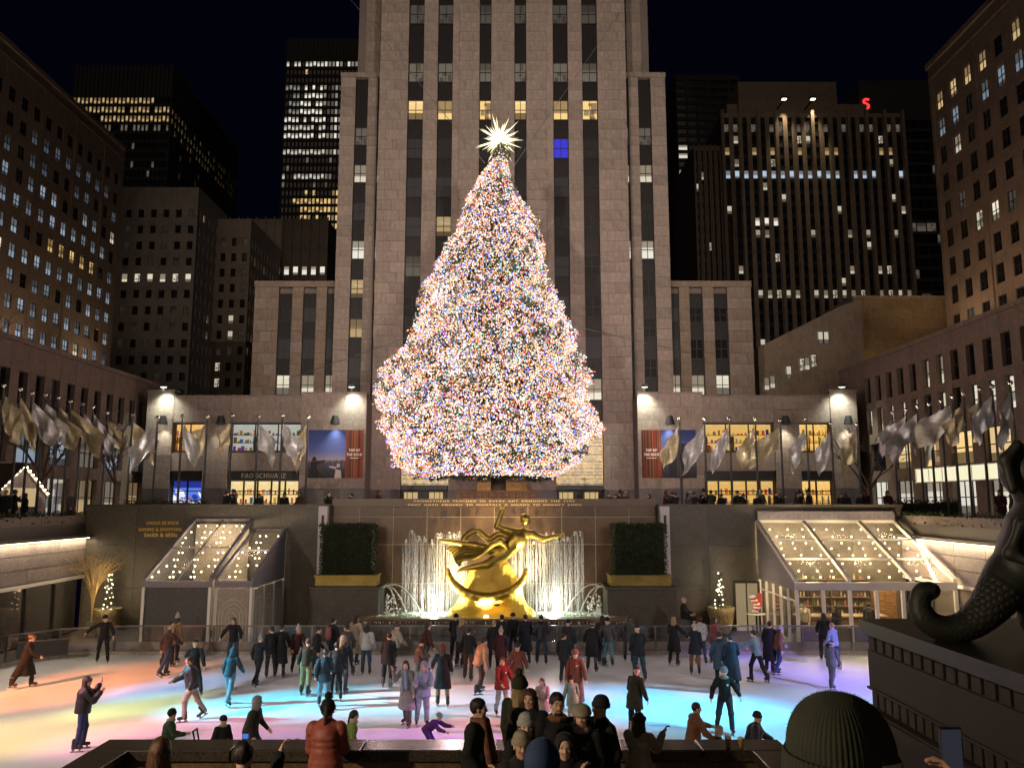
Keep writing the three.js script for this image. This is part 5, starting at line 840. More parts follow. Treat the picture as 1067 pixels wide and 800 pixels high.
// ---------------------------------------------------------------- the great lit fir
{
  const z0 = -54, base = PLAZA, t = thing('christmas_tree', 'giant conical fir covered in thousands of coloured lights with a spiky star', 'tree', null, [0, base, z0]);
  const prof = [[160, .25], [168, .55], [200, 1.55], [235, 2.75], [270, 3.6], [300, 4.3], [330, 5.0], [360, 5.75], [400, 6.75], [425, 7.1], [450, 6.95], [470, 6.4], [485, 5.7], [497, 4.5]].map(([v, w]) => [onZ(520, v, z0).y - base, w]);
  const rad = (y) => { for (let i = 0; i < prof.length - 1; i++) if (y <= prof[i][0] && y >= prof[i + 1][0]) { const k = (prof[i][0] - y) / (prof[i][0] - prof[i + 1][0]); return prof[i][1] + (prof[i + 1][1] - prof[i][1]) * k; } return 0; };
  const yTop = prof[0][0], yBot = prof[prof.length - 1][0], r = rng(1234);
  part(t, 'trunk', bar(V(0, 0, 0), V(0, yTop + .2, 0), .55, .06, 14), M.bark);
  const limbs = [], sprigs = [], bulbs = [[], [], [], [], [], [], []];
  // boughs in loose whorls
  const nB = 1500;
  for (let b = 0; b < nB; b++) {
    const u = r(), yr = yBot + (yTop - yBot) * (1 - Math.sqrt(1 - u * .992)), ph = r() * Math.PI * 2;
    let L = rad(yr) * (.80 + .17 * r() + .05 * Math.sin(ph * 5 + yr * 1.3)); if (r() < .05) L *= 1.06; if (L < .2) L = .2;
    const rise = .10 + .10 * r(), droop = .16 + .08 * r(), dir = V(Math.cos(ph), 0, Math.sin(ph)), side = V(-dir.z, 0, dir.x);
    const at = (k) => V(dir.x * L * k, yr + L * (rise * (k - 1) * 1.0 + (-droop) * (k * k - 1) * .5 + .0) + .22 * Math.sin(k * 3), dir.z * L * k);
    const y00 = at(.08); if (b % 3 === 0) limbs.push(bar(y00, at(.55), .05, .03, 5), bar(at(.55), at(1), .03, .012, 5));
    const ns = Math.round(5 + L * 4.2);
    for (let i = 0; i < ns; i++) { const k = .42 + .60 * Math.pow(r(), .75), w = (.10 + .26 * L * (1.12 - k)) * (r() * 2 - 1), p = at(k).addScaledVector(side, w * 1.25); p.y += (r() - .6) * .3; sprigs.push([p, ph]); }
    const nb = Math.round(6 + L * 12.5);
    for (let i = 0; i < nb; i++) { const k = .50 + .56 * Math.pow(r(), .7), w = (.10 + .25 * L * (1.12 - k)) * (r() * 2 - 1), p = at(k).addScaledVector(side, w * 1.25); p.y += (r() - .45) * .34; const cl = fbm(p.x * .06 + .5 + p.z * .03, p.y * .06, 8, 2), q = r() + (cl - .5) * .25; bulbs[q < .40 ? 0 : q < .58 ? 1 : q < .70 ? 2 : q < .78 ? 3 : q < .88 ? 4 : q < .96 ? 5 : 6].push(p); }
  }
  const pick = (p) => { const cl = fbm(p.x * .06 + .5 + p.z * .03, p.y * .06, 8, 2), q = r() + (cl - .5) * .25; return q < .30 ? 0 : q < .55 ? 1 : q < .69 ? 2 : q < .77 ? 3 : q < .85 ? 4 : q < .97 ? 5 : 6; };
  // strings wound over the outside of the boughs
  for (let i = 0; i < 58000; i++) { const u = r(), yr = yBot + (yTop + .55 - yBot) * (1 - Math.sqrt(1 - u)), ph = r() * 6.2832, tier = (yr / 1.55 + .35 * Math.sin(ph * 3) + .2 * Math.sin(ph * 8)) % 1, R = Math.max(.12, rad(Math.min(yr, yTop - .05))) * (.77 + .20 * Math.pow(r(), .5) + .05 * Math.sin(ph * 7 + yr * 2.1) + .03 * Math.sin(ph * 13 - yr * 3) + .055 * (1 - tier) + .16 * (fbm(ph / 6.2832, yr * .045, 16, 2) - .5)), p = V(Math.cos(ph) * R, yr, Math.sin(ph) * R); bulbs[pick(p)].push(p); }
  for (let i = 0; i < 260; i++) { const ph = r() * 6.2832, y = yTop - .3 + 1.1 * r(), R = .55 * Math.max(.1, 1 - (y - yTop + .3) / 1.3); const p = V(Math.cos(ph) * R, y, Math.sin(ph) * R); bulbs[pick(p)].push(p); sprigs.push([p.clone().multiply(V(.8, 1, .8)), ph]); }
  stuff(part(t, 'boughs', limbs, M.bark));
  sprigs.forEach(([p]) => { p.x -= .75 * Math.min(1, Math.max(0, (yTop - p.y) / 15)) + .25 * Math.sin(p.y * .9); });
  { // needle sprigs
    const g = []; for (let i = 0; i < 9; i++) { const a = i / 9 * 6.28, k = leafGeo(.16).rotateX(.7 + .4 * (i % 2)).rotateY(a); g.push(k); } const gg = merge(g), im = new THREE.InstancedMesh(gg, std([.06, .075, .035], .85), sprigs.length), m = new THREE.Matrix4(), q = new THREE.Quaternion(), e = new THREE.Euler();
    sprigs.forEach(([p, ph], i) => { e.set((r() - .5) * 1.2, r() * 6.3, 1.1 + r() * .8); const s = .26 + .22 * r(); im.setMatrixAt(i, m.compose(p, q.setFromEuler(e), V(s, s, s))); const k = .6 + .7 * r(); im.setColorAt(i, C(k, k, k)); }); im.name = 'needles'; stuff(shade(im)); t.add(im);
  }
  const cols = [[1, .88, .80, 1.55], [1, .42, .13, 1.6], [1, .13, .06, 1.4], [.12, .15, 1, 2.2], [.42, .70, 1, 1.5], [1, .68, .30, 1.5], [.16, .8, .5, 1.0]], names = ['white_bulb', 'orange_bulb', 'red_bulb', 'blue_bulb', 'pale_blue_bulb', 'yellow_bulb', 'green_bulb'], bg = new THREE.IcosahedronGeometry(.040, 0);
  const leanX = (p) => { p.x -= .75 * Math.min(1, Math.max(0, (yTop - p.y) / 15)) + .25 * Math.sin(p.y * .9); return p; }; // the crown sits a little off its trunk
  bulbs.forEach((list) => list.forEach(leanX));
  bulbs.forEach((list, c) => { const [a, b, d, k] = cols[c], im = new THREE.InstancedMesh(bg, glow([a, b, d], k), list.length), m = new THREE.Matrix4(); list.forEach((p, i) => { const s = .65 + .8 * r(); im.setMatrixAt(i, m.makeScale(s, s, s).setPosition(p)); }); im.name = names[c]; stuff(im); t.add(im); });
  for (const [v, n] of [[240, 3], [320, 4], [390, 5], [450, 5]]) { const y = onZ(520, v, z0).y; for (let i = 0; i < n; i++) { const a = (i + .5) / n * Math.PI * 2, R = rad(y - base) + .6; pointAt(V(Math.cos(a) * R, y, z0 + Math.sin(a) * R), [1, .70, .70], 46, 30); } }
  // star of long glass spikes
  const sy = onZ(519, 146, z0).y - base, s = new THREE.Group(); s.name = 'star'; s.position.set(0, sy, 0); t.add(s);
  const sg = new THREE.ConeGeometry(.075, 1, 5).translate(0, .5, 0), sm = glow([1, .90, .52], 2.6), rs = rng(9);
  for (let i = 0; i < 84; i++) { const k = (i + .5) / 84, phi = Math.acos(1 - 2 * k), th = Math.PI * (1 + Math.sqrt(5)) * i, L = i % 2 ? 1.35 + .55 * rs() : .85 + .4 * rs(), e = part(s, 'spike', sg, sm); e.scale.set(1, L, 1); e.quaternion.setFromUnitVectors(V(0, 1, 0), V(Math.sin(phi) * Math.cos(th), Math.cos(phi), Math.sin(phi) * Math.sin(th))); }
  part(s, 'core', new THREE.IcosahedronGeometry(.34, 1), glow([1, .95, .8], 6)); pointAt(V(0, sy + base, z0 + 1.9), [1, .9, .65], 22, 10);
  // wooden platform and fence at the foot
  const pf = thing('tree_platform', 'wooden boarded platform at the foot of the lit fir', 'platform', null, [0, PLAZA, z0 + 3.4]); const bm = [std([.42, .22, .11], .6, { map: T.wood }), std([.36, .19, .10], .6, { map: T.wood })];
  for (let i = 0; i < 24; i++) part(pf, 'board', blockShape(.19, 1.5, .05, i % 4), bm[i % 2]).position.set(-2.42 + i * .21, 1.0, 0);
  part(pf, 'rail', [bx(-2.6, 2.6, 1.76, 1.86, -.06, .08), bx(-2.6, 2.6, .2, .28, -.08, -.026)], bm[0]); part(pf, 'deck', bx(-2.5, 2.5, 0, .9, -3, -.1), bm[1]);
  // guy wires
  for (const [u, v, U, Vv] of [[505, 160, 360, -6], [535, 158, 672, -14]]) { }
}
// ---------------------------------------------------------------- floodlights and wall lamps of the place
const housing = std([.05, .05, .052], .5, { metalness: .5 });
function floodlight(label, group, pos, target, color, cd, angle, opt = {}) {
  const p = V(...pos), q = V(...target), t = thing('floodlight', label, 'floodlight', group, pos), d = q.clone().sub(p).normalize(), m = new THREE.Matrix4().lookAt(V(0, 0, 0), d, Math.abs(d.y) > .98 ? V(0, 0, 1) : V(0, 1, 0)), qn = new THREE.Quaternion().setFromRotationMatrix(m), s = opt.size ?? .3;
  part(t, 'housing', [rbx(-s, s, -s * .6, s * .6, -.02, s, .03)].map((g) => g.applyQuaternion(qn)), housing); part(t, 'lens', bx(-s * .85, s * .85, -s * .48, s * .48, -.045, -.021).applyQuaternion(qn), glow(color, opt.glow ?? 6)); part(t, 'stand', bar(V(0, -(opt.stand ?? .6), 0), V(0, -.1, 0), .04), housing);
  if (opt.pole) part(t, 'mast', bar(V(0, -opt.pole, 0), V(0, -(opt.stand ?? .6), 0), .12, .07, 10), housing);
  spotAt(p.clone().addScaledVector(d, .12), q, color, cd, angle, opt.pen ?? .9, opt.soft ?? 8); return t;
}
const WARM = [1, .78, .56], PINKW = [1, .82, .70];
// on the shop wing roofs, washing the stone below them
for (const [u, v, x, tx] of [[170, 408, 0, 0], [366, 407, 0, 0], [672, 409, 0, 0], [878, 412, 0, 0]]) {
  const p = onZ(u, v, SHOP_Z + .9); floodlight('small white floodlight on the roof edge over the ' + (Math.abs(p.x) > 20 ? 'end pier' : 'poster') + ' of the ' + (p.x < 0 ? 'toy shop wing' : 'clothes shop wing'), 'roof edge floodlights of the shop wings', [p.x, 16.35, SHOP_Z + .9], [p.x, 9, SHOP_Z - .6], [.95, 1, .84], 150, 1.0, { glow: 12, size: .26, stand: .4 });
}
// downlight sconces on the piers
for (const u of [172, 232, 350, 697, 817, 882]) {
  const p = onZ(u, 439, SHOP_Z + .1), t = thing('wall_sconce', 'dark tapered wall lamp ' + (Math.abs(p.x) > 29 ? 'on the end pier' : Math.abs(p.x) > 20 ? 'between the two shop bays' : 'over the poster') + ' of the ' + (p.x < 0 ? 'toy shop wing' : 'clothes shop wing'), 'wall lamp', 'wall lamps on the shop wing piers', [p.x, p.y, SHOP_Z + .1]);
  part(t, 'shade', lathe([[.24, .45], [.44, -.3], [.41, -.3], [.2, .42]], 14).translate(0, 0, .5), housing); part(t, 'bracket', bx(-.06, .06, .1, .25, 0, .4), housing); part(t, 'bulb', ball(0, -.12, .5, .12), glow([1, .95, .78], 14));
  spotAt(V(p.x, p.y - .28, SHOP_Z + .62), V(p.x, p.y - 6, SHOP_Z + .1), [1, .95, .78], 48, .8, .9, 4);
}
// masts behind the viewer that light the skyscraper's front
for (const s of [-1, 1]) floodlight('tall floodlight mast behind the visitors on the ' + (s < 0 ? 'toy' : 'clothes') + ' shop side', 'floodlight masts behind the visitors', [s * 17, 17, 18], [s * 3, 34, -75], [1, .84, .72], 9800, .42, { pole: 11.9, size: .6, pen: 1 });
// uplights on the low roofs along both sides
for (const i of [0, 1, 2]) {
  const nth = ['first', 'second', 'third'][i];
  floodlight(nth + ' amber uplight from the skyscraper under the cold lit office tower', 'uplights of the cold lit office tower', [-60, 22, -124 + i * 18], [-66.5, 44, -124 + i * 18], [1, .70, .46], 230, 1.2, { size: .3, stand: 16.5, glow: 3 });
  floodlight(nth + ' amber uplight from the skyscraper under the warm topped office tower', 'uplights of the warm topped office tower', [48.5, 22, -90 + i * 12], [53.8, 44, -90 + i * 12], [1, .66, .42], 230, 1.2, { size: .3, stand: 16.5, glow: 3 });
}
floodlight('amber lamp washing the blank stone penthouse wall', null, [46, 17.5, -94.5], [47, 27, -98.2], [1, .66, .28], 75, 1.2, { size: .25, stand: 12.3, glow: 3 });
// coloured show lights that sweep the ice, on two masts at the terrace corners outside the picture
const show = [];
function showLight(from, u, v, color, cd, ang, pen = 1, soft = 3) { const q = onY(u, v, 0); show.push([from, q, color, cd * 2.7, ang * 1.12, pen, soft]); }
const SL = [-24, 12, -14], SR = [24, 12, -14], SF = [-24, 12, -24], SG = [24, 12, -24];
showLight(SL, 60, 718, [1, .22, .03], 1900, .13); showLight(SL, 30, 765, [1, .62, .07], 760, .13); showLight(SL, 190, 762, [1, .20, .45], 1000, .11);
showLight(SL, 175, 716, [.05, .45, 1], 1100, .07); showLight(SL, 140, 735, [.65, 1, .25], 700, .07);
showLight(SF, 330, 738, [.03, .70, .95], 2600, .13); showLight(SF, 285, 765, [.75, 1, .45], 600, .10); showLight(SG, 410, 775, [.35, .12, 1], 1100, .08); showLight(SG, 475, 752, [1, .26, .22], 1500, .10);
showLight(SG, 690, 735, [.04, .55, 1], 2300, .13); showLight(SR, 800, 760, [.08, .70, 1], 1300, .12); showLight(SR, 870, 705, [.20, .14, 1], 1500, .12); showLight(SR, 930, 745, [.1, .4, 1], 1100, .12);
showLight(SG, 560, 765, [1, .35, .55], 500, .10); showLight(SF, 392, 724, [1, .14, .07], 1500, .04, .2); showLight(SG, 590, 724, [1, .2, .14], 1100, .04, .3); showLight(SF, 470, 722, [1, .24, .12], 1500, .08, .6); showLight(SG, 735, 725, [1, .2, .2], 450, .025, .2);
const wash = [[SL, V(-9, 0, -29), PINKW, 560, .6], [SR, V(9, 0, -29), [1, .86, .84], 560, .6], [SF, V(-4, 0, -25), [1, .84, .82], 340, .5], [SG, V(6, 0, -25), [.95, .86, .9], 340, .5]];
for (const w of wash) show.push([w[0], w[1], w[2], w[3], w[4], 1, 6]);
{
  const names = new Map([[SL, 'the terrace corner on the toy shop side'], [SR, 'the terrace corner on the clothes shop side'], [SF, 'the toy shop side, carrying cyan and red lamps'], [SG, 'the clothes shop side, carrying violet and pink lamps']]);
  for (const [from, where] of names) {
    const ground = PLAZA, t = thing('show_light_mast', 'black mast of coloured show lights on ' + where, 'light mast', null, [from[0], ground, from[2] + .5]), H = from[1] - ground;
    part(t, 'mast', bar(V(0, 0, 0), V(0, H + .6, 0), .12, .08, 10), housing); part(t, 'cross_bar', bar(V(-1.6, H + .4, 0), V(1.6, H + .4, 0), .05), housing);
    const mine = show.filter((q) => q[0] === from);
    mine.forEach(([f, q, c, cd, ang, pen, soft], i) => { const x = -1.4 + 2.8 * (i + .5) / mine.length, wp = V(from[0] + x, from[1], from[2] + .5), d = q.clone().sub(wp).normalize(), mm = new THREE.Quaternion().setFromUnitVectors(V(0, 1, 0), d), e = part(t, 'lamp_can', lathe([[0, -.3], [.12, -.3], [.15, 0], [.13, 0], [.11, -.25]], 14).applyQuaternion(mm).translate(x, H, 0), housing); part(e, 'lens', new THREE.CylinderGeometry(.12, .12, .02, 14).translate(0, -.04, 0).applyQuaternion(mm).translate(x, H, 0), glow(c, 4)); spotAt(wp.clone().addScaledVector(d, .05), q, c, cd, ang, pen, soft); });
  }
}

// plaza lamp post behind the visitors, the warm light on their shoulders
{ const t = thing('lamp_post', 'plaza lamp post with a warm globe behind the visitors', 'lamp post', null, [-11, 4.12, -2.4]); part(t, 'post', bar(V(0, 0, 0), V(0, 4.2, 0), .09, .06, 10), housing); part(t, 'foot', footLathe(), housing); part(t, 'globe', ball(0, 4.42, 0, .22, 14, 10), glow([1, .74, .45], 5)); pointAt(V(-11, 8.54, -2.4), [1, .78, .52], 400, 10); }
function footLathe() { return lathe([[0, 0], [.25, 0], [.25, .06], [.12, .4], [0, .4]], 14); }
// ---------------------------------------------------------------- people
const SKIN = [[.58, .36, .26], [.50, .30, .20], [.62, .40, .30], [.32, .18, .11], [.45, .27, .18]];
const COL = { black: [.012, .012, .014], charcoal: [.035, .036, .04], navy: [.015, .022, .05], teal: [.03, .09, .13], blue: [.04, .10, .28], denim: [.07, .12, .22], paleDenim: [.25, .36, .46], white: [.70, .68, .66], cream: [.60, .50, .38], beige: [.42, .31, .20], tan: [.34, .20, .10], brown: [.12, .06, .035], rust: [.30, .10, .045], red: [.32, .03, .03], maroon: [.12, .02, .025], pink: [.55, .22, .24], purple: [.25, .05, .30], olive: [.06, .065, .03], green: [.05, .14, .06], lime: [.35, .5, .12], grey: [.18, .18, .19], light: [.42, .42, .44], skyblue: [.40, .52, .68], mint: [.42, .60, .50], yellow: [.5, .42, .12], coral: [.66, .24, .17], peach: [.62, .36, .26], camo: [.25, .26, .26] };
const bodyMat = new THREE.MeshStandardMaterial({ vertexColors: true, roughness: .65 });
const clothMats = new Map();
function cloth(c, rough = .85) { const k = c + rough; if (!clothMats.has(k)) clothMats.set(k, std((COL[c] ?? COL.black).map((q) => q * (q < .3 ? .6 : .85)), rough, { map: T.cloth })); return clothMats.get(k); }
const HAIRC = { dark: [.018, .012, .009], brown: [.06, .032, .017], auburn: [.13, .05, .022], blonde: [.38, .25, .12], grey: [.3, .29, .28] };
const hairMats = {}; const hairTex = tex(256, (u, v) => { const k = .35 + .9 * fbm(u, v * .06, 64, 3); return [k, k, k]; }, .35); for (const k in HAIRC) hairMats[k] = std(HAIRC[k].map((c) => c * 1.3), .55, { map: hairTex, bumpMap: hairTex, bumpScale: .004 });
// head: tags 0 skin, 1 lips, 2 brow/lash, 3 eye white, 4 iris, 5 neck
function headShape(cell) {
  const P = [ell(V(0, .035, -.012), .076, .088, .094), ell(V(0, -.035, .018), .060, .078, .070), cap(V(-.03, -.085, .035), V(.03, -.085, .035), .028), cap(V(0, -.098, .058), V(0, -.09, .062), .020), cap(V(0, .020, .082), V(0, -.022, .100), .009, .0145, { k: .014 }), ell(V(-.012, -.027, .09), .010, .008, .010, { k: .01 }), ell(V(.012, -.027, .09), .010, .008, .010, { k: .01 }), cap(V(-.036, .028, .074), V(.036, .028, .074), .013, .013, { k: .02 }), ell(V(-.036, -.02, .066), .022, .02, .018), ell(V(.036, -.02, .066), .022, .02, .018), ell(V(0, -.056, .080), .022, .007, .010, { tag: 1, k: .008, bias: .004 }), ell(V(0, -.064, .078), .019, .007, .010, { tag: 1, k: .008, bias: .004 }), cap(V(0, -.06, -.02), V(0, -.17, -.03), .052, .058)];
  for (const s of [-1, 1]) { P.push(ell(V(s * .078, -.008, -.004), .009, .031, .019, { k: .01 })); }
  const g = net(P, cell, .028), tag = g.userData.tag, parts = [g];
  const bit = (geo, t) => { geo = plain(geo); geo.userData.tag = new Array(geo.attributes.position.count).fill(t); parts.push(geo); };
  for (const s of [-1, 1]) { bit(new THREE.SphereGeometry(.0125, 8, 6).scale(1.15, .8, 1).translate(s * .031, .008, .0745), 3); bit(new THREE.SphereGeometry(.0068, 8, 6).translate(s * .031, .008, .0825), 4); bit(new THREE.TubeGeometry(new THREE.CatmullRomCurve3([V(s * .014, .030, .0875), V(s * .032, .036, .0855), V(s * .050, .027, .072)]), 6, .0042, 5), 2); bit(new THREE.TubeGeometry(new THREE.CatmullRomCurve3([V(s * .018, .013, .0865), V(s * .031, .0185, .0885), V(s * .045, .012, .080)]), 6, .0022, 4), 2); }
  const all = mergeGeometries(parts.map((q) => { const c = plain(q.clone()); return c; })); all.userData.tag = parts.flatMap((q) => Array.from(q.userData.tag)); return all;
}
// right hand hanging down (-y), palm towards -x, thumb towards +z; tag 6
function handShape(cell, curl) {
  const P = [cap(V(0, .01, 0), V(0, -.03, 0), .024, .026, { tag: 6 }), ell(V(0, -.055, 0), .017, .047, .038, { tag: 6 })];
  const F = [[.028, .074, .008], [.010, .084, .0085], [-.009, .078, .008], [-.027, .060, .007]];
  for (const [z, L, r] of F) { const a = V(0, -.092, z); let d = -.15 - curl * .35, p = a.clone(); for (const [f, c] of [[.46, 1], [.30, 1], [.24, .9]]) { const q = p.clone().add(V(Math.sin(d), -Math.cos(d), z * .6).normalize().multiplyScalar(L * f)); P.push(cap(p, q, r, r * .9, { tag: 6, k: .006 })); p = q; d -= curl * c * .9 + .12; } }
  P.push(cap(V(-.006, -.03, .03), V(-.016, -.066, .052), .012, .010, { tag: 6, k: .012 }), cap(V(-.016, -.066, .052), V(-.026, -.096, .052), .0098, .0085, { tag: 6, k: .006 }));
  return net(P, cell, .014);
}
const KIT = { far: { head: headShape(.0095), open: handShape(.0075, .45), grip: handShape(.0075, 1.15), cell: .024 }, near: { head: headShape(.0048), open: handShape(.0042, .45), grip: handShape(.0042, 1.15), cell: .013 } };
// skate boot pointing +z with its sole at y=.09, blade below; ordinary shoe has its sole at 0
const BOOT = (() => {
  const b = net([cap(V(0, .135, -.05), V(0, .125, .13), .045, .036), cap(V(0, .13, -.055), V(0, .29, -.045), .052, .055), cap(V(0, .115, .05), V(0, .115, .14), .038, .03)], .016, .03), sole = rbx(-.035, .035, .085, .103, -.1, .17, .008, 1), blade = [bx(-.003, .003, .0, .035, -.13, .19), bx(-.012, .012, .03, .088, -.09, -.03), bx(-.012, .012, .03, .088, .07, .12)];
  const s = net([cap(V(0, .05, -.06), V(0, .04, .15), .045, .036), cap(V(0, .05, -.06), V(0, .2, -.05), .05, .052)], .016, .03); return { boot: b, sole, blade: merge(blade), shoe: s };
})();
const BOOTM = { black: std([.012, .012, .013], .45), white: std([.6, .58, .55], .5), brown: std([.09, .05, .03], .6), grey: std([.15, .15, .16], .5) };
function hairShape(style, cell) {
  const P = [ell(V(0, .042, -.018), .0825, .089, .0985)];
  if (style === 'short') P.push(ell(V(0, .0, -.052), .074, .06, .056), { ...ell(V(0, -.035, .088), .085, .090, .075), sub: true, k: .012 }, { ...ell(V(0, -.085, .055), .1, .075, .06), sub: true, k: .012 });
  if (style === 'long') P.push(cap(V(-.06, .0, -.03), V(-.075, -.22, -.035), .04, .035), cap(V(.06, .0, -.03), V(.075, -.22, -.035), .04, .035), cap(V(0, .0, -.06), V(0, -.26, -.075), .065, .06), { ...ell(V(0, -.045, .08), .062, .10, .085), sub: true, k: .015 });
  if (style === 'tail') P.push(cap(V(0, .04, -.11), V(0, -.16, -.13), .03, .018), ell(V(0, .0, -.05), .076, .07, .06), { ...ell(V(0, -.04, .075), .075, .085, .07), sub: true, k: .015 });
  if (style === 'bun') P.push(ell(V(0, .08, -.115), .045, .042, .042), ell(V(0, .0, -.05), .076, .07, .06), { ...ell(V(0, -.04, .075), .075, .085, .07), sub: true, k: .015 });
  const g = net(P, cell, .03), q = g.attributes.position, n = g.attributes.normal; for (let i = 0; i < q.count; i++) { const x = q.getX(i), y = q.getY(i), z = q.getZ(i), d = .006 * (fbm(x * 1.6 + .4, y * .7 + z * 1.3, 22, 3) - .5) * 2 + .003; q.setXYZ(i, x + n.getX(i) * d, y + n.getY(i) * d, z + n.getZ(i) * d); } g.computeVertexNormals(); return g;
}
function hatShape(kind) {
  if (kind === 'beanie' || kind === 'pompom') { const g = [lathe([[0, .155], [.03, .152], [.06, .138], [.083, .108], [.093, .07], [.095, .045]], 22).scale(1, 1, 1.16).translate(0, 0, -.012), lathe([[.095, .012], [.103, .014], [.105, .055], [.099, .065], [.093, .06]], 22).scale(1, 1, 1.14).translate(0, 0, -.012)]; return merge(g).rotateX(-.12); }
  if (kind === 'fur') return net([ell(V(0, .075, -.01), .115, .075, .125), ...range(14).map((i) => { const a = i / 14 * 6.28; return ell(V(Math.cos(a) * .088, .045, Math.sin(a) * .10 - .01), .035, .035, .035); })], .012, .02);
  if (kind === 'band') return new THREE.TorusGeometry(.088, .02, 8, 22).rotateX(Math.PI / 2).scale(1, 1.7, 1.12).translate(0, .035, -.01);
  if (kind === 'cap') return merge([lathe([[0, .14], [.05, .13], [.082, .095], [.09, .045]], 20).scale(1, 1, 1.15).translate(0, 0, -.012), new THREE.CylinderGeometry(.085, .085, .008, 20, 1, false, -1.2, 2.4).scale(.95, 1, 1.2).translate(0, .05, .055)]);
  if (kind === 'hood') return net([ell(V(0, .02, -.022), .112, .135, .125), cap(V(-.05, -.12, -.03), V(.05, -.12, -.03), .09, .09), { ...ell(V(0, -.01, .10), .072, .105, .09), sub: true, k: .02 }], .014, .04);
  if (kind === 'helmet') return lathe([[0, .155], [.06, .145], [.1, .09], [.108, .02], [.1, .02]], 20).scale(1, 1, 1.15).translate(0, 0, -.012);
}
const hatCache = new Map(), hairCache = new Map();
const hatG = (k) => hatCache.get(k) ?? hatCache.set(k, hatShape(k)).get(k), hairG = (k, n) => hairCache.get(k + n) ?? hairCache.set(k + n, hairShape(k, n)).get(k + n);
const POSES = {
  stand: { lean: .03, L: [.04, .06, .08], R: [-.03, .05, .08], aL: [.05, .14, .2], aR: [.1, .14, .25] },
  glide: { lean: .22, L: [.35, .10, .55], R: [.12, .16, .45], aL: [.25, .35, .5], aR: [-.2, .4, .35] },
  push: { lean: .30, L: [.50, .06, .70], R: [-.55, .25, .25], aL: [.6, .25, .7], aR: [-.6, .3, .3] },
  stride: { lean: .12, L: [.32, .05, .30], R: [-.28, .08, .15], aL: [-.35, .18, .3], aR: [.4, .18, .45] },
  arms: { lean: .08, L: [.15, .12, .25], R: [-.05, .14, .2], aL: [.1, 1.05, .25], aR: [.1, 1.0, .3] },
  phone: { lean: .05, L: [.05, .08, .1], R: [0, .08, .1], aL: [.75, .10, 1.75], aR: [.8, .12, 1.7] },
  pocket: { lean: .03, L: [.05, .07, .1], R: [-.03, .07, .06], aL: [-.15, .2, .75], aR: [-.15, .2, .75] },
  hold: { lean: .04, L: [.03, .06, .05], R: [-.02, .06, .05], aL: [.25, .1, 1.1], aR: [.25, .1, 1.1] },
  bend: { lean: .85, L: [.55, .12, .75], R: [.45, .14, .7], aL: [.9, .1, .25], aR: [.8, .2, .2] },
  reach: { lean: .18, L: [.2, .1, .35], R: [-.1, .12, .25], aL: [.85, .15, .25], aR: [.2, .3, .4] },
  sit: { lean: -.02, L: [1.45, .1, 1.45], R: [1.4, .1, 1.4], aL: [.35, .12, .9], aR: [.35, .12, .9] },
};
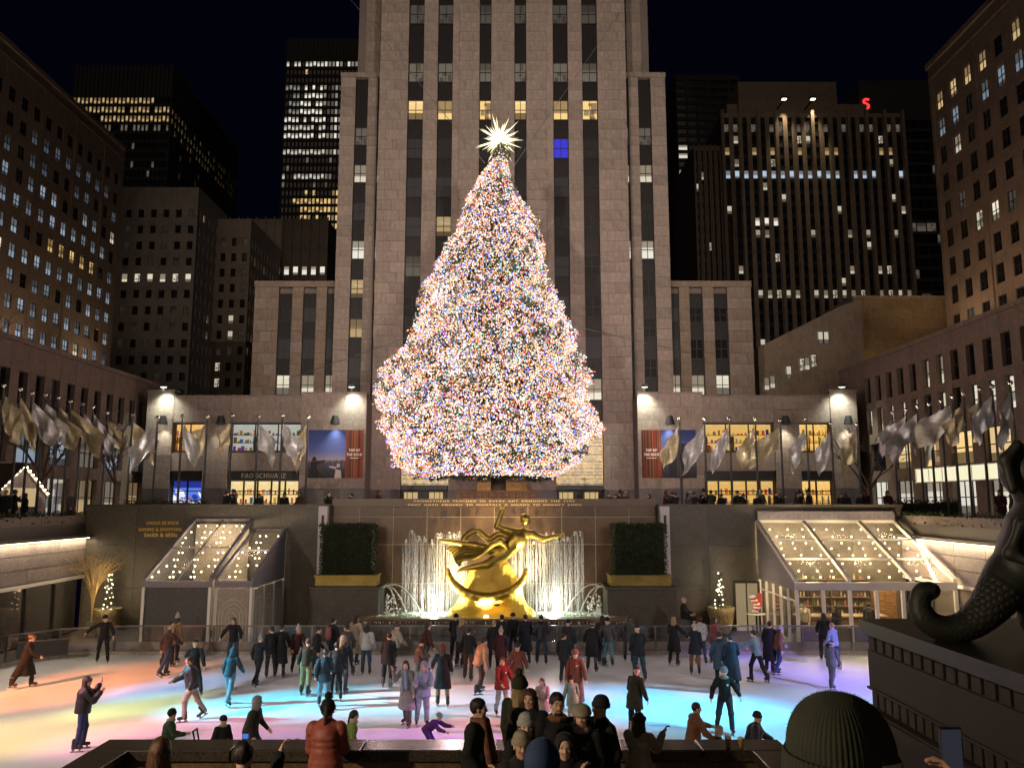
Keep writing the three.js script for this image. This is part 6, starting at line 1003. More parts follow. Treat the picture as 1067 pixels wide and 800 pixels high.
// o: h, pose, turn, coat, coatLen, legs, hair, hairC, hat, hatC, skates, skin, scarf, glove, puff, near, headTurn, headTilt, bag, button
function person(label, pos, o) {
  const S = (o.h ?? 1.7) / 1.72, kit = o.near ? KIT.near : KIT.far, ps = { ...POSES[o.pose ?? 'stand'], ...(o.p ?? {}) }, cell = kit.cell / S;
  const t = thing('person', label, 'person', o.group, pos, o.turn ?? 0); t.scale.setScalar(S);
  if (o.skates) { // every skater holds the pose a little differently
    const jr = rng(label.length * 77 + Math.round(pos[0] * 31) + Math.round(pos[2] * 57)), j = (a) => (jr() - .5) * 2 * a, loose = o.pose === 'stand' || o.pose === 'pocket' ? 1 : .6, st = jr() * .22 * loose;
    ps.L = [ps.L[0] + st + j(.10), ps.L[1] + .05 * jr(), ps.L[2] + st * .9 + .10 * jr()]; ps.R = [ps.R[0] - st * .6 + j(.08), ps.R[1] + .07 * jr(), ps.R[2] + .16 * jr()];
    ps.lean += .02 + .12 * jr() * loose; ps.side = (ps.side ?? 0) + j(.06); ps.twist = (ps.twist ?? 0) + j(.3);
    ps.aL = [ps.aL[0] + j(.25), ps.aL[1] + .28 * jr() * loose, ps.aL[2] + .5 * jr() * loose]; ps.aR = [ps.aR[0] + j(.25), ps.aR[1] + .28 * jr() * loose, ps.aR[2] + .5 * jr() * loose]; o.headTurn ??= j(.6); o.headTilt ??= .12 * jr();
  }
  const w = o.wide ?? 1, fem = o.slim ? .92 : 1, rot = (v, ax, a) => v.applyAxisAngle(ax, a), XA = V(1, 0, 0), ZA = V(0, 0, 1), YA = V(0, 1, 0);
  const leg = (s, [pitch, abd, bend]) => { const hip = V(s * .088, .93, 0), a = rot(rot(V(0, -1, 0), XA, -pitch), ZA, s * abd), knee = hip.clone().addScaledVector(a, .44), b = rot(rot(V(0, -1, 0), XA, -(pitch - bend)), ZA, s * abd * .6), ank = knee.clone().addScaledVector(b, .42); return { hip, knee, ank, dir: b }; };
  const l = leg(1, ps.L), r = leg(-1, ps.R), ground = Math.min(l.ank.y, r.ank.y) - (o.skates ? .155 : .07), up = -ground;
  for (const q of [l, r]) for (const k of ['hip', 'knee', 'ank']) q[k].y += up;
  const pel = V(0, .96 + up, 0), sp = rot(V(0, 1, 0), XA, ps.lean); if (ps.side) rot(sp, ZA, ps.side);
  const waist = pel.clone().addScaledVector(sp, .12), chest = pel.clone().addScaledVector(sp, .33), neck = pel.clone().addScaledVector(sp, .50);
  const hd = rot(V(0, 1, 0), XA, ps.lean * .35 + (o.headTilt ?? 0)), head = neck.clone().addScaledVector(hd, .155).add(V(0, 0, .012));
  const twist = ps.twist ?? 0, sx = rot(V(1, 0, 0), YA, twist), arm = (s, [pitch, abd, bend]) => { const sh = pel.clone().addScaledVector(sp, .435).addScaledVector(sx, s * .172 * fem * (1 + .4 * (w - 1))), a = rot(rot(rot(V(0, -1, 0), XA, -pitch), ZA, s * abd), YA, twist), el = sh.clone().addScaledVector(a, .285), b = rot(rot(rot(V(0, -1, 0), XA, -(pitch + bend)), ZA, s * (abd * .75 - bend * (ps.cross ?? .22))), YA, twist), wr = el.clone().addScaledVector(b, .25); return { sh, el, wr, dir: b }; };
  const A = arm(1, ps.aL), B = arm(-1, ps.aR);
  // body: one continuous skin surface with head and hands
  const skin = SKIN[o.skin ?? 0], glove = o.glove ? COL[o.glove] : skin, lip = skin.map((c, i) => c * [1, .55, .55][i]), pal = { 0: skin, 1: lip, 2: HAIRC[o.hairC ?? 'dark'], 3: [.75, .72, .7], 4: [.03, .02, .015], 6: glove };
  const BP = [cap(pel, waist, .12 * w, .11 * w), cap(waist, chest, .11 * w, .125 * w), cap(V(A.sh.x, A.sh.y, A.sh.z).lerp(B.sh, .12), B.sh.clone().lerp(A.sh, .12), .055), cap(chest, neck, .08, .05), cap(neck, head.clone().addScaledVector(hd, -.07), .052, .052)];
  for (const q of [l, r]) BP.push(cap(q.hip, q.knee, .085, .055), cap(q.knee, q.ank, .053, .035)); for (const q of [A, B]) BP.push(cap(q.sh, q.el, .05, .04), cap(q.el, q.wr, .04, .027));
  const g0 = net(BP, cell * 1.4, .05), pieces = [g0];
  const hm = new THREE.Matrix4().compose(head, new THREE.Quaternion().setFromEuler(new THREE.Euler(ps.lean * .35 + (o.headTilt ?? 0), o.headTurn ?? 0, o.headRoll ?? 0, 'YXZ')), V(1.02, 1.04, 1.02)); pieces.push(copyTag(kit.head, hm));
  for (const [q, s] of [[A, 1], [B, -1]]) { const y = q.dir.clone().negate(), z0 = V(s * -.15, .1, 1), x = V().crossVectors(y, z0).normalize(), z = V().crossVectors(x, y), m = new THREE.Matrix4().makeBasis(x, y, z).setPosition(q.wr.x, q.wr.y, q.wr.z); const hg = copyTag(ps.grip ? kit.grip : kit.open); if (s > 0) { /* palm towards the body */ } else { hg.applyMatrix4(new THREE.Matrix4().makeScale(-1, 1, 1)); const ix = hg.index.array; for (let i = 0; i < ix.length; i += 3) { const tt = ix[i]; ix[i] = ix[i + 1]; ix[i + 1] = tt; } hg.computeVertexNormals(); } pieces.push(copyTag(hg, m)); }
  const tags = pieces.flatMap((g) => Array.from(g.userData.tag)), body = mergeGeometries(pieces.map((g) => plain(g))); body.userData.tag = tags; part(t, 'body', paint(body, pal), bodyMat);
  // trousers
  if (o.legs !== null) { const tw = o.legW ?? 1, P = [cap(pel.clone().add(V(0, .02, 0)), pel.clone().add(V(0, -.03, 0)), .135 * w, .13 * w)]; for (const q of [l, r]) P.push(cap(q.hip, q.knee, .098 * tw, .074 * tw), cap(q.knee, q.ank.clone().addScaledVector(q.dir, .0), .072 * tw, (o.flare ?? .058) * tw)); const tg = net(P, cell, .045), tp = tg.attributes.position, tn = tg.attributes.normal; for (let i = 0; i < tp.count; i++) { const n = .012 * (fbm((tp.getX(i) + tp.getZ(i)) * .5 + label.length, tp.getY(i) * .45, 10, 2) - .5) * 2; tp.setXYZ(i, tp.getX(i) + tn.getX(i) * n, tp.getY(i), tp.getZ(i) + tn.getZ(i) * n); } tg.computeVertexNormals(); part(t, 'trousers', tg, cloth(o.legs ?? 'navy')); }
  // jacket or coat
  if (o.coat) {
    const f = .022 + (o.puff ? .03 : .008), rp = o.puff ? .012 : 0, len = o.coatLen ?? .12, P = [cap(pel.clone().addScaledVector(sp, -.02), waist, (.135 + f * .6) * w, (.128 + f) * w, { ripple: rp }), cap(waist, chest, (.124 + f) * w, (.138 + f) * w, { ripple: rp }), cap(A.sh.clone().lerp(B.sh, .1), B.sh.clone().lerp(A.sh, .1), .064 + f * .5), cap(chest, neck.clone().addScaledVector(sp, -.03), .10 + f * .5, .075)];
    for (const q of [A, B]) P.push(cap(q.sh, q.el, .062 + f * .7, .052 + f * .7, { ripple: rp * .8 }), cap(q.el, q.wr.clone().addScaledVector(q.dir, -.015), .052 + f * .7, .040 + f * .5, { ripple: rp * .8 }));
    const sleeves = P.splice(4, 4), hemDir = len > .15 ? V(0, 1, 0) : sp, hem = pel.clone().addScaledVector(hemDir, -Math.max(.1, len));
    if (len > .15) { const m = l.knee.clone().add(r.knee).multiplyScalar(.5), d = m.sub(pel).normalize(), fl = o.flareCoat ?? .02; for (const q of [l, r]) { const e = q.hip.clone().lerp(q.knee, Math.min(1, (len + .12) / .44)); if (len > .32) e.copy(q.knee).lerp(q.ank, Math.min(1, (len - .32) / .42)); P.push(cap(q.hip, e, .125 * w, (.135 + fl) * w, { k: .12 })); } P.push(cap(pel, pel.clone().addScaledVector(d, len * .92 + .1), .145 * w, (.15 + fl) * w, { k: .1 })); }
    else P.push(cap(pel.clone().addScaledVector(sp, .04), pel.clone().addScaledVector(sp, -.16), (.138 + f) * w, (.15 + f) * w));
    // collar, then an even hem
    P.push(cap(neck.clone().add(V(-.03, -.01, 0)), neck.clone().add(V(.03, -.01, 0)), .07 + f * .3));
    P.push({ lo: V(-3, -3, -3), hi: V(3, 3, 3), sub: true, k: .012, f: (x, y, z) => (x - hem.x) * hemDir.x + (y - hem.y) * hemDir.y + (z - hem.z) * hemDir.z });
    const jg = merge([net(P, cell, .04), net(sleeves.slice(0, 2), cell * .9, .03), net(sleeves.slice(2), cell * .9, .03)]), jp = jg.attributes.position, jn = jg.attributes.normal, sd = label.length * 3.7, am = o.puff ? .006 : .016;
    for (let i = 0; i < jp.count; i++) { const x = jp.getX(i), y = jp.getY(i), z = jp.getZ(i), n = am * (fbm((x + z * .8) * .45 + sd, y * .28 + x * .2, 9, 3) - .5) * 2; jp.setXYZ(i, x + jn.getX(i) * n, y + jn.getY(i) * n, z + jn.getZ(i) * n); } jg.computeVertexNormals();
    part(t, len > .3 ? 'coat' : 'jacket', jg, cloth(o.coat, o.puff ? .55 : .88));
    if (o.button) part(t, 'badge', new THREE.CylinderGeometry(.028, .028, .012, 10).rotateX(Math.PI / 2).translate(.06, chest.y, chest.z + .175), std(COL.white, .5));
  }
  if (o.scarf) part(t, 'scarf', net([...range(8).map((i) => { const a = i / 8 * 6.28; return ell(neck.clone().add(V(Math.cos(a) * .075, .015, Math.sin(a) * .075 + .01)), .045, .04, .045); }), ...(o.scarfLong ? [cap(neck.clone().add(V(.05, 0, .1)), pel.clone().add(V(.07, .05, .2)), .045, .06), cap(neck.clone().add(V(-.05, 0, .1)), pel.clone().add(V(-.06, 0, .2)), .045, .06)] : [])], .016, .03), cloth(o.scarf));
  const placeHead = (m) => { m.applyMatrix4(hm); return m; };
  if (o.hair && o.hair !== 'none') { const e = part(t, 'hair', hairG(o.hair, o.near ? .007 : .013), hairMats[o.hairC ?? 'dark']); placeHead(e); }
  if (o.beard) { const e = part(t, 'beard', net([ell(V(0, -.085, .055), .052, .04, .036), ell(V(0, -.045, .082), .032, .008, .014), { ...ell(V(0, -.058, .09), .02, .010, .02), sub: true, k: .008 }], .007, .02), hairMats[o.hairC ?? 'dark']); placeHead(e); }
  if (o.hat) { const e = part(t, o.hat === 'hood' ? 'hood' : 'hat', hatG(o.hat), cloth(o.hatC ?? 'black')); placeHead(e); if (o.hat === 'pompom') part(e, 'pompom', new THREE.IcosahedronGeometry(.05, 2).translate(0, .185, -.04), cloth(o.pomC ?? o.hatC ?? 'white')); if (o.hat === 'fur') { } if (o.hat === 'band') { } }
  if (o.muffs) { const e = part(t, 'earmuffs', merge([ball(-.095, 0, 0, .042), ball(.095, 0, 0, .042), new THREE.TorusGeometry(.098, .01, 6, 18, Math.PI).translate(0, .04, -.01)]), cloth(o.muffs)); placeHead(e); }
  // footwear
  for (const q of [l, r]) {
    const e = new THREE.Group(); e.name = o.skates ? 'skate' : 'shoe'; t.add(e); const tilt = q.ank.y - (o.skates ? .155 : .07) > .05 ? .6 : 0, y0 = q.ank.y - (o.skates ? .155 : .07); e.position.set(q.ank.x, y0, q.ank.z + .01); e.rotation.x = tilt; e.rotation.y = (q === l ? 1 : -1) * .15;
    if (o.skates) { part(e, 'boot', BOOT.boot, BOOTM[o.skates]); part(e, 'sole', BOOT.sole, BOOTM.black); part(e, 'blade', BOOT.blade, M.steel); } else part(e, 'upper', BOOT.shoe, BOOTM[o.shoe ?? 'black']);
  }
  if (o.bag) part(t, 'bag', net([cap(chest.clone().addScaledVector(sp, -.2).add(V(0, 0, -.21)), chest.clone().addScaledVector(sp, .06).add(V(0, 0, -.21)), .12, .11)], .025, .05), cloth(o.bag));
  if (o.hold) { const m = A.wr.clone().add(B.wr).multiplyScalar(.5); if (o.hold === 'phone') { const e = new THREE.Group(); e.name = 'phone'; part(e, 'phone_body', rbx(-.038, .038, -.075, .075, -.005, .005, .004), M.black); part(e, 'phone_screen', bx(-.034, .034, -.068, .068, -.0062, -.0052), glow([.05, .055, .08], .4)); e.position.copy(A.wr).addScaledVector(A.dir, .09).add(V(-.02, .06, .03)); t.add(e); } }
  t.userData.headTop = head.y + .13; return t;
}
// skater whose feet stand at photo pixel (u, v) on the ice; or whose head top is at (u, v)
const deg = (a) => a * Math.PI / 180;
function skaterAt(u, v, label, o) { const p = onY(u, v, 0); o.skates ??= 'black'; o.turn = o.turn ?? 0; return person(label, [p.x, 0.002, p.z], o); }
function byHead(u, v, label, o, floor = 0, top) { const p = onY(u, v, floor + (top ?? (o.h ?? 1.7) + .12)); return person(label, [p.x, floor + .002, p.z], o); }
// ---------------------------------------------------------------- skaters on the ice
// [u, v of the feet, height, turn in degrees (0 faces the viewer), options, label]
const CR = 'skaters on the ice';
const SK = [
  [25, 717, 1.72, 100, { pose: 'stride', coat: 'black', coatLen: .6, legs: 'black', hat: 'band', hatC: 'peach', hair: 'bun', hairC: 'brown' }, 'skater in a long black coat with a pink hat near the railing'],
  [106, 691, 1.76, 20, { pose: 'arms', p: { aL: [.1, .5, .4], aR: [.1, 1.1, .2] }, coat: 'black', legs: 'black', hat: 'beanie', hatC: 'black' }, 'skater in black with one arm stretched out near the cream urn'],
  [83, 782, 1.72, 110, { pose: 'phone', coat: 'black', puff: 1, legs: 'blue', hair: 'long', hairC: 'brown', hold: 'phone', hat: 'band', hatC: 'grey' }, 'skater in a black puffer jacket and blue jeans holding up a phone'],
  [172, 705, 1.7, 150, { pose: 'stride', coat: 'brown', legs: 'denim', hat: 'beanie', hatC: 'cream', hair: 'long' }, 'skater in a brown jacket with a cream hat seen from behind'],
  [181, 690, 1.72, 170, { pose: 'stand', coat: 'beige', coatLen: .3, legs: 'black', hat: 'pompom', hatC: 'white', hair: 'long' }, 'skater in a beige coat with a white bobble hat'],
  [174, 695, 1.62, 60, { pose: 'stand', coat: 'tan', legs: 'black', hair: 'long', hairC: 'dark' }, 'dark haired skater in a tan jacket beside the beige coat'],
  [200, 725, 1.78, 200, { pose: 'push', coat: 'black', legs: 'black', hat: 'cap', hatC: 'black' }, 'skater in black pushing off with one leg behind'],
  [198, 751, 1.74, -70, { pose: 'stride', coat: 'charcoal', puff: 1, legs: 'cream', legW: 1.1, hair: 'short', hairC: 'brown' }, 'skater in a dark puffer jacket and pale loose trousers'],
  [238, 735, 1.66, 170, { pose: 'stride', coat: 'teal', legs: 'paleDenim', legW: 1.1, hat: 'hood', hatC: 'teal' }, 'child skater in a teal hooded jacket and pale trousers'],
  [242, 693, 1.72, 10, { pose: 'arms', p: { aL: [.1, .55, .5], aR: [.1, .7, .5] }, coat: 'black', legs: 'denim', hair: 'long', hairC: 'auburn' }, 'auburn haired skater in a black jacket with arms held out'],
  [268, 715, 1.6, 160, { pose: 'stride', coat: 'navy', legs: 'black', hat: 'pompom', hatC: 'light' }, 'young skater in navy with a grey bobble hat'],
  [281, 706, 1.68, 200, { pose: 'stand', coat: 'black', legs: 'charcoal', hair: 'short' }, 'bare headed skater in black between two friends'],
  [291, 705, 1.74, 190, { pose: 'stand', coat: 'black', coatLen: .55, legs: 'black', hair: 'short' }, 'skater in a knee length black coat standing in a row of three'],
  [309, 702, 1.6, 30, { pose: 'stand', coat: 'maroon', coatLen: .3, legs: 'black', hat: 'pompom', hatC: 'white', scarf: 'pink' }, 'skater in a maroon coat with a white bobble hat'],
  [318, 724, 1.7, 175, { pose: 'stand', coat: 'olive', legs: 'beige', legW: 1.15, hair: 'short', hairC: 'brown', skates: 'black' }, 'skater in a dark jacket and baggy beige trousers'],
  [328, 706, 1.68, 100, { pose: 'stand', coat: 'black', legs: 'navy', hair: 'bun' }, 'skater with a dark hair bun in a black jacket'],
  [336, 737, 1.66, 185, { pose: 'stride', coat: 'teal', coatLen: .2, legs: 'paleDenim', hair: 'tail', hairC: 'dark' }, 'skater in a dark teal coat and light jeans seen from behind'],
  [349, 730, 1.7, 200, { pose: 'stand', coat: 'charcoal', legs: 'black', hair: 'short' }, 'skater in charcoal standing beside the light jeans skater'],
  [356, 722, 1.72, 170, { pose: 'stand', coat: 'black', legs: 'denim', hair: 'long', hairC: 'blonde', hat: 'beanie', hatC: 'cream' }, 'blonde skater in black with a cream beanie'],
  [345, 697, 1.78, 150, { pose: 'stand', coat: 'navy', coatLen: .2, legs: 'black', hair: 'short', bag: 'pink' }, 'skater in navy with a pink bag on the back'],
  [361, 704, 1.7, 220, { pose: 'stand', coat: 'grey', legs: 'black', hair: 'short' }, 'skater in a grey jacket in the thick of the group'],
  [369, 692, 1.74, 160, { pose: 'stand', coat: 'cream', coatLen: .62, legs: 'black', hair: 'long', hairC: 'dark' }, 'dark haired skater in a long cream coat'],
  [381, 703, 1.66, 190, { pose: 'stand', coat: 'white', puff: 1, legs: 'denim', hair: 'long', hairC: 'dark' }, 'skater in a white puffer jacket and jeans'],
  [403, 716, 1.7, 170, { pose: 'stand', coat: 'black', coatLen: .25, legs: 'black', hair: 'short', skates: 'grey' }, 'bare headed skater in a black jacket standing straight'],
  [411, 700, 1.66, 140, { pose: 'stride', coat: 'cream', puff: 1, legs: 'grey', hat: 'beanie', hatC: 'grey' }, 'skater in a cream puffer jacket with a grey beanie'],
  [443, 702, 1.7, 110, { pose: 'stand', coat: 'maroon', legs: 'grey', hair: 'long', hairC: 'dark' }, 'dark haired skater in a maroon jacket by the railing'],
  [436, 715, 1.45, 80, { pose: 'hold', coat: 'brown', puff: 1, legs: 'grey', hat: 'beanie', hatC: 'black' }, 'short skater in a brown puffer jacket near two pale costumes'],
  [424, 756, 1.7, -20, { pose: 'stand', p: { aR: [.9, .2, 1.9] }, coat: 'light', coatLen: .55, flareCoat: .08, legs: 'grey', hair: 'long', hairC: 'dark', scarf: 'skyblue', scarfLong: 1 }, 'dark haired skater in a wide pale grey cape with a blue scarf'],
  [440, 757, 1.68, 15, { pose: 'hold', coat: 'skyblue', coatLen: .2, legs: 'skyblue', legW: 1.15, hat: 'hood', hatC: 'skyblue' }, 'skater dressed all in pale blue with the hood up'],
  [444, 790, 1.2, 80, { pose: 'bend', coat: 'purple', legs: 'purple', hat: 'beanie', hatC: 'mint' }, 'small child in purple bending towards the ice'],
  [461, 736, 1.74, 190, { pose: 'stand', p: { aL: [.5, .3, .3] }, coat: 'black', coatLen: .5, legs: 'beige', hat: 'beanie', hatC: 'rust', hair: 'long', hairC: 'brown' }, 'skater in a black coat with a rust coloured beanie'],
  [474, 690, 1.74, 180, { pose: 'stand', coat: 'black', legs: 'black', hat: 'beanie', hatC: 'black' }, 'skater in black with a black beanie by the railing before the fountain'],
  [480, 694, 1.7, 150, { pose: 'hold', coat: 'grey', legs: 'charcoal', hair: 'long', hairC: 'blonde' }, 'fair haired skater in grey before the fountain'],
  [488, 709, 1.72, 170, { pose: 'stride', coat: 'black', legs: 'brown', hair: 'short' }, 'skater in black jacket and brown trousers before the fountain'],
  [499, 722, 1.74, 120, { pose: 'glide', coat: 'peach', puff: 1, legs: 'brown', hair: 'short' }, 'skater leaning forward in a pale pink puffer jacket'],
  [514, 698, 1.72, 180, { pose: 'stand', coat: 'black', coatLen: .25, legs: 'black', hair: 'bun', hairC: 'blonde' }, 'blonde skater in black facing the fountain'],
  [523, 691, 1.76, 175, { pose: 'stand', coat: 'charcoal', legs: 'black', hair: 'short' }, 'bare headed man in charcoal facing the fountain'],
  [522, 704, 1.58, 180, { pose: 'stand', coat: 'maroon', coatLen: .35, legs: 'black', hat: 'pompom', hatC: 'cream' }, 'skater in a dark red coat with a cream bobble hat'],
  [523, 747, 1.62, 20, { pose: 'stand', coat: 'red', coatLen: .2, legs: 'white', hair: 'short', hairC: 'auburn', button: 1, muffs: 'rust' }, 'skater in a dark red jacket and white trousers with a badge'],
  [539, 729, 1.66, 10, { pose: 'stand', coat: 'rust', coatLen: .35, legs: 'black', hat: 'fur', hatC: 'brown' }, 'skater in an orange brown coat with a brown fur hat'],
  [535, 688, 1.72, 180, { pose: 'stand', coat: 'black', legs: 'denim', hat: 'beanie', hatC: 'charcoal' }, 'skater in black jacket and jeans with a charcoal beanie facing the fountain'],
  [547, 692, 1.78, 185, { pose: 'stand', coat: 'navy', coatLen: .55, legs: 'black', hair: 'short' }, 'man in a long navy coat facing the fountain'],
  [564, 692, 1.78, 180, { pose: 'pocket', coat: 'navy', puff: 1, legs: 'denim', hair: 'short' }, 'broad man in a navy puffer jacket facing the fountain'],
  [588, 712, 1.6, 150, { pose: 'stand', coat: 'black', coatLen: .2, legs: 'black', hair: 'short' }, 'teenage skater in black near the brown coat'],
  [593, 698, 1.74, 170, { pose: 'stand', coat: 'charcoal', legs: 'navy', hat: 'beanie', hatC: 'black' }, 'skater in charcoal with a black beanie behind the brown coat'],
  [600, 741, 1.72, -10, { pose: 'stand', coat: 'rust', coatLen: .75, legs: 'black', hat: 'fur', hatC: 'tan', button: 1 }, 'skater in an ankle length brown coat with a tan hat'],
  [597, 757, 1.3, 190, { pose: 'stand', coat: 'mint', coatLen: .3, legs: 'mint', hat: 'beanie', hatC: 'black' }, 'child in a mint snowsuit with a black hat'],
  [566, 762, 1.35, -15, { pose: 'hold', coat: 'cream', coatLen: .35, legs: 'yellow', hair: 'long', hairC: 'auburn', muffs: 'white' }, 'red haired child in a cream coat with white earmuffs'],
  [617, 699, 1.7, 160, { pose: 'arms', p: { aL: [.3, .5, .2], aR: [.2, .3, .3] }, coat: 'black', coatLen: .5, legs: 'grey', hat: 'band', hatC: 'white', hair: 'bun', hairC: 'brown' }, 'skater in a black coat with a white headband reaching sideways'],
  [627, 692, 1.74, 140, { pose: 'stand', coat: 'black', legs: 'black', hair: 'long', hairC: 'dark' }, 'long haired woman in black beside the grey hoodie'],
  [634, 694, 1.72, 180, { pose: 'stand', coat: 'grey', legs: 'paleDenim', legW: 1.1, hat: 'beanie', hatC: 'black' }, 'skater in a grey hoodie and pale jeans with a black beanie'],
  [655, 690, 1.7, 170, { pose: 'stand', coat: 'grey', coatLen: .2, legs: 'grey', hair: 'long', hairC: 'brown' }, 'brown haired skater in grey beside the turquoise trousers'],
  [666, 709, 1.78, 190, { pose: 'stand', coat: 'black', coatLen: .2, legs: 'teal', legW: 1.12, hat: 'cap', hatC: 'black' }, 'skater in a black jacket and turquoise trousers'],
  [662, 768, 1.74, 150, { pose: 'stand', coat: 'olive', coatLen: .3, legs: 'black', hat: 'cap', hatC: 'olive' }, 'skater in an olive coat and flat cap seen from behind'],
  [703, 693, 1.72, 150, { pose: 'arms', p: { aL: [.3, .35, .3], aR: [.2, .7, .2] }, coat: 'black', coatLen: .5, legs: 'black', hair: 'long', hairC: 'blonde' }, 'blonde skater in a long black coat by the railing'],
  [725, 703, 1.7, 170, { pose: 'stand', p: { aL: [.5, .7, .3] }, coat: 'navy', coatLen: .3, legs: 'tan', hat: 'pompom', hatC: 'white' }, 'skater in a navy coat with a white bobble hat holding a friend'],
  [731, 692, 1.68, 185, { pose: 'stand', coat: 'white', puff: 1, legs: 'denim', hair: 'short', hat: 'beanie', hatC: 'red' }, 'skater in a white jacket with a red beanie'],
  [745, 691, 1.68, 120, { pose: 'stand', coat: 'pink', coatLen: .3, legs: 'cream', hair: 'long', hairC: 'brown' }, 'brown haired skater in a pale pink coat'],
  [752, 716, 1.74, 180, { pose: 'stand', coat: 'teal', coatLen: .45, legs: 'black', hair: 'short', puff: 1 }, 'skater in a long dark teal padded coat'],
  [764, 722, 1.78, 175, { pose: 'stand', coat: 'navy', coatLen: .6, legs: 'black', hair: 'short' }, 'skater in a very long navy coat beside the padded coat'],
  [790, 711, 1.7, 210, { pose: 'stride', p: { aL: [.8, .3, .3] }, coat: 'skyblue', coatLen: .1, legs: 'black', hair: 'short', hairC: 'dark' }, 'skater in a pale blue jacket and black leggings leaning sideways'],
  [757, 765, 1.76, -10, { pose: 'glide', coat: 'black', legs: 'charcoal', hat: 'beanie', hatC: 'skyblue', scarf: 'light', button: 1 }, 'skater gliding forward in black with a pale blue hat and grey scarf'],
  [803, 701, 1.76, 150, { pose: 'stand', coat: 'black', coatLen: .6, legs: 'black', hair: 'short' }, 'man in a long black coat by the pavilion railing'],
  [811, 702, 1.68, 100, { pose: 'glide', coat: 'tan', legs: 'blue', hair: 'long', hairC: 'brown', hat: 'beanie', hatC: 'white' }, 'skater in a brown jacket and bright blue jeans bending forward'],
  [868, 718, 1.5, 120, { pose: 'stand', coat: 'camo', coatLen: .2, legs: 'camo', hat: 'band', hatC: 'white', hair: 'short' }, 'skater in a black and white patterned snowsuit by the pedestal'],
  [860, 688, 1.74, 160, { pose: 'stand', coat: 'black', legs: 'black', hair: 'long' }, 'long haired skater in black near the pavilion wall'],
  [871, 697, 1.6, 200, { pose: 'stand', coat: 'skyblue', legs: 'denim', hair: 'short', hairC: 'blonde' }, 'fair skater in a pale blue jacket near the pedestal'],
];
for (const [u, v, h, turn, o, label] of SK) skaterAt(u, v, label, { h, turn: deg(turn), skin: Math.floor(R0() * 3), group: CR, ...o });
// skaters partly hidden by the parapet: placed by the top of the head
const HK = [
  [176, 737, 1.5, 100, { pose: 'hold', coat: 'green', legs: 'black', hat: 'beanie', hatC: 'black', scarf: 'mint', hair: 'short' }, 'child in a dark green jacket and black hat pushing a skating aid'],
  [232, 743, 1.35, 60, { pose: 'stand', coat: 'black', legs: 'black', hat: 'beanie', hatC: 'black', scarf: 'mint' }, 'child in a black jacket with a pale hood lining'],
  [262, 722, 1.7, 100, { pose: 'glide', coat: 'olive', coatLen: .3, legs: 'black', hat: 'hood', hatC: 'light' }, 'skater in a dark green vest with a grey hood leaning forward'],
  [295, 759, 1.2, 90, { pose: 'bend', coat: 'grey', legs: 'black', hat: 'beanie', hatC: 'light' }, 'small child in grey with a pale beanie'],
  [362, 736, 1.6, 100, { pose: 'glide', coat: 'lime', legs: 'light', hair: 'tail', hairC: 'dark', scarf: 'white' }, 'skater in a yellow green top with dark tied hair'],
  [721, 730, 1.72, 110, { pose: 'reach', coat: 'tan', legs: 'black', hair: 'short' }, 'man in a light brown jacket reaching out to a child'],
  [744, 752, 1.3, 80, { pose: 'glide', coat: 'black', legs: 'black', hat: 'hood', hatC: 'cream' }, 'child in black with a cream hood'],
  [782, 737, 1.6, 60, { pose: 'glide', coat: 'navy', legs: 'black', puff: 1, hat: 'beanie', hatC: 'maroon' }, 'skater in a padded navy jacket with a maroon beanie'],
];
for (const [u, v, h, turn, o, label] of HK) byHead(u, v, label, { h, turn: deg(turn), skates: 'black', skin: Math.floor(R0() * 3), group: CR, ...o }, 0);
{ // green skating aid beside the child
  const p = onY(180, 742, 1.3), t = thing('skating_aid', 'lime green animal shaped skating aid beside a child', 'skating aid', null, [p.x + 1.0, 0, p.z + .2]); part(t, 'seat_body', net([cap(V(-.25, .35, 0), V(.25, .35, 0), .17, .17), cap(V(.25, .4, 0), V(.34, .75, 0), .12, .13), cap(V(-.2, .1, .15), V(.25, .1, .15), .05), cap(V(-.2, .1, -.15), V(.25, .1, -.15), .05)], .03, .1), std([.25, .45, .06], .5)); part(t, 'handle', [bar(V(-.25, .4, .12), V(-.38, .95, .12), .02), bar(V(-.25, .4, -.12), V(-.38, .95, -.12), .02), bar(V(-.38, .95, -.14), V(-.38, .95, .14), .02)], M.black);
}
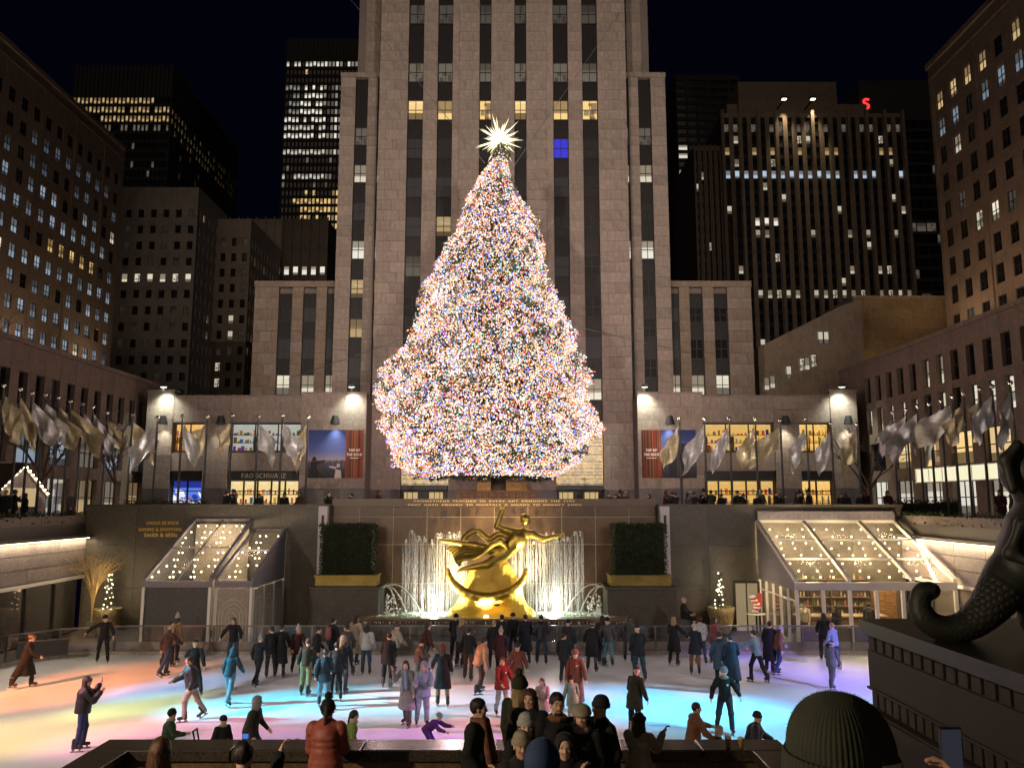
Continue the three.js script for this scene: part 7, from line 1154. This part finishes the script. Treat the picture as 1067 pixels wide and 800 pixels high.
// ---------------------------------------------------------------- visitors on the terrace in front
const VT = 'visitors gathered on the terrace';
const VIS = [ // [u, v of the head top, z of the person, height, turn, options, label]
  [497, 727, -11.4, 70, { pose: 'pocket', coat: 'black', coatLen: .3, legs: 'black', hair: 'short', hairC: 'dark', scarf: 'tan', scarfLong: 1, wide: 1.1, headTurn: .3 }, 'man in a black coat with a tan scarf standing side on'],
  [341, 728, -11.5, 180, { pose: 'hold', coat: 'coral', coatLen: .3, legs: 'charcoal', hat: 'pompom', hatC: 'black', hair: 'tail', hairC: 'dark', puff: 1, wide: 1.05, headTilt: .15 }, 'person in a coral coat and black bobble hat leaning at the parapet'],
  [553, 717, -11.9, -20, { pose: 'pocket', coat: 'black', legs: 'black', hair: 'long', hairC: 'brown', headTilt: .0 }, 'woman with long brown hair in black among the group'],
  [541, 703, -12.0, 150, { pose: 'stand', coat: 'olive', legs: 'black', hat: 'pompom', hatC: 'olive', hair: 'long', hairC: 'blonde' }, 'fair haired visitor in an olive bobble hat facing the ice'],
  [580, 721, -11.0, 10, { pose: 'pocket', coat: 'black', legs: 'black', hair: 'short', hairC: 'dark', beard: 1, scarf: 'tan', wide: 1.12 }, 'bearded man in a black jacket with a tan collar'],
  [548, 741, -10.4, 5, { pose: 'hold', coat: 'black', legs: 'black', hat: 'beanie', hatC: 'white', hair: 'long', hairC: 'auburn' }, 'girl in a tall white beanie with auburn hair'],
  [543, 760, -9.6, 10, { pose: 'stand', coat: 'charcoal', legs: 'black', hat: 'beanie', hatC: 'cream' }, 'small child in a cream beanie among the group'],
  [606, 732, -10.9, -10, { pose: 'pocket', coat: 'black', legs: 'black', hat: 'fur', hatC: 'cream', scarf: 'cream', hair: 'long', hairC: 'dark' }, 'woman in a cream fur hat with a cream collar'],
  [588, 762, -9.7, 0, { pose: 'stand', coat: 'black', legs: 'black', hat: 'hood', hatC: 'charcoal' }, 'child in a dark hood standing in the group'],
  [627, 723, -11.2, -60, { pose: 'pocket', coat: 'black', coatLen: .4, legs: 'black', hat: 'beanie', hatC: 'charcoal', wide: 1.15 }, 'man in a long black coat and charcoal beanie in profile'],
  [665, 742, -11.6, 150, { pose: 'phone', coat: 'cream', coatLen: .2, legs: 'black', hair: 'long', hairC: 'brown', hat: 'band', hatC: 'brown' }, 'visitor in a cream coat bending over the parapet'],
  [565, 769, -5.6, 180, { pose: 'phone', coat: 'blue', puff: 0, legs: 'black', hat: 'hood', hatC: 'blue', wide: 1.15 }, 'visitor in a bright blue hooded jacket seen from behind'],
  [167, 768, -8.8, 175, { pose: 'pocket', coat: 'brown', legs: 'black', hair: 'long', hairC: 'auburn' }, 'visitor with long auburn hair seen from behind at the parapet'],
  [253, 772, -8.8, 180, { pose: 'phone', coat: 'black', legs: 'black', hair: 'short', hairC: 'dark', p: { aR: [1.2, .2, 1.5], aL: [.3, .1, .6] } }, 'visitor in black with dark hair filming the ice'],
];
const steps = (z) => z < -7.2 ? 1.9 : z > -3.04 ? 4.12 : 1.9 + .17 * (Math.floor((z + 7.2) / .32) + 1);
for (const [u, v, z, turn, o, label] of VIS) { const p = onZ(u, v, z), fl = steps(z), h = (p.y - fl) * .985 - (o.hat && o.hat !== 'band' ? .03 : 0); person(label, [p.x, fl + .002, z], { near: 1, shoe: 'black', skin: Math.floor(R0() * 3), group: VT, ...o, h, turn: deg(turn) }); }
{ // raised camera with a blue screen above the filming visitor
  const p = onZ(256, 769, -9.2), t = thing('small_camera', 'small black camera with a blue screen held up by a visitor', 'camera', null, [p.x, p.y, -9.2]); part(t, 'camera_body', rbx(-.04, .04, -.06, .06, -.02, .02, .01), M.black); part(t, 'screen', bx(-.032, .032, .0, .05, .0205, .0225), glow([.08, .22, .7], .8)); part(t, 'record_light', ball(.02, -.035, .021, .006, 6, 5), glow([1, .05, .03], 4)); part(t, 'grip', bar(V(0, -.06, 0), V(0, -.28, 0), .015), M.black);
}
{ // visitor in a ribbed olive beanie right in front of the lens
  const z = -1.95, p = onZ(874, 722, z), t = person('visitor in a ribbed dark green beanie with a leather patch seen from behind', [p.x - .01, 4.122, z], { near: 1, h: 1.66, turn: deg(172), pose: 'pocket', coat: 'black', legs: 'black', hair: 'short', hairC: 'dark', skin: 0, group: VT });
  const top = p.y, hx = p.x - .003, cy = top - .135, hat = thing('knit_beanie', 'ribbed dark green beanie with a pale leather patch on its cuff', 'beanie', null, [hx, cy, z]);
  const mat = std([.040, .046, .026], .95, { map: T.cloth }), mk = (pts, amp, rows) => { // ribbed lathe
    const n = 260, pos = [], idx = [], m = pts.length; for (let i = 0; i < n; i++) { const a = i / n * 6.2832, w = 1 + amp * Math.abs(Math.sin(i * Math.PI / 4)); for (const [r, y] of pts) pos.push(Math.cos(a) * r * w, y, Math.sin(a) * r * w * 1.16); } for (let i = 0; i < n; i++) for (let j = 0; j < m - 1; j++) { const a = i * m + j, b = ((i + 1) % n) * m + j; idx.push(a, a + 1, b, b, a + 1, b + 1); } const g = new THREE.BufferGeometry(); g.setAttribute('position', new THREE.Float32BufferAttribute(pos, 3)); g.setIndex(idx); g.computeVertexNormals(); return metreUV(plain(g)); };
  part(hat, 'crown', mk(range(19).map((i) => { const a = i / 18 * 1.62; return [Math.max(.002, .114 * Math.pow(Math.sin(Math.min(a, 1.5708)), .86)), a <= 1.5708 ? .135 * Math.pow(Math.cos(a), .9) : -.02]; }), .022), mat); part(hat, 'cuff', mk([[.112, .0], [.117, .008], [.121, .002], [.124, -.03], [.124, -.095], [.118, -.105], [.11, -.1]], .026), mat);
  { // loose wool fibres
    const r = rng(321), n = 5200, im = new THREE.InstancedMesh(leafGeo(.09), mat, n), m = new THREE.Matrix4(), q = new THREE.Quaternion(), e = new THREE.Euler(); for (let i = 0; i < n; i++) { const a = r() * 6.283, k = Math.pow(r(), .7) * 1.5, R = k < 1.4 ? .115 * Math.pow(Math.sin(Math.max(.03, k * 1.12)), .86) : .124, y = k < 1.4 ? .136 * Math.pow(Math.max(0, Math.cos(k * 1.12)), .9) : -.1 * r(); e.set(r() * 6.3, r() * 6.3, r() * 6.3); const s = .002 + .0035 * r(); im.setMatrixAt(i, m.compose(V(Math.cos(a) * R * 1.012, y, Math.sin(a) * R * 1.17), q.setFromEuler(e), V(s, s, s))); } im.name = 'wool_fuzz'; stuff(shade(im)); hat.add(im); }
  { // patch on the back of the cuff, follows the curve
    const g = new THREE.CylinderGeometry(.1285, .1285, .052, 10, 1, true, -.22, .44); g.scale(1, 1, 1.14); const e = part(hat, 'leather_patch', g, std([.46, .41, .31], .7, { side: THREE.DoubleSide })); e.position.y = -.006; e.rotation.y = .42; }
}
{ // raised hands with a phone at the edge of the pedestal
  const z = -2.6, t = person('visitor in dark clothes holding a phone beside the pedestal', [onZ(1040, 790, z).x + .16, 4.122, z + .3], { near: 1, h: 1.6, turn: deg(180), pose: 'phone', coat: 'black', legs: 'black', hair: 'short', hairC: 'dark', skin: 3, hold: 'phone', group: VT });
}
// crowd behind the court wall on the plaza: dark coats, only heads and shoulders show
{
  const kinds = [];
  const spec = [['black', 'dark', 'short', null], ['navy', 'brown', 'long', null], ['charcoal', 'dark', 'short', 'beanie'], ['brown', 'dark', 'long', null], ['black', 'blonde', 'long', 'pompom'], ['grey', 'dark', 'short', 'beanie'], ['olive', 'dark', 'short', null], ['maroon', 'brown', 'long', 'beanie']];
  const lab = ['bare headed visitor in black in the crowd', 'brown haired visitor in navy in the crowd', 'visitor in charcoal with a beanie in the crowd', 'long haired visitor in brown in the crowd', 'blonde visitor in a bobble hat in the crowd', 'visitor in grey with a beanie in the crowd', 'visitor in olive in the crowd', 'visitor in dark red with beanie in the crowd'];
  const where = (x) => x > 21 ? ' on the terrace above the pavilion' : x < -21 ? ' on the terrace beside the chalet' : x > 3 ? ' by the wall before the clothes shop' : ' by the wall before the toy shop';
  const r = rng(500), spots = [];
  for (let i = 0; i < 46; i++) { const u = i < 30 ? 688 + 240 * r() : i < 36 ? 630 + 55 * r() : i < 40 ? 330 + 80 * r() : 235 + 80 * r(); const z = -43.2 - 6 * r() * r(); spots.push([onZ(u, 515, z).x, z]); }
  for (let i = 0; i < 34; i++) spots.push([21.8 + 7 * r(), -42.5 + 20 * r()]);
  for (let i = 0; i < 12; i++) spots.push([-22 - 6 * r(), -44 + 10 * r()]);
  const used = [];
  spots.filter(([x, z]) => { if (used.some(([a, b]) => Math.hypot(a - x, b - z) < .62)) return false; used.push([x, z]); return true; }).forEach(([x, z], i) => {
    const k = i % 8, [coat, hairC, hair, hat] = spec[k];
    if (!kinds[k]) { kinds[k] = person(lab[k], [x, PLAZA + .002, z], { h: 1.6 + .02 * k, turn: r() * 6.28, pose: ['stand', 'pocket', 'phone', 'hold'][k % 4], coat, coatLen: .25, legs: 'black', hair, hairC, hat, hatC: ['black', 'cream', 'grey', 'rust'][k % 4], skin: k % 4, group: 'crowd behind the court wall' }); kinds[k].userData.label = lab[k] + where(x); return; }
    const c = kinds[k].clone(); c.name = numbered('person'); c.position.set(x, PLAZA + .002, z); c.rotation.y = r() * 6.28; c.scale.multiplyScalar(.96 + .1 * r()); c.userData = { ...kinds[k].userData, label: lab[k] + where(x) }; scene.add(c);
  });
  // waiter and guests in the glowing pavilion, person on the court wall bench
  person('waiter in dark clothes standing inside the glowing pavilion', [16.9, .03, -37.6], { h: 1.76, turn: deg(150), pose: 'hold', coat: 'charcoal', legs: 'black', hair: 'short', skin: 3 });
  person('guest with long dark hair by the pavilion window', [15.3, .03, -37.2], { h: 1.66, turn: deg(200), pose: 'stand', coat: 'black', legs: 'black', hair: 'long', skin: 0 });
  person('guest in a cream jumper inside the glowing pavilion', [14.3, .03, -38.4], { h: 1.66, turn: deg(-40), pose: 'stand', coat: 'cream', legs: 'denim', hair: 'short', skin: 1 });
  { const p = onZ(713, 634, -38.2); person('seated marshal in black with a white cap beside the court wall', [p.x, .55, -38.2], { h: 1.74, turn: deg(60), pose: 'sit', coat: 'black', legs: 'black', hat: 'cap', hatC: 'white', skin: 0 }); single('marshal_bench', 'dark block seat under the seated marshal', 'bench', rbx(p.x - .5, p.x + .5, 0, 1.0, -38.6, -38.0, .03), M.graniteB); }
}
// ---------------------------------------------------------------- flags, bare trees, chalet, bronze creature
function flagGeo(w, h, seed, dir, droop) { // cloth hanging from the hoist (x=0): folds gathered towards the pole, sagging fly end
  const r = rng(seed), nx = 20, ny = 16, pos = [], uv = [], idx = [], a = r() * 6, c = r() * 6, f = 1.6 + r() * 2.4, reach = .42 + .5 * r(), fold = .10 + .16 * r(), tw = (r() - .5) * .9, pinch = .2 + .6 * r();
  for (let j = 0; j <= ny; j++) for (let i = 0; i <= nx; i++) {
    const u = i / nx, v = 1 - j / ny, s = Math.pow(u, 1.15 + .4 * r() * 0), x = w * reach * s * (1 - pinch * .35 * v * u) + .05 * Math.sin(v * 5 + a) * u, sag = droop * h * (.9 * u + .35 * u * u) + .12 * Math.sin(u * 6 + c) * v;
    const z = fold * Math.sin(u * f * 4 + v * (1.5 + 2 * pinch) + a) * (.3 + .9 * u) + .06 * Math.sin(v * 8 - u * 7 + c) + tw * u * v * .5;
    pos.push(dir * x, -h * v * (1 + .08 * Math.sin(u * 4 + a)) - sag, z); uv.push(u * w, (1 - v) * h);
  }
  for (let j = 0; j < ny; j++) for (let i = 0; i < nx; i++) { const k = j * (nx + 1) + i; idx.push(k, k + nx + 1, k + 1, k + 1, k + nx + 1, k + nx + 2); }
  const g = new THREE.BufferGeometry(); g.setAttribute('position', new THREE.Float32BufferAttribute(pos, 3)); g.setAttribute('uv', new THREE.Float32BufferAttribute(uv, 2)); g.setIndex(idx); g.computeVertexNormals(); return g;
}
const GOLD = std([.80, .65, .40], .48, { metalness: .15, side: THREE.DoubleSide, map: T.cloth }), SILV = std([.84, .79, .78], .48, { metalness: .15, side: THREE.DoubleSide, map: T.cloth });
const poleMat = std([.05, .05, .055], .4, { metalness: .6 });
const poleG = bar(V(0, 0, 0), V(0, 8.6, 0), .075, .05, 10), ballG = new THREE.SphereGeometry(.12, 12, 8).translate(0, 8.78, 0), capG = bar(V(0, 8.6, 0), V(0, 8.7, 0), .08, .05), footG = lathe([[0, 0], [.2, 0], [.2, .05], [.1, .2], [0, .2]], 14);
let flagN = 0;
const NTH = ['first', 'second', 'third', 'fourth', 'fifth', 'sixth', 'seventh', 'eighth', 'ninth', 'tenth', 'eleventh'];
function flagpole(x, z, gold, side, top, where) {
  const k = flagN++, t = thing('flagpole', 'dark pole with a limp ' + (gold ? 'gold' : 'silver') + ' flag, ' + where, 'flagpole', 'flags round the plaza', [x, PLAZA, z]);
  const H = top - PLAZA - .3; part(t, 'pole', bar(V(0, 0, 0), V(0, H, 0), .075, .045, 10), poleMat); part(t, 'finial', ballG.clone().translate(0, H - 8.6, 0), std([.8, .75, .65], .25, { metalness: 1 })); part(t, 'foot', footG, poleMat);
  const e = part(t, 'flag', flagGeo(1.75 + .4 * R0(), 1.15 + .3 * R0(), 900 + k * 7, side, .4 + .6 * R0()), gold ? GOLD : SILV); e.position.set(side * .08, H - .25, 0); e.rotation.y = (R0() - .5) * 1.2;
  const up = part(t, 'uplight', [new THREE.CylinderGeometry(.1, .12, .16, 10).translate(side * .5, .08, .55)], poleMat); part(up, 'lens', new THREE.CylinderGeometry(.08, .08, .02, 10).translate(side * .5, .17, .55), glow([1, .9, .75], 4));
  spotAt(V(x + side * .5, PLAZA + .2, z + .55), V(x + side * .5, PLAZA + H - 1.2, z), [1, .90, .80], 80, .22, .8, 4); return t;
}
// rows read off the photograph
[[112, 428, 1, 1], [97, 422, 0, 1], [86, 419, 0, 1], [73, 416, 1, 1], [61, 412, 1, 1], [47, 409, 0, 1], [33, 407, 0, 1], [21, 403, 1, 1], [4, 399, 1, 1]].forEach(([u, v, g, s], i) => { const q = onX(u, v, -24.2); flagpole(-24.2, q.z, g, s, q.y, NTH[i] + ' from the court corner on the chalet terrace'); });
[[321, 432, 1, -1], [294, 431, 0, 1], [269, 432, 0, 1], [242, 431, 1, -1], [216, 432, 1, -1], [190, 431, 0, 1], [164, 433, 0, -1], [138, 430, 1, 1]].forEach(([u, v, g, s], i) => { const w = onZ(u, v, -46.5); flagpole(w.x, -46.5, g, s, w.y, NTH[i] + ' from the fountain wall before the toy shop'); });
[[708, 434, 1, -1], [734, 434, 0, -1], [760, 434, 0, -1], [787, 434, 1, -1], [813, 436, 1, -1], [840, 435, 0, -1], [866, 439, 0, -1], [893, 440, 1, -1]].forEach(([u, v, g, s], i) => { const w = onZ(u, v, -46.5); flagpole(w.x, -46.5, g, s, w.y, NTH[i] + ' from the fountain wall before the clothes shop'); });
[[930, 428, 0], [944, 425, 0], [956, 421, 0], [968, 419, 0], [980, 415, 0], [992, 411, 0], [1004, 408, 1], [1021, 403, 1], [1034, 400, 0], [1053, 396, 0]].forEach(([u, v, g], i) => { const q = onX(u, v, 24.2); flagpole(24.2, q.z, g, -1, q.y, NTH[i] + ' from the court corner above the glowing pavilion'); });

function bareTree(label, x, z, h, seed, spread, mat = M.bark) {
  const t = thing('bare_tree', label, 'tree', 'bare street trees', [x, PLAZA, z]), r = rng(seed), tr = [], lim = [], tw = [];
  const grow = (p, d, L, R, lev) => { const q = p.clone().addScaledVector(d, L); (lev === 0 ? tr : lev < 3 ? lim : tw).push(bar(p, q, R, R * .68, lev < 2 ? 7 : 4)); if (lev > 4) return; const n = lev === 0 ? 4 : 2 + (r() < .6 ? 1 : 0); for (let i = 0; i < n; i++) { const e = d.clone().add(V((r() - .5) * spread, (r() - .25) * .6, (r() - .5) * spread)).normalize(); grow(p.clone().lerp(q, lev === 0 ? .6 + .4 * r() : .5 + .5 * r()), e, L * (.62 + .2 * r()), R * .6, lev + 1); } };
  grow(V(0, 0, 0), V(0, 1, 0), h * .34, .12 * h / 7, 0); part(t, 'trunk', tr, mat); part(t, 'limbs', lim, mat); stuff(part(t, 'twigs', tw, mat)); return t;
}
bareTree('bare street tree among the flagpoles by the cold lit shop row', onX(122, 470, -27).x, onX(122, 470, -27).z, 8, 61, 1.5);
bareTree('bare street tree beside the shop wing and the cold lit offices', -29, -52, 9, 62, 1.6);
bareTree('bare street tree between the flagpoles and the shop wing of yellow windows', onZ(905, 500, -56).x, -56, 8, 63, 1.5);
bareTree('bare branching tree in front of the office building above the shop row', 28.5, -42, 15, 64, 1.5, std([.22, .15, .10], .9));
bareTree('bare branching tree in front of the cold lit office building', -28.5, -42.5, 14.5, 65, 1.5, std([.22, .15, .10], .9));
for (const [s, nm] of [[-1, 'clipped box hedge on the plaza in front of the toy shop'], [1, 'clipped box hedge on the plaza in front of the shop row']]) hedgeBox('plaza_hedge', nm, s < 0 ? [-20, -15.6] : [21.2, 25], [PLAZA, 6.35], [-45, -44.2], 1500, .1, 700 + s);
{ // white chalet with a gabled front and lights on its eaves
  const q = onX(20, 520, -25.8), t = thing('market_chalet', 'small white gabled chalet with lights along its eaves beside the flagpoles', 'kiosk', null, [-25.8, PLAZA, q.z], Math.PI / 2.6);
  part(t, 'front_wall', poly([[-1.5, 0], [1.5, 0], [1.5, 1.6], [0, 3.1], [-1.5, 1.6]], .1), std([.36, .30, .30], .7)); part(t, 'side_wall', [bx(-1.5, -1.42, 0, 1.6, -3, 0), bx(1.42, 1.5, 0, 1.6, -3, 0), bx(-1.42, 1.42, 0, 1.6, -3, -2.92)], std([.36, .30, .30], .7));
  part(t, 'roof', [beam(V(-.82, 2.4, -3.1), V(-.82, 2.4, .3), 2.35, .08).translate(.82, -2.4, 0).rotateZ(.785).translate(-.82, 2.4, 0), beam(V(.82, 2.4, -3.1), V(.82, 2.4, .3), 2.35, .08).translate(-.82, -2.4, 0).rotateZ(-.785).translate(.82, 2.4, 0)], std([.12, .10, .09], .7, { map: T.wood })); part(t, 'gable_trim', [beam(V(-1.6, 1.5, .16), V(0, 3.1, .16), .06, .16), beam(V(1.6, 1.5, .16), V(0, 3.1, .16), .06, .16)], std([.7, .66, .6], .5)); part(t, 'serving_window', bx(-.9, .9, .9, 1.9, .1, .12), glow([1, .72, .36], .5)); part(t, 'counter', bx(-1, 1, .82, .9, .1, .4), std([.3, .2, .12], .6));
  for (let i = 0; i < 16; i++) part(t, 'eave_bulb', ball(-1.5 + i * .2, 1.62 + (1.5 - Math.abs(-1.5 + i * .2)), .26, .05, 6, 5), bulbGlow);
}
{ // dark bronze sea creature curling its scaled tail on the pedestal
  const br = std([.030, .032, .025], .55, { metalness: .15, map: T.metal }), z = -8.3, t = thing('bronze_sea_creature', 'dark bronze sea creature sculpture with a scaled tail curling up on the pedestal', 'sculpture', null, [5.0, 4.951, z]);
  const Q = (u, v, dz = 0) => { const p = onZ(u, v, z); return V(p.x - 5.0, p.y - 4.951, dz); };
  const path = [[973, 615, .0], [964, 617, -.02], [960, 628, -.02], [962, 641, 0], [972, 651, .02], [988, 655, .04], [1006, 650, .05], [1024, 636, .05], [1040, 618, .02], [1056, 600, -.02]].map(([u, v, d]) => Q(u, v, d)), rr = [.07, .08, .09, .10, .105, .115, .13, .16, .20, .25], cv = new THREE.CatmullRomCurve3(path), N = 36, pr = []; const rad = (k) => { const f = k * 9, i = Math.min(8, Math.floor(f)); return rr[i] + (rr[i + 1] - rr[i]) * (f - i); };
  for (let i = 0; i < N; i++) pr.push(cap(cv.getPoint(i / N), cv.getPoint((i + 1) / N), rad(i / N), rad((i + 1) / N), { k: .02 }));
  // body mass, shoulder plate and head towards the viewer's side
  pr.push(ell(Q(1082, 580, .05), .40, .40, .4), ell(Q(1092, 550, .05), .42, .3, .4), cap(Q(1084, 530, .05), Q(1080, 505, .05), .24, .24), ell(Q(1076, 492, .05), .33, .30, .3), cap(Q(1090, 640, .05), Q(1100, 655, .05), .28, .28), ell(Q(1120, 600, .05), .55, .7, .5));
  part(t, 'body', net(pr, .028, .06), br);
  // overlapping scales along the tail
  const sc = new THREE.SphereGeometry(.05, 7, 5).scale(1, 1.2, .35), im = []; for (let i = 2; i < 34; i++) { const k = i / N, p = cv.getPoint(k), d = cv.getTangent(k), R = rad(k), n = Math.round(R * 6.28 / .075), sd = V(0, 0, 1), up = V().crossVectors(sd, d).normalize(); for (let j = 0; j < n; j++) { const a = (j + (i % 2) * .5) / n * 6.283, o = up.clone().multiplyScalar(Math.cos(a)).addScaledVector(sd, Math.sin(a)), m = new THREE.Matrix4().makeBasis(V().crossVectors(o, d).normalize(), d.clone().negate(), o).setPosition(p.x + o.x * R * .985, p.y + o.y * R * .985, p.z + o.z * R * .985); im.push(sc.clone().applyMatrix4(m)); } }
  stuff(part(t, 'scales', im, br)); part(t, 'fin_plate', net([cap(Q(1037, 575, .25), Q(1046, 545, .3), .05, .05), cap(Q(1046, 545, .3), Q(1062, 535, .35), .05, .05), cap(Q(1037, 575, .25), Q(1062, 590, .45), .05, .06), cap(Q(1036, 480, .2), Q(1045, 465, .25), .05, .05), cap(Q(1036, 480, .2), Q(1040, 510, .25), .05, .05)], .025, .08), br);
}

{ // golden dry branches in the corner of the terrace wall
  const p = onZ(98, 600, -39.5), t = thing('golden_branches', 'bunch of golden dry branches standing in the corner by the light strip', 'branches', null, [p.x, .0, -39.5]), r = rng(88), g = [];
  for (let i = 0; i < 40; i++) { const a = r() * 6.28, w = .4 + 1.0 * r(), pts = [V(0, .4, 0), V(Math.cos(a) * .12, 1.9 + .4 * r(), Math.sin(a) * .12), V(Math.cos(a) * w * .8, 2.8 + .7 * r(), Math.sin(a) * .5 * w), V(Math.cos(a) * w * 1.7, 2.9 + 1.1 * r(), Math.sin(a) * .6 * w)]; g.push(new THREE.TubeGeometry(new THREE.CatmullRomCurve3(pts), 10, .007, 4)); for (let k = 0; k < 4; k++) { const p0 = pts[2].clone().lerp(pts[3], r()), e = V((r() - .5) * .8, (r() - .3) * .6, (r() - .5) * .4); g.push(bar(p0, p0.clone().add(e), .005, .002, 4)); } }
  part(t, 'branch_bunch', g, std([.42, .27, .10], .7)); part(t, 'pot', lathe([[0, 0], [.22, 0], [.3, .7], [0, .7]], 16), M.graniteC);
}
{ // dark banner board on the railing, steel guy wires of the fir
  const a = onY(12, 693, .0), b = onY(66, 688, .0), t = thing('rail_banner', 'dark banner board hung on the rink railing near the terrace wall', 'banner', null, [0, 0, 0]), d = V(b.x - a.x, 0, b.z - a.z), L = d.length(); part(t, 'board', bx(0, L, .25, .85, -.03, .0).applyMatrix4(new THREE.Matrix4().makeRotationY(Math.atan2(-d.z, d.x)).setPosition(a.x + .2, 0, a.z + .12)), std([.025, .024, .026], .5)); part(t, 'edge', bx(0, L, .85, .88, -.035, .005).applyMatrix4(new THREE.Matrix4().makeRotationY(Math.atan2(-d.z, d.x)).setPosition(a.x + .2, 0, a.z + .12)), M.steel);
  const wires = [[[505, 170, -54], [356, -12, -66], 'steel guy wire from the fir top to the shoulder on the toy shop side'], [[536, 172, -54], [665, -14, -66], 'steel guy wire from the fir top to the shoulder on the clothes shop side'], [[430, 350, -54], [300, 395, -72], 'steel guy wire from the fir to the toy shop wing'], [[600, 340, -54], [720, 368, -72], 'steel guy wire from the fir to the clothes shop wing']];
  for (const [p, q, lab] of wires) single('guy_wire', lab, 'wire', bar(onZ(...p), onZ(...q), .022, .022, 5), std([.25, .24, .23], .5, { metalness: .6 }), 'guy wires of the fir');
}
renderer.render(scene, camera);
